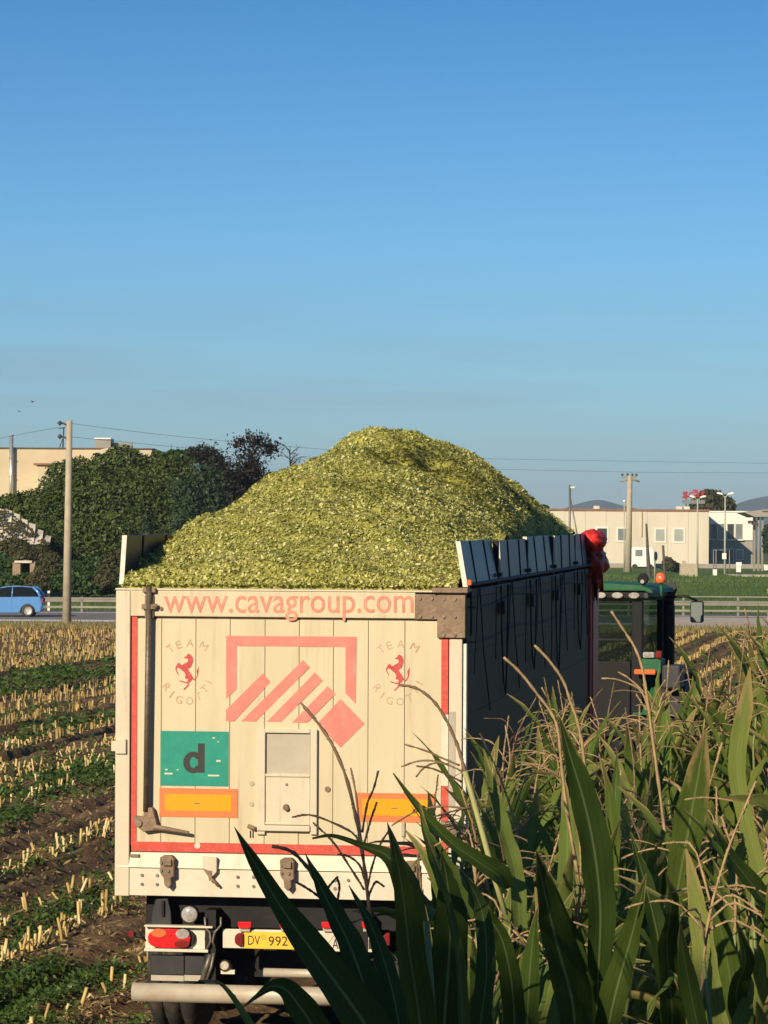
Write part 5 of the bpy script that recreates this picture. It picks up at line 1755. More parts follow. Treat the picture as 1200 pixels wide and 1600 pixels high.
m = MB().tube([(lx(96.5), 0.5, lz(700)), (lx(97.5), 0.5, lz(668))], 0.07, 6).tube([(lx(90), 0.5, lz(669)), (lx(100), 0.5, lz(667.5))], 0.06, 6).tube([(lx(91), 0.5, lz(700)), (lx(97), 0.5, lz(682))], 0.045, 5)
m.build('wire_mast', M['wire'], LB)

# broken pale roof and a small brick shelter in the ivy
M['palesheet'] = pm('pale_weathered_sheet', (0.62, 0.55, 0.46), 0.85, var=0.12, scale=1.5, dirt=(0.30, 0.21, 0.15), dirt_amt=0.8, dirt_scale=1.2)
SH = thing('ruined_shed', 'ruined shed with a pale sloping sheet roof overgrown by ivy', 'shed', (X_at(20, 224), 224, 0))
sx_ = lambda px: X_at(px, 224) - X_at(20, 224)
sz_ = lambda py: Z_at(20, py, 224)
rs = random.Random(12)
for i in range(9):
    xl, xr = -34 + i * 12.4, -34 + (i + 1) * 12.4 - 0.1
    top = 796 + max(0, (xl - 12)) * 0.78 + rs.uniform(-3, 4)
    bot = 849.5 + rs.uniform(-0.6, 0.6)
    if top > 846:
        top = 842
    m = MB()
    P_ = [(sx_(xl), 0.02 * (i % 2), sz_(bot)), (sx_(xr), 0.02 * (i % 2), sz_(bot)), (sx_(xr) - 0.1, 2.1, sz_(top + 3)), (sx_(xl), 2.1, sz_(top))]
    m.add(P_ + [(a, b + 0.05, c - 0.05) for a, b, c in P_], [(0, 1, 2, 3), (7, 6, 5, 4), (0, 4, 5, 1), (1, 5, 6, 2), (2, 6, 7, 3), (3, 7, 4, 0)])
    m.build('roof_sheet', M['palesheet'], SH)
MB().bb(sx_(-34), sx_(70), 0.3, 2.4, -0.3, sz_(850) - 0.06).build('wall', M['greywall'], SH)
BK = thing('brick_shelter', 'small ruined brick shelter with a dark opening below the pale roof', 'shelter', (X_at(38, 217), 217, 0))
bx = lambda px: X_at(px, 217) - X_at(38, 217)
bz = lambda py: Z_at(38, py, 217)
M['oldbrick'] = pm('old_brick', (0.30, 0.21, 0.14), 0.9, var=0.25, scale=3, dirt=(0.42, 0.33, 0.24), dirt_amt=0.6, dirt_scale=2)
MB().bb(bx(21), bx(33), -0.4, 1.2, -0.2, bz(879.5)).build('wall', M['oldbrick'], BK)
MB().bb(bx(48), bx(56), -0.4, 1.2, -0.2, bz(880)).build('wall', M['oldbrick'], BK)
MB().bb(bx(33), bx(48), 0.9, 1.2, -0.2, bz(880)).build('back_wall', M['chassis'], BK)
MB().bb(bx(24), bx(51), -0.5, 1.2, bz(879.4), bz(876)).build('lintel', M['palesheet'], BK)
0 and MB().prism([(bx(26), bz(875.9)), (bx(47), bz(875.9)), (bx(44), bz(868)), (bx(38), bz(863)), (bx(29), bz(868))], -0.2, 1.0).build('gable', M['oldbrick'], BK)

# ------------------------------------------------------------------ trees, ivy and hedges

def leafcloud(name, lobes, n, size, mat, parent=None, fill=0.18, spread=0.16, seed=0, core=True, corem=None, **kw):
    """leaves scattered through and over ellipsoid lobes [(centre, radii)], with dark gaps; an inner mass closes the far view"""
    g = np.random.default_rng(seed + 100)
    wts = np.array([l[1][0] * l[1][2] for l in lobes])
    pick = g.choice(len(lobes), n, p=wts / wts.sum())
    C0 = np.array([l[0] for l in lobes])[pick]
    R0 = np.array([l[1] for l in lobes])[pick]
    d = g.normal(0, 1, (n, 3))
    d /= np.linalg.norm(d, axis=1)[:, None]
    d[:, 2] = np.where(d[:, 2] < -0.5, -d[:, 2], d[:, 2])
    clump = vnoise(d[:, 0] * 3 + C0[:, 0] + 30, d[:, 2] * 3 + C0[:, 2] + 30, 0.55, seed + 61) * 0.6 + vnoise(d[:, 0] * 6 + C0[:, 0] + 30, d[:, 2] * 6 + d[:, 1] * 3 + 30, 0.5, seed + 62) * 0.4
    rad = 1 - spread * 1.5 + spread * 2.2 * clump - fill * g.random(n) ** 2 + g.normal(0, 0.03, n)
    Pt = C0 + d * R0 * rad[:, None]
    N = d + g.normal(0, 0.55, (n, 3))
    N[:, 2] += 0.25
    N /= np.linalg.norm(N, axis=1)[:, None]
    keep = Pt[:, 2] > 0.03
    Pt, N, clump = Pt[keep], N[keep], clump[keep]
    m_ = len(Pt)
    V, Q = chips(Pt, N, size * (0.6 + 0.8 * g.random(m_)), 0.25, (0.45, 0.75))
    cols = np.clip(0.15 + 0.55 * clump + g.normal(0, 0.17, m_), 0, 1)
    mi = np.zeros(len(Q), int)
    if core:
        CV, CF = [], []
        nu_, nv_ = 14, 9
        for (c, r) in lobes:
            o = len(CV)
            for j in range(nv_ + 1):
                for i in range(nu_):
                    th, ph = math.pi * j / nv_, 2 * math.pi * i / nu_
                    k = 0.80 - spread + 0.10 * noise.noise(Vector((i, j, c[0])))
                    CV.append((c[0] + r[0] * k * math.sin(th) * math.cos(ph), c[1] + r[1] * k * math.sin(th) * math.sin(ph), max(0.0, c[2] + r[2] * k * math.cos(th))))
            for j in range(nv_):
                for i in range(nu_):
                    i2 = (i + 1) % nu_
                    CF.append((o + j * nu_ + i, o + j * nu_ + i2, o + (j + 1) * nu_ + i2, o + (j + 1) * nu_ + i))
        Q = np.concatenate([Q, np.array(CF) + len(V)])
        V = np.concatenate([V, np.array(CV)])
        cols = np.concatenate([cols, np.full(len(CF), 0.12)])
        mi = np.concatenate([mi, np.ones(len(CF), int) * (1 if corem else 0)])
    return np_obj(name, V, Q, [mat, corem or mat], mi=mi, parent=parent, cols=cols, **kw)


M['ivy'] = leafmat('ivy_leaves', [(0.0, (0.024, 0.040, 0.009)), (0.45, (0.064, 0.098, 0.017)), (0.85, (0.11, 0.145, 0.024)), (1.0, (0.16, 0.175, 0.04))], 0.2, 0.55)
M['darkgreen'] = leafmat('dark_tree_leaves', [(0.0, (0.012, 0.028, 0.013)), (0.6, (0.030, 0.058, 0.022)), (1.0, (0.055, 0.09, 0.032))], 0.15, 0.55)
M['purple'] = leafmat('purple_tree_leaves', [(0.0, (0.010, 0.011, 0.009)), (0.6, (0.032, 0.025, 0.019)), (1.0, (0.070, 0.050, 0.034))], 0.2, 0.55)
M['olive'] = leafmat('olive_bush_leaves', [(0.0, (0.035, 0.040, 0.013)), (0.6, (0.075, 0.075, 0.026)), (1.0, (0.13, 0.10, 0.045))], 0.2, 0.6)
M['bush'] = leafmat('hedge_leaves', [(0.0, (0.020, 0.048, 0.012)), (0.6, (0.048, 0.095, 0.020)), (1.0, (0.085, 0.135, 0.032))], 0.2, 0.55)
M['bark'] = pm('tree_bark', (0.035, 0.027, 0.02), 0.9, var=0.3, scale=4, bump=0.4)
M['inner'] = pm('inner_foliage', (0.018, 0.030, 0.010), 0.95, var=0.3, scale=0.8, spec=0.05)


def lobe(px, py, rx, rz, Y, ry=None):
    c = at(px, py, Y)
    s = Y / F
    return ((c.x, Y, c.z), (rx * s, (ry or (rx + rz) * 0.35) * s, rz * s))


mound = [lobe(-70, 842, 120, 58, 235), lobe(25, 824, 105, 50, 238), lobe(62, 822, 84, 58, 236), lobe(125, 806, 70, 68, 238), lobe(120, 765, 62, 50, 240), lobe(190, 752, 62, 56, 242), lobe(245, 765, 65, 58, 242), lobe(290, 785, 55, 62, 242),
         lobe(200, 810, 110, 75, 236), lobe(280, 830, 90, 70, 236), lobe(150, 860, 150, 60, 232), lobe(10, 860, 120, 45, 230), lobe(-80, 880, 100, 50, 228), lobe(300, 890, 130, 60, 230), lobe(400, 880, 120, 80, 236)]
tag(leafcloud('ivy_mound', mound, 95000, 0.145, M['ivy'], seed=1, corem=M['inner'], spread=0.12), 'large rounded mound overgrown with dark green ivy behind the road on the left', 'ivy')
gv = np.random.default_rng(77)
n = 3200
ta = gv.random(n)
tb_ = gv.random(n)
vx_ = -30 + 108 * ta
vy_ = 849 - (849 - (797 + np.maximum(0, vx_ - 12) * 0.78)) * tb_
keepv = 0.6 * vnoise(vx_ + 200, vy_ * 1.4, 7.0, 78) + 0.4 * vnoise(vx_ + 300, vy_ * 1.4, 3.0, 79) + 0.25 * np.abs(tb_ - 0.4) + 0.1 * gv.random(n) > 0.62
pts_ = np.array([tuple(at(a_, b_, 223.6 + 2.1 * t_ - 0.12) - Vector(SH.location)) for a_, b_, t_ in zip(vx_[keepv], vy_[keepv], tb_[keepv])])
V, Q = chips(pts_, np.tile([[-0.2, -0.7, 0.6]], (len(pts_), 1)), np.full(len(pts_), 0.11), 0.5, (0.4, 0.7))
np_obj('creeper', V, Q, M['olive'], parent=SH, cols=gv.random(len(pts_)))
for i_, (px, py, rx_) in enumerate(((-10, 872, 34), (62, 868, 20), (22, 858, 26))):
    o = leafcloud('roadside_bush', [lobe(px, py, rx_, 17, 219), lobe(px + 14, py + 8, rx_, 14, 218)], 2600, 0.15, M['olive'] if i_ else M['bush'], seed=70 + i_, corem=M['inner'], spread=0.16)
    tag(o, ('dark bush in front of the ruined shed at the left edge', 'brownish bush between the ruined shed and the concrete pole', 'brownish bush growing under the pale roof edge')[i_], 'bush')
hedge_spots = [(-70, 905), (-20, 902), (28, 904), (75, 900), (112, 898), (150, 905), (180, 895), (215, 900), (260, 905)]
for i, (px, py) in enumerate(hedge_spots):
    lb = [lobe(px + random.uniform(-8, 8), py, 30 + random.uniform(-4, 8), 26 + random.uniform(-4, 10), 212 + (i % 3) * 3), lobe(px + 12, py + 12, 30, 20, 208), lobe(px - 14, py + 14, 26, 18, 207)]
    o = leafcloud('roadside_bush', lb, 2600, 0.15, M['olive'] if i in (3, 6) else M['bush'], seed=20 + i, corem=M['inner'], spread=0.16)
    tag(o, ('low green hedge bush beyond the left edge behind the car bonnet', 'low green hedge bush at the left edge above the car roof', 'low green hedge bush right above the tail of the blue car', 'brownish bush in the hedge left of the concrete pole', 'low green hedge bush directly behind the foot of the concrete pole',
            'low green hedge bush just right of the concrete pole', 'brownish bush in the hedge next to the trailer corner', 'low green hedge bush half hidden by the left trailer flap', 'low green hedge bush hidden behind the heap beside the trailer flap')[i], 'bush', 'bushes in the hedge below the ivy mound')


def tree(name, lab, lobes, n, size, mat, base, trunkpts, seed, spread=0.2, core=True, fill=0.3, group='trees behind the trailer', feather=None):
    t = thing(name, lab, 'tree', base, 0, group)
    m = MB()
    for pts, r0, r1 in trunkpts:
        m.tube([Vector(p) - Vector(base) for p in pts], list(np.linspace(r0, r1, len(pts))), 7)
    m.build('trunk', M['bark'], t)
    lb = [((c[0] - base[0], c[1] - base[1], c[2] - base[2]), r) for c, r in lobes]
    g = np.random.default_rng(seed)
    if feather:
        feathercrown('crown', lb, n // 40, 40, feather, size, mat, t, seed)
    else:
        leafcloud('crown', lb, n, size, mat, parent=t, seed=seed, core=core, corem=M['inner'], spread=spread, fill=fill)
    return t


def feathercrown(name, lobes, ncl, per, sig, size, mat, parent, seed):
    """a ragged crown: many loose sprays of leaves spread through the lobes' volume, with gaps between"""
    g = np.random.default_rng(seed + 900)
    wts = np.array([l[1][0] * l[1][2] for l in lobes])
    pick = g.choice(len(lobes), ncl, p=wts / wts.sum())
    d = g.normal(0, 1, (ncl, 3))
    d /= np.linalg.norm(d, axis=1)[:, None]
    cen = np.array([l[0] for l in lobes])[pick] + d * np.array([l[1] for l in lobes])[pick] * (g.random(ncl) ** 0.5)[:, None]
    C_ = np.repeat(cen, per, 0)
    n = len(C_)
    Pt = C_ + g.normal(0, 1, (n, 3)) * np.repeat(sig * (0.5 + g.random(ncl)), per)[:, None] * np.array([1.15, 1, 0.75])
    N = g.normal(0, 0.8, (n, 3)) + np.array([-0.2, -0.5, 0.5])
    N /= np.linalg.norm(N, axis=1)[:, None]
    keep = Pt[:, 2] > 0.05
    V, Q = chips(Pt[keep], N[keep], size * (0.5 + g.random(keep.sum())), 0.2, (0.4, 0.75))
    cols = np.clip(np.repeat(g.beta(2, 2.4, ncl), per)[keep] + g.normal(0, 0.15, keep.sum()), 0, 1)
    return np_obj(name, V, Q, mat, parent=parent, cols=cols)


def limbs(px, pyb, Y, tops, r0=0.11):
    b = at(px, pyb, Y)
    b.z = -0.1
    out = []
    for (x, y) in tops:
        p = at(x, y, Y)
        mid = b.lerp(p, 0.55) + Vector((0.15 * (b.x - p.x), 0, 0.2))
        out.append(([b, mid, p], r0, 0.05))
    return (b.x, b.y, 0.0), out


b, tr = limbs(335, 930, 226, [(318, 800), (338, 810)])
tree('dark_tree', 'dark bluish-green bushy tree at the right flank of the ivy mound', ([lobe(315, 790, 26, 34, 226), lobe(305, 820, 32, 30, 225), lobe(335, 835, 36, 40, 226), lobe(300, 770, 22, 24, 227), lobe(325, 755, 22, 22, 227)]), 15000, 0.16, M['darkgreen'], b, tr, 3, feather=0.32)
b, tr = limbs(385, 930, 240, [(385, 730), (397, 745), (372, 770)])
tree('purple_tree', 'tall dark purple-leaved tree with a ragged crown against the sky', ([lobe(377, 692, 15, 14, 240), lobe(402, 690, 19, 13, 240), lobe(422, 702, 12, 9, 240), lobe(388, 718, 20, 22, 240), lobe(378, 750, 24, 30, 241), lobe(398, 742, 18, 16, 241), lobe(398, 780, 36, 34, 241), lobe(365, 800, 40, 50, 241)]), 15000, 0.13, M['purple'], b, tr, 4, feather=0.27)
b, tr = limbs(330, 930, 236, [(335, 800), (350, 790)])
tree('purple_shrub', 'lower dark purple tree between the ivy mound and the ragged purple tree', ([lobe(318, 712, 16, 14, 236), lobe(335, 722, 15, 16, 236), lobe(345, 755, 22, 40, 236), lobe(360, 790, 24, 40, 236)]), 11000, 0.13, M['purple'], b, tr, 5, feather=0.28)
b, tr = limbs(268, 930, 244, [(268, 720)])
tree('round_bush', 'bright green round bush on top of the mound beside the purple trees', [lobe(275, 722, 24, 20, 244), lobe(297, 716, 20, 16, 244), lobe(265, 745, 30, 30, 244)], 5000, 0.16, M['bush'], b, tr, 6)
# small dark fir poking up before the mound
FB = at(228, 915, 207)
t = thing('small_fir', 'small dark pointed fir beside the left trailer flap', 'tree', (FB.x, 207, 0), 0, 'trees behind the trailer')
zt = Z_at(228, 804, 207)
MB().tube([(0, 0, 0), (0, 0, zt)], [0.12, 0.02], 6).build('trunk', M['bark'], t)
leafcloud('crown', [((0, 0, zt * k), (0.2 + 1.25 * (1 - k), 0.2 + 1.25 * (1 - k), zt * 0.09)) for k in np.linspace(0.15, 0.97, 9)], 5200, 0.13, M['darkgreen'], parent=t, seed=8, corem=M['inner'], spread=0.25)


def twiggy(px, pyb, pyt, Y, seed, name, lab, width, leaves=120):
    r = random.Random(seed)
    b, tp_ = at(px, pyb, Y), at(px, pyt, Y)
    b.z = 0
    hh = tp_.z
    t = thing(name, lab, 'tree', (b.x, Y, 0), 0, 'trees behind the trailer')
    m = MB()
    m.tube([(0, 0, -0.1), (0.1, 0, hh * 0.5), (0, 0, hh)], [0.09, 0.06, 0.02], 6)
    tips = []
    for k in range(26):
        z0 = hh * r.uniform(0.62, 0.97)
        a = r.uniform(0, 6.28)
        l = width * r.uniform(0.4, 1.0)
        p0 = Vector((0.03, 0, z0))
        p1 = p0 + Vector((math.cos(a) * l * 0.6, math.sin(a) * l * 0.6, l * 0.5))
        p2 = p0 + Vector((math.cos(a) * l, math.sin(a) * l, l * r.uniform(0.5, 1.1)))
        m.tube([p0, p1, p2], [0.035, 0.022, 0.012], 4, caps=False)
        tips += [p1, p2, p0.lerp(p2, 0.7)]
    m.build('trunk', M['bark'], t)
    P_ = np.array([tips[r.randrange(len(tips))] + Vector((r.gauss(0, 0.12), r.gauss(0, 0.12), r.gauss(0, 0.12))) for _ in range(leaves)])
    V, Q = chips(P_, np.tile([[0, -0.6, 0.6]], (leaves, 1)), np.full(leaves, 0.09), 0.6, (0.4, 0.7))
    np_obj('crown', V, Q, M['purple'], parent=t, cols=np.full(leaves, 0.9))


twiggy(452, 900, 697, 246, 5, 'bare_sapling', 'thin nearly bare sapling right of the ragged purple tree', 1.3)
twiggy(266, 900, 693, 250, 9, 'bare_sapling', 'thin leafless twig tree rising behind the top of the ivy mound', 0.9, 60)
b, tr = limbs(425, 930, 246, [(430, 745)])
tree('olive_bush', 'olive green bush at the foot of the bare sapling beside the heap', [lobe(432, 752, 24, 16, 246), lobe(452, 748, 22, 14, 246), lobe(420, 775, 36, 30, 246)], 4000, 0.16, M['olive'], b, tr, 11)

# trees by the buildings on the right
b, tr = limbs(1112, 880, 560, [(1100, 785), (1125, 785)], 0.4)
tree('roadside_tree', 'broad green tree rising behind the white building and the red sign', [lobe(1112, 790, 33, 22, 560), lobe(1095, 796, 22, 16, 560), lobe(1134, 792, 16, 18, 560), lobe(1110, 776, 20, 12, 560), lobe(1112, 820, 34, 30, 560)], 6000, 0.38, M['olive'], b, tr, 12, group='trees by the far buildings')
b, tr = limbs(848, 880, 640, [(848, 795)], 0.3)
tree('roadside_tree', 'small dark tree above the roof edge just right of the heap', [lobe(848, 797, 12, 9, 640), lobe(838, 802, 10, 7, 640), lobe(860, 803, 9, 6, 640), lobe(848, 812, 20, 18, 640)], 2500, 0.34, M['darkgreen'], b, tr, 13, group='trees by the far buildings')
b, tr = limbs(1203, 890, 440, [(1203, 820)], 0.3)
tree('roadside_tree', 'dark green tree cut by the right edge of the picture before the canopy', [lobe(1206, 836, 16, 18, 440), lobe(1210, 856, 20, 20, 440)], 3000, 0.26, M['darkgreen'], b, tr, 14, group='trees by the far buildings')
o = leafcloud('red_shrub', [lobe(1044, 884, 12, 13, 420), lobe(1056, 888, 9, 10, 421)], 1800, 0.20, M['olive'], seed=41, corem=M['inner'])
tag(o, 'brownish shrub left of the concrete block on the grass', 'shrub')
for i, (px, py, s) in enumerate(((51, 628, 1.0), (30, 643, 0.9))):
    q = at(px, py, 120)
    o = MB().tube([(-0.09, 0, 0), (0.0, 0, 0.0), (0.10, 0, 0.01)], [0.012, 0.035, 0.014], 6)
    for sg in (-1, 1):
        o.add([(-0.03, 0, 0.01), (0.05, 0, 0.01), (0.0, sg * 0.16, 0.07), (-0.05, sg * 0.15, 0.065), (-0.03, 0, 0.0), (0.05, 0, 0.0), (0.0, sg * 0.16, 0.064), (-0.05, sg * 0.15, 0.06)], [(0, 1, 2, 3), (7, 6, 5, 4), (0, 4, 5, 1), (1, 5, 6, 2), (2, 6, 7, 3), (3, 7, 4, 0)])
    o = o.build('bird', M['wire'])
    o.location = q
    o.rotation_euler = (0.2, -0.3, 0.4 + i)
    o.scale = (s * 0.55,) * 3
    tag(o, ('small dark bird in the sky above the concrete pole, the higher of two', 'small dark bird in the sky above the concrete pole, the lower of two')[i], 'bird', 'birds in the sky')

# ------------------------------------------------------------------ green tractor ahead of the trailer
M['jdgreen'] = pm('green_tractor_paint', (0.012, 0.105, 0.045), 0.55, var=0.10, scale=4, spec=0.25, dirt=(0.12, 0.14, 0.07), dirt_amt=0.35, dirt_scale=5)
M['cabglass'] = glassmat('tractor_cab_glass', (0.68, 0.78, 0.74), 0.82, 0.04)
M['cabblack'] = pm('black_cab_plastic', (0.006, 0.006, 0.007), 0.5, var=0.3, scale=6, spec=0.2)
M['greyplastic'] = pm('grey_fender_plastic', (0.040, 0.040, 0.046), 0.55, spec=0.3, var=0.15, scale=6)
M['seatblue'] = pm('dark_blue_seat_cloth', (0.02, 0.035, 0.10), 0.85, var=0.2, scale=20)
TH = R(12.5)
TY = 45.0
tp0 = at(997, 925, TY)
ox, oy = tp0.x - 0.84 * math.cos(TH), tp0.y + 0.84 * math.sin(TH)
TT = thing('tractor', 'green tractor with a black exhaust stack half hidden ahead of the trailer', 'tractor', (ox, oy, 0), -TH)
def tz(py, v=0.0):
    return at(1005, py, TY + v * math.cos(TH)).z


def txl(px, v=0.0):
    """local x of a photo column in the tractor's cross-plane v"""
    k = at(px, 900, 1.0).x
    c, q = math.cos(TH), math.sin(TH)
    return (k * (oy + v * c) - ox - v * q) / (c + k * q)



m = MB().prism([(-0.98, tz(922)), (-0.92, tz(914)), (-0.4, tz(911)), (0.5, tz(911.5)), (0.90, tz(914.5)), (1.03, tz(921)), (1.06, tz(927)), (1.0, tz(927)), (0.94, tz(923.5)), (-0.96, tz(924))], -0.12, 2.0)
m.build('roof', M['jdgreen'], TT, bevel=0.03)
MB().bb(-0.92, 0.97, -0.07, 1.9, tz(937.5), tz(923.8) - 0.004).build('roof_skirt', M['cabblack'], TT, bevel=0.03)
for px, w_, mt in ((941, 8, 'lens_clear'), (966.5, 9.2, 'lens_clear'), (992.5, 8.8, 'lens_clear'), (1011.5, 4, 'greyplastic')):
    u = txl(px)
    m = MB()
    m.prism([(u + w_ / F * TY * math.cos(t), tz(930.5) + 0.040 * math.sin(t)) for t in np.linspace(0, 2 * math.pi, 16, endpoint=False)], -0.10, -0.065)
    m.build('work_light', M[mt], TT, bevel=0.01)
for (u0, u1, v0, v1, z0, z1, nm) in ((-0.92, -0.80, 0.0, 0.12, 1.3, tz(938) - 0.002, 'pillar'), (0.755, 0.90, 0.0, 0.12, 1.3, tz(938) - 0.002, 'pillar'), (0.84, 0.92, 1.70, 1.80, 1.3, tz(938) - 0.002, 'pillar'), (-0.92, -0.84, 1.70, 1.80, 1.3, tz(938) - 0.002, 'pillar'),
                                     (-0.79, 0.75, 0.0, 0.08, tz(943), tz(938) - 0.002, 'window_frame'), (-0.79, 0.75, 0.0, 0.08, tz(1003), tz(998), 'window_frame'), (-0.79, 0.75, 0.0, 0.1, 1.25, tz(1034), 'rear_panel'), (-0.9, 0.9, 1.62, 1.7, 1.2, 1.75, 'dashboard')):
    MB().bb(u0, u1, v0, v1, z0, z1).build(nm, M['cabblack'], TT, bevel=0.012)
MB().bb(-0.79, 0.75, 0.02, 0.03, tz(998) + 0.003, tz(943) - 0.003).build('rear_window', M['cabglass'], TT)
MB().bb(-0.79, 0.75, 0.02, 0.03, tz(1034) + 0.003, tz(1003) - 0.003).build('rear_window', M['cabglass'], TT)
for sg in (-1, 1):
    MB().bb(sg * 0.872 - 0.005, sg * 0.872 + 0.005, 0.125, 1.695, 1.5, tz(938) - 0.004).build('side_window', M['cabglass'], TT)
MB().bb(-0.83, 0.83, 1.76, 1.77, 1.75, tz(938) - 0.004).build('windscreen', M['cabglass'], TT)
MB().bb(-0.85, 0.85, 0.0, 1.9, 1.05, 1.22).build('cab_floor', M['cabblack'], TT)
s_ = MB().prism([(-0.26, 1.45), (0.26, 1.45), (0.28, 2.0), (0.2, 2.35), (-0.2, 2.35), (-0.28, 2.0)], 0.62, 0.80)
s_.bb(-0.27, 0.27, 0.81, 1.25, 1.45, 1.62)
s_.build('seat', M['seatblue'], TT, bevel=0.04)
m = MB()
m.tube([(-0.21 + 0.0, 1.42 + 0.06 * math.sin(a), 0) for a in (0,)] + [(0, 1.5, 1.9)], 0.03, 6)
m.v = []
m.f = []
m.m = []
m.s = []
ring = [(0.21 * math.cos(a), 1.42 + 0.10 * math.sin(a), 1.98 - 0.17 * math.sin(a)) for a in np.linspace(0, 2 * math.pi, 17)]
m.tube(ring, 0.018, 6, caps=False)
m.tube([(0, 1.42, 1.98), (0, 1.62, 1.6)], 0.035, 6)
m.build('steering_wheel', M['cabblack'], TT)
# exhaust stack and mirror on the right
ev = 1.95
eu = txl(1044.5, ev)
m = MB().tube([(eu, ev, tz(1040, 1.8) - 0.5), (eu, ev, tz(1036, 1.8)), (eu, ev, tz(948, 1.8)), (eu + 0.005, ev, tz(938, 1.8))], [0.082, 0.088, 0.088, 0.070], 16)
ex = m.build('exhaust', M['cabblack'], TT)
m = MB().tube([(eu + 0.005, ev, tz(941, 1.8)), (eu + 0.02, ev - 0.01, tz(928, 1.8)), (eu + 0.05, ev - 0.03, tz(919, 1.8)), (eu + 0.07, ev - 0.12, tz(915, 1.8))], [0.072, 0.075, 0.072, 0.060], 14)
m.build('exhaust_tip', M['greyplastic'], ex)
m = MB().tube([(0.95, 1.6, tz(935, 1.8)), (eu - 0.05, 1.62, tz(932.5, 1.8)), (txl(1074, 1.6), 1.6, tz(931, 1.8)), (txl(1090, 1.6), 1.6, tz(938, 1.8))], 0.018, 6)
ma = m.build('mirror_arm', M['cabblack'], TT)
u = txl(1089.5, 1.6)
MB().bb(u - 0.088, u + 0.088, 1.56, 1.64, tz(971.5, 1.8), tz(938, 1.8)).build('mirror', M['cabblack'], ma, bevel=0.025)
MB().bb(u - 0.075, u + 0.075, 1.553, 1.558, tz(970, 1.8), tz(940, 1.8)).build('mirror_glass', M['pane'], ma)
# beacon and round horn lamp on the roof
u = txl(1032.5, 0.3)
m = MB().tube([(u + 0.01, 0.3, tz(936)), (u + 0.005, 0.3, tz(911))], 0.022, 8)
m.tube([(0.95, 0.3, tz(934)), (u + 0.01, 0.3, tz(936))], 0.02, 6)
bs = m.build('beacon_stalk', M['jdgreen'], TT)
MX = Matrix.Translation((u, 0.3, tz(911)))
hb = tz(895) - tz(911)
MB().lathe([(0.0, 0.0), (0.062, 0.0), (0.066, hb * 0.35), (0.06, hb * 0.8), (0.035, hb), (0, hb * 1.02)], MX, 16).build('beacon', M['lens_amber'], bs)
u = txl(1005, 0.25)
m = MB().tube([(u, 0.25, tz(914)), (u, 0.25, tz(906))], 0.03, 8)
hb_ = m.build('lamp_stalk', M['cabblack'], TT)
MB().disc((u, 0.28, tz(904.5)), (0.05, -1, 0.0), 0.072, 0.09, 18).build('round_lamp', M['cabblack'], hb_, bevel=0.01)
MB().disc((u - 0.002, 0.187, tz(909)), (0, -1, 0), 0.026, 0.012, 12).build('lamp_glint_glass', M['lens_clear'], hb_)
# fenders, lamps, wheels, body
for sg in (-1, 1):
    pr = [(-0.95 + 0.0, 1.55)] + [(0.95 - 1.10 * math.cos(a), 1.0 + 1.13 * math.sin(a)) for a in np.linspace(0.5, 2.5, 12)]
    inn = [(0.95 - 1.05 * math.cos(a), 1.0 + 1.08 * math.sin(a)) for a in np.linspace(0.5, 2.5, 12)][::-1]
    a0, a1 = (0.78, 1.05) if sg > 0 else (-1.05, -0.78)
    MB().prism(pr[1:] + inn, a0, a1, plane='yz').build('fender', M['jdgreen'], TT, bevel=0.01)
    a0, a1 = (1.055, 1.42) if sg > 0 else (-1.42, -1.055)
    MB().prism(pr[1:] + inn, a0, a1, plane='yz').build('fender_extension', M['greyplastic'], TT, bevel=0.01)
    prof = [(0.50, -0.33), (0.62, -0.35), (0.92, -0.34), (0.99, -0.28), (1.0, 0.0), (0.99, 0.28), (0.92, 0.34), (0.62, 0.35), (0.50, 0.33)]
    MX = Matrix.Translation((sg * 1.03, 0.95, 1.0)) @ Matrix.Rotation(math.pi / 2, 4, 'Y')
    wl_ = MB().lathe(prof, MX, 40)
    for k in range(22):
        a = 2 * math.pi * k / 22
        for hs in (-1, 1):
            LM = MX @ Matrix.Rotation(a + (0.07 if hs > 0 else 0), 4, 'Z')
            wl_.bb(0.97, 1.04, -0.03, 0.03, 0.02 * hs if hs > 0 else -0.32, 0.32 if hs > 0 else -0.02, 0, LM)
    wl_ = wl_.build('rear_wheel', M['rubber'], TT)
    M['jdyellow'] = M.get('jdyellow') or pm('yellow_wheel_paint', (0.62, 0.40, 0.02), 0.5, var=0.1, scale=5)
    MB().lathe([(0.0, 0.1 * sg), (0.15, 0.12 * sg), (0.30, 0.05 * sg), (0.50, 0.25 * sg)], MX, 24).build('rim', M['jdyellow'], wl_)
    MX = Matrix.Translation((sg * 0.98, 3.75, 0.75)) @ Matrix.Rotation(math.pi / 2, 4, 'Y')
    MB().lathe([(0.36, -0.25), (0.68, -0.26), (0.75, -0.15), (0.75, 0.15), (0.68, 0.26), (0.36, 0.25), (0.1, 0.1)], MX, 28).build('front_wheel', M['rubber'], TT)
for (px0, px1, y0, y1, mt, nm) in ((994, 1028, 1045, 1053.5, 'lens_amber', 'tail_lamp'), (1007.5, 1026, 1018, 1027.5, 'lens_clear', 'rear_work_light'), (1027.5, 1037, 1016, 1028, 'lens_dark', 'reflector')):
    MB().bb(txl(px0), txl(px1), -0.16, -0.10, tz(y1), tz(y0)).build(nm, M[mt], TT, bevel=0.02)
MB().bb(txl(1004), txl(1036), -0.11, 0.25, tz(1052), tz(1028.5)).build('fender_tip', M['jdgreen'], TT, bevel=0.02)
MB().bb(txl(1036.5), txl(1066), -0.11, 0.3, tz(1075), tz(1038)).build('fender_corner', M['greyplastic'], TT, bevel=0.03)
MB().bb(-0.45, 0.45, -0.25, 4.2, 0.6, 1.25).build('rear_body', M['cabblack'], TT, bevel=0.03)
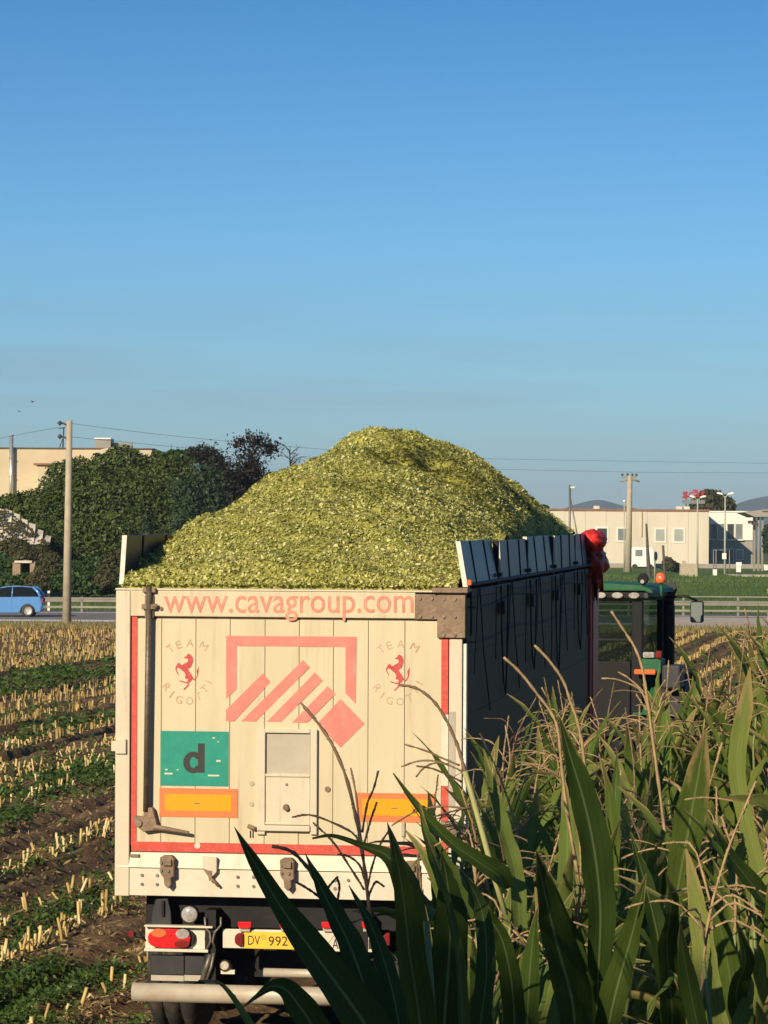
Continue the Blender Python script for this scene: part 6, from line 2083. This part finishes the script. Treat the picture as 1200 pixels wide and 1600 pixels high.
MB().bb(-0.42, 0.42, 1.9, 4.5, 1.26, 1.95).build('bonnet', M['jdgreen'], TT, bevel=0.1)
for sg in (-1, 1):
    MB().tube([(sg * 0.35, -0.2, 0.9), (sg * 0.45, -0.9, 0.75)], 0.05, 8).build('lift_arm', M['cabblack'], TT)
MB().bb(-0.8, 0.8, -0.2, -0.02, 1.0, 1.22).build('hitch_frame', M['cabblack'], TT, bevel=0.02)

# ------------------------------------------------------------------ the standing maize


def maizemat(name, greens, dry=0.5, tip=0.80):
    m, n, p = nodes_of(name)
    uv = n.nodes.new('ShaderNodeUVMap')
    sp = n.nodes.new('ShaderNodeSeparateXYZ')
    n.links.new(uv.outputs[0], sp.inputs[0])
    oi = n.nodes.new('ShaderNodeObjectInfo')
    g = ramp(n, greens)
    # lengthwise veins and blotches
    nv = tex(n, 'Noise', 5.0, 'UV', detail=5, mscale=(9, 1.2, 1))
    ad = n.nodes.new('ShaderNodeMath')
    ad.operation = 'MULTIPLY_ADD'
    ad.inputs[1].default_value = 0.55
    n.links.new(nv.outputs[0], ad.inputs[0])
    sb_ = n.nodes.new('ShaderNodeMath')
    sb_.operation = 'MULTIPLY'
    sb_.inputs[1].default_value = 0.55
    n.links.new(oi.outputs['Random'], sb_.inputs[0])
    n.links.new(sb_.outputs[0], ad.inputs[2])
    n.links.new(ad.outputs[0], g.inputs[0])
    vn = tex(n, 'Noise', 1.0, 'UV', detail=2, mscale=(55, 1.1, 1))
    vr = ramp(n, [(0.35, (0.72, 0.74, 0.70)), (0.65, (1.2, 1.18, 1.15))])
    n.links.new(vn.outputs[0], vr.inputs[0])
    gv_ = mixrgb(n, 0.8, g.outputs[0], vr.outputs[0], 'MULTIPLY')
    # pale midrib
    c1 = n.nodes.new('ShaderNodeMath')
    c1.operation = 'SUBTRACT'
    c1.inputs[1].default_value = 0.5
    n.links.new(sp.outputs['X'], c1.inputs[0])
    c2 = n.nodes.new('ShaderNodeMath')
    c2.operation = 'ABSOLUTE'
    n.links.new(c1.outputs[0], c2.inputs[0])
    rb = ramp(n, [(0.018, (0.75, 0.75, 0.75)), (0.05, (0, 0, 0))])
    n.links.new(c2.outputs[0], rb.inputs[0])
    c = mixrgb(n, rb.outputs[0], gv_, (0.19, 0.25, 0.09))
    # dry tip and scorched margins
    d1 = tex(n, 'Noise', 2.2, 'UV', detail=5, rough=0.65, mscale=(1.2, 3.5, 1))
    e1 = n.nodes.new('ShaderNodeMath')
    e1.operation = 'MULTIPLY_ADD'
    e1.inputs[1].default_value = 0.55
    n.links.new(d1.outputs[0], e1.inputs[0])
    n.links.new(sp.outputs['Y'], e1.inputs[2])
    e2 = n.nodes.new('ShaderNodeMath')
    e2.operation = 'MULTIPLY_ADD'
    e2.inputs[1].default_value = 0.55
    n.links.new(c2.outputs[0], e2.inputs[0])
    n.links.new(e1.outputs[0], e2.inputs[2])
    e3 = n.nodes.new('ShaderNodeMath')
    e3.operation = 'MULTIPLY_ADD'
    e3.inputs[1].default_value = 0.22
    n.links.new(oi.outputs['Random'], e3.inputs[0])
    n.links.new(e2.outputs[0], e3.inputs[2])
    mr = n.nodes.new('ShaderNodeMapRange')
    mr.inputs[1].default_value = tip + 0.46
    mr.inputs[2].default_value = tip + 0.60
    mr.inputs[4].default_value = dry
    n.links.new(e3.outputs[0], mr.inputs[0])
    c = mixrgb(n, mr.outputs[0], c, (0.36, 0.26, 0.105))
    n.links.new(c, p.inputs['Base Color'])
    p.inputs['Roughness'].default_value = 0.56
    p.inputs['Specular IOR Level'].default_value = 0.18
    b = n.nodes.new('ShaderNodeBump')
    b.inputs['Strength'].default_value = 0.35
    b.inputs['Distance'].default_value = 0.01
    n.links.new(vn.outputs[0], b.inputs['Height'])
    n.links.new(b.outputs[0], p.inputs['Normal'])
    t = n.nodes.new('ShaderNodeBsdfTranslucent')
    n.links.new(c, t.inputs['Color'])
    mx = n.nodes.new('ShaderNodeMixShader')
    mx.inputs[0].default_value = 0.32
    n.links.new(p.outputs[0], mx.inputs[1])
    n.links.new(t.outputs[0], mx.inputs[2])
    n.links.new(mx.outputs[0], n.nodes['Material Output'].inputs['Surface'])
    return m


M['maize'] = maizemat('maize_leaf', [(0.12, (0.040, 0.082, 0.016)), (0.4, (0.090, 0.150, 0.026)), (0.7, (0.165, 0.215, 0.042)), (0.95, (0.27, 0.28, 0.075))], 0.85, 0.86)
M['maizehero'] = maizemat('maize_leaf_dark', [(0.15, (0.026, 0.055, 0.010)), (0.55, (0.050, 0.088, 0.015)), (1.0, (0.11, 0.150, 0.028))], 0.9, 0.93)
M['stalk'] = pm('maize_stalk', (0.16, 0.19, 0.055), 0.5, var=0.25, scale=6, streak=(3, 3, 0.6))
M['paleculm'] = pm('pale_maize_culm', (0.36, 0.36, 0.14), 0.5, var=0.15, scale=6)
M['tassel'] = pm('dry_maize_tassel', (0.34, 0.235, 0.115), 0.75, var=0.3, scale=25)
M['tasseldark'] = pm('brown_maize_tassel', (0.19, 0.125, 0.07), 0.75, var=0.3, scale=25)
M['dryleaf'] = maizemat('dry_maize_leaf', [(0.2, (0.17, 0.115, 0.05)), (0.6, (0.33, 0.24, 0.10)), (1.0, (0.45, 0.36, 0.17))], 0.9, 0.5)


def blade(P, W, nhint, fold=0.22, wave=0.10, seed=0, twist=0.0):
    """a long leaf along points P with widths W: verts, faces and uvs; keeled along the midrib, with wavy margins"""
    P = np.asarray(P, float)
    n = len(P)
    T = np.gradient(P, axis=0)
    T /= np.linalg.norm(T, axis=1)[:, None] + 1e-9
    nh = np.asarray(nhint, float)
    if nh.ndim == 1:
        nh = np.tile(nh, (n, 1))
    Sd = np.cross(T, nh)
    Sd /= np.linalg.norm(Sd, axis=1)[:, None] + 1e-9
    Nn = np.cross(Sd, T)
    if twist:
        a = np.linspace(0, twist, n)[:, None]
        Sd, Nn = Sd * np.cos(a) + Nn * np.sin(a), Nn * np.cos(a) - Sd * np.sin(a)
    r = np.random.default_rng(seed)
    ph = r.random(2) * 6.28
    fr = 5 + 4 * r.random()
    V, UV = [], []
    for i in range(n):
        s = i / (n - 1)
        for j, q in enumerate((-1, -0.55, 0, 0.55, 1)):
            up = fold * abs(q) ** 1.2 * W[i] * 0.5
            if abs(q) > 0.5:
                up += wave * W[i] * abs(q) ** 2 * math.sin(fr * 6.28 * s * 0.7 + ph[0 if q < 0 else 1])
            V.append(P[i] + Sd[i] * q * W[i] * 0.5 + Nn[i] * up)
            UV.append(((q + 1) / 2, s))
    Fq = []
    for i in range(n - 1):
        for j in range(4):
            Fq.append((i * 5 + j, i * 5 + j + 1, (i + 1) * 5 + j + 1, (i + 1) * 5 + j))
    return np.array(V), np.array(Fq), np.array(UV)


def blade_mesh(name, V, Fq, UV, mat):
    me = bpy.data.meshes.new(name)
    me.from_pydata(V.tolist(), [], Fq.tolist())
    me.materials.append(mat)
    me.polygons.foreach_set('use_smooth', np.ones(len(Fq), bool))
    u = me.uv_layers.new(name='UVMap')
    u.data.foreach_set('uv', UV[Fq.ravel()].astype(np.float32).ravel())
    me.update()
    return me


def leaf_variant(seed):
    r = random.Random(seed)
    Ln = r.uniform(0.62, 0.9)
    n = 15
    th0 = R(r.uniform(12, 24))
    kind = seed % 4
    th1 = R({0: r.uniform(35, 55), 1: r.uniform(70, 100), 2: r.uniform(105, 140), 3: r.uniform(45, 80)}[kind])
    pw = r.uniform(1.3, 2.4)
    P = [np.zeros(3)]
    yaw = 0.0
    yr = r.uniform(-0.5, 0.5)
    kink = r.uniform(0.5, 0.8) if kind == 2 and r.random() < 0.5 else 9
    for i in range(1, n):
        s = i / (n - 1)
        th = th0 + (th1 - th0) * s ** pw + (0.9 if s > kink else 0)
        yaw = yr * s
        d = np.array([math.sin(th) * math.cos(yaw), math.sin(th) * math.sin(yaw), math.cos(th)])
        P.append(P[-1] + d * Ln / (n - 1))
    P = np.array(P)
    s = np.linspace(0, 1, n)
    W = 0.077 * r.uniform(0.8, 1.15) * np.clip(0.55 + 1.6 * s, 0, 1) * np.clip((1 - s) * 2.3, 0.02, 1) ** 0.8
    nh = np.stack([-np.ones(n) * 0.6, np.zeros(n), np.ones(n)], -1)
    V, Fq, UV = blade(P, W, nh, 0.30, 0.12, seed, r.uniform(-0.9, 0.9))
    return blade_mesh('leaf', V, Fq, UV, M['dryleaf'] if seed == 5 else M['maize'])


LEAFV = [leaf_variant(i) for i in range(16)]


def spike(m, pts, r0, r1, n=10, mi=0):
    P = catmull(pts, n)
    rs = [(r0 + (r1 - r0) * i / (n - 1)) * (1.0 + 0.28 * math.sin(i * 2.4 + pts[0][0] * 50)) for i in range(n)]
    m.tube([Vector(p) for p in P], [q * 0.8 for q in rs], 5, mi)
    # spikelets standing off the stem
    g = random.Random(int(abs(pts[-1][0] * 9173 + pts[0][2] * 311)) + n)
    dense = catmull(pts, n * 7)
    for i in range(2, n * 7 - 1):
        t = Vector(dense[i] - dense[i - 1])
        if t.length < 1e-6:
            continue
        t.normalize()
        o = t.orthogonal().normalized()
        o.rotate(Matrix.Rotation(g.uniform(0, 6.28), 3, t))
        q = Vector(dense[i])
        ln, wd = 1.5 * r0 * g.uniform(0.6, 1.4), r0 * 0.5
        sd_ = t.cross(o) * wd
        tip = q + (t * 1.1 + o * 0.55) * ln
        md = q + (t * 0.4 + o * 0.55) * ln
        m.add([q, md - sd_, tip, md + sd_], [(0, 1, 2, 3)], mi)


def tassel_variant(seed):
    r = random.Random(seed + 50)
    m = MB()
    Ln = r.uniform(0.30, 0.42)
    bend = r.uniform(-0.10, 0.10)
    top = (bend, r.uniform(-0.06, 0.06), Ln)
    spike(m, [(0, 0, -0.12), (0, 0, 0.08), (bend * 0.4, 0, Ln * 0.6), top], 0.0062, 0.0035, 10)
    for k in range(r.randint(3, 8)):
        z0 = r.uniform(0.0, 0.14)
        a = r.uniform(0, 6.28)
        l = r.uniform(0.14, 0.27)
        rise = r.uniform(0.1, 0.9)
        d = (math.cos(a), math.sin(a))
        spike(m, [(0, 0, z0), (d[0] * l * 0.4, d[1] * l * 0.4, z0 + l * 0.45 * rise + 0.02), (d[0] * l * 0.8, d[1] * l * 0.8, z0 + l * 0.6 * rise), (d[0] * l * 1.05, d[1] * l * 1.05, z0 + l * (0.75 * rise - 0.15))], 0.0038, 0.0026, 8)
    return m.mesh('tassel', M['tassel'] if seed % 3 else M['tasseldark'])


TASV = [tassel_variant(i) for i in range(8)]


def stalk_variant(seed):
    r = random.Random(seed)
    m = MB()
    pts, rs = [], []
    n = 14
    for i in range(n):
        s = i / (n - 1)
        z = -0.1 + 2.35 * s
        wob = 0.012 * math.sin(i * 2.2 + seed)
        pts.append((wob, 0.012 * math.cos(i * 1.7 + seed), z))
        rs.append((0.013 - 0.007 * s) * (1.15 if i % 2 else 1.0))
    m.tube(pts, rs, 6)
    return m.mesh('stalk', M['stalk'])


STV = [stalk_variant(i) for i in range(4)]


def add_mesh(name, me, parent, loc=(0, 0, 0), rot=(0, 0, 0), sc=(1, 1, 1)):
    o = bpy.data.objects.new(name, me)
    COL.objects.link(o)
    o.parent = parent
    o.location = loc
    o.rotation_euler = rot
    o.scale = sc
    return o


def maize_plant(x, y, h, r, label, group, ntop=8):
    """h: height of the tassel's tip"""
    t = thing('maize_plant', label, 'maize plant', (x, y, 0), 0, group)
    hs = h - 0.30
    t.rotation_euler = (r.gauss(0, 0.035), r.gauss(0, 0.035), 0)
    add_mesh('stalk', STV[r.randrange(4)], t, sc=(1, 1, hs / 2.25))
    a0 = r.uniform(0, math.pi)
    for k in range(ntop):
        z = hs - 0.10 - 0.165 * k - r.uniform(0, 0.04)
        if z < 0.5:
            break
        sc = (0.62, 0.78, 0.92, 1.0, 1.05, 1.05, 1.0, 1.0)[min(k, 7)] * r.uniform(0.9, 1.1)
        add_mesh('leaf', LEAFV[r.randrange(16)] if k > 1 else LEAFV[(0, 3, 4, 7, 8, 12, 15)[r.randrange(7)]], t, (0, 0, z), (r.gauss(0, 0.08), r.gauss(0, 0.08), a0 + k * math.pi + r.gauss(0, 0.35)), (sc, sc, sc))
    has = r.random() < 0.78
    t['label'] = 'maize plant with a dry tan tassel standing in the uncut crop right of the trailer' if has else 'leafy maize plant without a tassel standing in the uncut crop right of the trailer'
    if has:
        add_mesh('tassel', TASV[r.randrange(8)], t, (0, 0, hs), (r.gauss(0, 0.15), r.gauss(0, 0.15), r.uniform(0, 6.28)), (1, 1, r.uniform(0.85, 1.15)))
    return t


rm_ = random.Random(21)
nmaize = 0
for row in range(0, 40):
    u = 2.45 + 0.75 * row
    s = 5.0
    while s < 24.5:
        s += rm_.uniform(0.19, 0.31)
        uu_ = u + rm_.gauss(0, 0.05)
        vloc = s - 25.22
        x = -0.679 + uu_ * math.cos(RA) + vloc * math.sin(RA)
        y = 25.22 - uu_ * math.sin(RA) + vloc * math.cos(RA)
        if y < 9.0 or y > 21.3:
            continue
        px = 600 + x / y * F
        if px < 690 or px > 1290:
            continue
        h = 2.70 + (px - 750) * 0.00135 + rm_.gauss(0, 0.10)
        if px > 1105:
            h += 0.38 if y > 15 else -0.25
        ymin = 845 + (CAMZ - h) / y * F
        lim = 1120 if px < 820 else (1065 if px < 1010 else (1056 if px < 1120 else 955))
        if y < 15.5 and px > 960:
            lim = 1210
        if ymin < lim:
            h = CAMZ - (lim + rm_.uniform(0, 40) - 845) / F * y
        if 845 + (CAMZ - h - 0.05) / y * F > 1640:
            continue
        maize_plant(x, y, h, rm_, None, 'maize plants in the uncut crop')
        nmaize += 1


for px, y, ty in ((1122, 19.5, 1020), (1138, 18.0, 1000), (1152, 20.0, 975), (1168, 18.5, 962), (1182, 20.5, 950), (1192, 17.5, 985), (1204, 19.0, 955), (1222, 18.2, 965), (1160, 16.5, 1040), (1210, 16.0, 1030)):
    t_ = maize_plant(at(px, 900, y).x, y, CAMZ - (ty - hz(px)) / F * y, rm_, None, 'maize plants in the uncut crop', 9)

# the plants nearest the camera, leaf by leaf
def hero_leaf(parent, pts, widths, Y, Y2=None, mat=None, tilt=0.35, fold=0.25, wave=0.07, twist=0.0, seed=0, n=26):
    """a leaf whose midrib passes photo points from its tip (depth Y) to its base (depth Y2); widths in photo pixels"""
    Y2 = Y if Y2 is None else Y2
    k = len(pts)
    P3 = [at(px, py, Y + (Y2 - Y) * i / (k - 1)) for i, (px, py) in enumerate(pts)]
    P = catmull([(p.x, p.y, p.z) for p in P3], n)
    wd = np.interp(np.linspace(0, 1, n), np.linspace(0, 1, k), widths) * ((Y + Y2) / 2) / F / 0.94
    # stored from base to tip
    P, wd = P[::-1], wd[::-1]
    nh = np.array([math.sin(tilt), -math.cos(tilt), 0.25])
    V, Fq, UV = blade(P, np.maximum(wd, 0.0012), nh, fold, wave, seed, twist)
    V = V - np.array(parent.location)
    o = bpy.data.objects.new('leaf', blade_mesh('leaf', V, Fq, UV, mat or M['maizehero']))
    COL.objects.link(o)
    o.parent = parent
    return o


def hero_plant(label, px, Y, ztop, group='maize plants nearest the camera'):
    b = at(px, 1640, Y)
    t = thing('maize_plant', label, 'maize plant', (b.x, Y, 0), 0, group)
    add_mesh('stalk', STV[int(px) % 4], t, sc=(1.2, 1.2, ztop / 2.25))
    return t


def hero_tassel(parent, main, branches, Y, r0=0.0058, mat='tassel', stem=None):
    off = Vector(parent.location)
    m = MB()
    spike(m, [tuple(at(x, y, Y) - off) for x, y in main], r0 * 0.75, r0 * 1.1, 26)
    for i, br in enumerate(branches):
        k = len(br)
        pts = [tuple(at(x, y, Y + 0.10 * math.sin(i * 2.1) * (1 - j / (k - 1))) - off) for j, (x, y) in enumerate(br)]
        spike(m, pts, r0 * 0.5, r0 * 0.6, 12)
    o = m.build('tassel', M[mat], parent)
    if stem:
        s = MB().tube([at(x, y, Y) - off for x, y in stem], r0 * 1.35, 7)
        s.build('culm', M['paleculm'], parent)
    return o


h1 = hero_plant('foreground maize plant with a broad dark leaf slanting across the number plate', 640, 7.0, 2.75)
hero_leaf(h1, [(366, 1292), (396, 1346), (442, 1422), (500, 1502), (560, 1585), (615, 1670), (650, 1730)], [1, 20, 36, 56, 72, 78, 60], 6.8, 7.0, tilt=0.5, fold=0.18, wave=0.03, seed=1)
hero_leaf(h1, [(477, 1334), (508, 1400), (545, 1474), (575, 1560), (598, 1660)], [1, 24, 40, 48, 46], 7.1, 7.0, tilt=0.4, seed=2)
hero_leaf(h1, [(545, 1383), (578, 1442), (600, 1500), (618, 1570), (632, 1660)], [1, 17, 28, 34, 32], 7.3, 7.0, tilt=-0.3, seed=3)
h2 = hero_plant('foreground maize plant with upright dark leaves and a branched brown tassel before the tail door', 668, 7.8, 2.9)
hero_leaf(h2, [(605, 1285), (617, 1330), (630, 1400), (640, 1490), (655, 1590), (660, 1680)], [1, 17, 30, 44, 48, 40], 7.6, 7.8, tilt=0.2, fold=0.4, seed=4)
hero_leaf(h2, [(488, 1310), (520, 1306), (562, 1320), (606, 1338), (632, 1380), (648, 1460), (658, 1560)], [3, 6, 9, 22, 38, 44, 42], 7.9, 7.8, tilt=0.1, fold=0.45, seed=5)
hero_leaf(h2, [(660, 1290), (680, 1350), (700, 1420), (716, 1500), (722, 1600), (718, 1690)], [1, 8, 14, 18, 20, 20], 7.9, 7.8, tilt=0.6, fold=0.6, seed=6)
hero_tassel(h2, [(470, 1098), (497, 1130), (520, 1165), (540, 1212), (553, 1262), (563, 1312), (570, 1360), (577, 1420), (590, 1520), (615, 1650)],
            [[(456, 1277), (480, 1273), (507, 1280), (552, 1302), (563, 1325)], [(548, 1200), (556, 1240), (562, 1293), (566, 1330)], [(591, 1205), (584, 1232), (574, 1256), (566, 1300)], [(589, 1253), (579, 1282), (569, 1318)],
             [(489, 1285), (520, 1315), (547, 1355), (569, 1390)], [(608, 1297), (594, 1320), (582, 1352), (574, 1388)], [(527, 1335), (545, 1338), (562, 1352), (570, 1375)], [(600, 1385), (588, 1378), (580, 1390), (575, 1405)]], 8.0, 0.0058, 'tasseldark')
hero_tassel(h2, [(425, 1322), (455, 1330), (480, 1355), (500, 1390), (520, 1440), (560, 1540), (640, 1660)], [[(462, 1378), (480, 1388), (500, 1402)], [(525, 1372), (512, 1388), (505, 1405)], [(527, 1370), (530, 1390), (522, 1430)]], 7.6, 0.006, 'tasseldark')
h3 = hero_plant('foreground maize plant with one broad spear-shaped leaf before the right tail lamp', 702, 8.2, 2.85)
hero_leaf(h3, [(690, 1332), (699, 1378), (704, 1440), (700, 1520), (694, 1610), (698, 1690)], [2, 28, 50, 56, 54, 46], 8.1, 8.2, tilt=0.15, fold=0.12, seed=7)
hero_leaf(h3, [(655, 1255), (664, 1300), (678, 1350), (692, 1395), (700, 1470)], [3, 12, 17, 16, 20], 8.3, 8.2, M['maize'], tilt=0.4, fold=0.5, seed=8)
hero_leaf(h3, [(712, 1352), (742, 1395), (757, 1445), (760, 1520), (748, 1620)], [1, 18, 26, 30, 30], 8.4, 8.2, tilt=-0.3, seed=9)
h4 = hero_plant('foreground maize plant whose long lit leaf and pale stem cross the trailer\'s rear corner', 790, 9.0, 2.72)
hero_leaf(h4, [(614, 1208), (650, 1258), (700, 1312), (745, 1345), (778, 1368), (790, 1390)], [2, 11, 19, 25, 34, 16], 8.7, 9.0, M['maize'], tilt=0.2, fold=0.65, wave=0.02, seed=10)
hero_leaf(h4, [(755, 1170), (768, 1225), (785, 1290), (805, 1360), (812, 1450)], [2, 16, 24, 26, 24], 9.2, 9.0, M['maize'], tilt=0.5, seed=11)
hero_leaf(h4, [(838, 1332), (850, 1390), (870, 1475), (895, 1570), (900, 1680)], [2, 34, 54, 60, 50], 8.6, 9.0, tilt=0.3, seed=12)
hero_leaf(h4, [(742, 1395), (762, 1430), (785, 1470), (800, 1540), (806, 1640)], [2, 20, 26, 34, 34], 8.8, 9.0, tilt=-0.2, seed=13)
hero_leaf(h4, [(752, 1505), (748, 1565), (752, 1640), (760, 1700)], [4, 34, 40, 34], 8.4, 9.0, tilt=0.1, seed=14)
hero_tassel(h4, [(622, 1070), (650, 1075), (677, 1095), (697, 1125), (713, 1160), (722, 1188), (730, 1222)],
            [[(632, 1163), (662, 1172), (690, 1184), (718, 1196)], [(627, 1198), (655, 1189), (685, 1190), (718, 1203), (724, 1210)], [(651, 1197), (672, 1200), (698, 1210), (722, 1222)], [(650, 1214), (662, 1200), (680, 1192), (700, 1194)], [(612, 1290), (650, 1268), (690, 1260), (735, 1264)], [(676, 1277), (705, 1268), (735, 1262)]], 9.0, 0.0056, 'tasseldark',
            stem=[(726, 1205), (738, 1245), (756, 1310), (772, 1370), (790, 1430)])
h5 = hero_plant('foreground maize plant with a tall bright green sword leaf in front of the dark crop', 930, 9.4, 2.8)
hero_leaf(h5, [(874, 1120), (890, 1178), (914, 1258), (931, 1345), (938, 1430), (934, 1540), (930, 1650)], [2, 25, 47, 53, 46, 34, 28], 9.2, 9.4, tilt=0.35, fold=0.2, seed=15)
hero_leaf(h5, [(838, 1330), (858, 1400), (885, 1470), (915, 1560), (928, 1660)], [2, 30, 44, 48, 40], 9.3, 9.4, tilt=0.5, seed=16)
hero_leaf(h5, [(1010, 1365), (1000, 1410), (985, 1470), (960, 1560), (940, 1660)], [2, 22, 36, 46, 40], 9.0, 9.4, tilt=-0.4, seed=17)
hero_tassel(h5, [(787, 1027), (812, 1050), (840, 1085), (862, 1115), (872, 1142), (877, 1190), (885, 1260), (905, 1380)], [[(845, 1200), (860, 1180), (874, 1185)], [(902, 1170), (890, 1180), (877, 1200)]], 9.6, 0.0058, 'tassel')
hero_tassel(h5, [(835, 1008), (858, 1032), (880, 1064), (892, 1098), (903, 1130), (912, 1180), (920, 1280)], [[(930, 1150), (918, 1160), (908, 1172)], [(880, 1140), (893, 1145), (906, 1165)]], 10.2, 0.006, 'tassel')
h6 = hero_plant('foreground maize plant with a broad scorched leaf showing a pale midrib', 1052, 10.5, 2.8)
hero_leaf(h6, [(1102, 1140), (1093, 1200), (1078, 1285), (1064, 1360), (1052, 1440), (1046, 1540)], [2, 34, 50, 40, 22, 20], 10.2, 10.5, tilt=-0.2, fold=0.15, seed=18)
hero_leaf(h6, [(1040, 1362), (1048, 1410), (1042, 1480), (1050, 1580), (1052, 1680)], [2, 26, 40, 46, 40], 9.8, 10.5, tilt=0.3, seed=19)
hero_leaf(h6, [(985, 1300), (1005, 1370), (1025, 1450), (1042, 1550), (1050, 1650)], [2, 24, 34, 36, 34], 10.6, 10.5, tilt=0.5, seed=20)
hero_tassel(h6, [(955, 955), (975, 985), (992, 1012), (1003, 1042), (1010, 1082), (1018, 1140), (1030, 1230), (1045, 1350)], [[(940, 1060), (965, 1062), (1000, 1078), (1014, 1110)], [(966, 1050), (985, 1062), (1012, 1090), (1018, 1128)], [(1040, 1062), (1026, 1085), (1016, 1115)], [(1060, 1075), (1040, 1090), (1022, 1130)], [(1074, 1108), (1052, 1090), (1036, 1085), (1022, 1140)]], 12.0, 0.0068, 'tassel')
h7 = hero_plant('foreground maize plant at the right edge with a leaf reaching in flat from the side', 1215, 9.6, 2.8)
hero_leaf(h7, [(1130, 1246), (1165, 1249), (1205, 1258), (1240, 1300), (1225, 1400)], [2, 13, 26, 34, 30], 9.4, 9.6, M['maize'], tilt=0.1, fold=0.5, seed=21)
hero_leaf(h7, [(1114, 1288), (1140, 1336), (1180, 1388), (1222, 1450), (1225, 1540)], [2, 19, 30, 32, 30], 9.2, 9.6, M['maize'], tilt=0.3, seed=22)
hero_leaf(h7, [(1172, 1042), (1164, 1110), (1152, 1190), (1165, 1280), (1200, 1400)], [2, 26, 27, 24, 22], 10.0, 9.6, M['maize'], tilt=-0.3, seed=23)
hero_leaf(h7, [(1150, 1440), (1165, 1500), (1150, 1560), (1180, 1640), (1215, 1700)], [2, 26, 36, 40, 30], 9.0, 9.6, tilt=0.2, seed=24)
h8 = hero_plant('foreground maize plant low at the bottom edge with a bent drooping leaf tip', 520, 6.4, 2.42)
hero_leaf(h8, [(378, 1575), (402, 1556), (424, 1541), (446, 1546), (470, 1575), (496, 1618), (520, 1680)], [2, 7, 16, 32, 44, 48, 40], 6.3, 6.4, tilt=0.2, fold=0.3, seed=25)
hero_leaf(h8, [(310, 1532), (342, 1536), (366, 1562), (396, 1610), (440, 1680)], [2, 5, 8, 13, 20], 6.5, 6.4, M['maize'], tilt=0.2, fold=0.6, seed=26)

# two unseen trees added behind the viewpoint to shade the nearest maize and crop
M['shade_leaf'] = M['bush']
b = (-6.7, -3.4, 0.0)
SHL = []
for q, zt_ in ((-1.75, 8.1), (-0.9, 8.75), (0.0, 8.7), (0.9, 8.9), (1.8, 8.8)):
    cx, cy = -6.7 + 0.857 * q, -3.4 - 0.515 * q
    for z in (zt_ - 0.9, zt_ - 2.3, zt_ - 3.7, zt_ - 5.1, zt_ - 6.4):
        SHL.append(((cx, cy, z), (0.85, 0.85, 1.0)))
SH2 = []
for q, zt_ in ((-2.2, 10.6), (-1.1, 11.3), (0.0, 11.0), (1.1, 10.8)):
    cx, cy = -9.9 + 0.857 * q, -1.5 - 0.515 * q
    for k_ in range(6):
        SH2.append(((cx, cy, zt_ - 1.0 - 1.55 * k_), (1.0, 0.95, 1.15)))
tree('added_shade_tree', 'taller unseen tree added farther left behind the viewpoint to shade the crop', SH2, 20000, 0.11, M['bush'], (-9.9, -1.5, 0.0),
     [([(-9.9, -1.5, -0.1), (-9.8, -1.5, 3.5), (-10.6, -1.2, 9.0)], 0.30, 0.06), ([(-9.8, -1.5, 3.0), (-8.9, -2.0, 9.0)], 0.2, 0.05)], 62, group=None)
tree('added_shade_tree', 'broad unseen tree added behind the viewpoint to shade the nearest maize', SHL, 20000, 0.10, M['bush'], b,
     [([(-6.7, -3.4, -0.1), (-6.6, -3.4, 2.5), (-7.4, -3.1, 6.5)], 0.28, 0.06), ([(-6.6, -3.4, 2.0), (-5.6, -4.0, 6.6)], 0.18, 0.05)], 61, group=None)

# ------------------------------------------------------------------ the air between here and the hills
hm, hn, hp = nodes_of('haze_air')
hn.nodes.remove(hp)
pv = hn.nodes.new('ShaderNodeVolumePrincipled')
pv.inputs['Color'].default_value = (0.62, 0.78, 1.0, 1)
pv.inputs['Density'].default_value = 0.00011
pv.inputs['Anisotropy'].default_value = 0.0
hn.links.new(pv.outputs[0], hn.nodes['Material Output'].inputs['Volume'])
hz_ = MB().bb(-9500, 9500, -400, 9500, -6.5, 140)
hz_ = hz_.build('haze', hm, kind='stuff')
hz_['label'] = 'thin blue haze over the plain towards the hills'
hz_['category'] = 'haze'
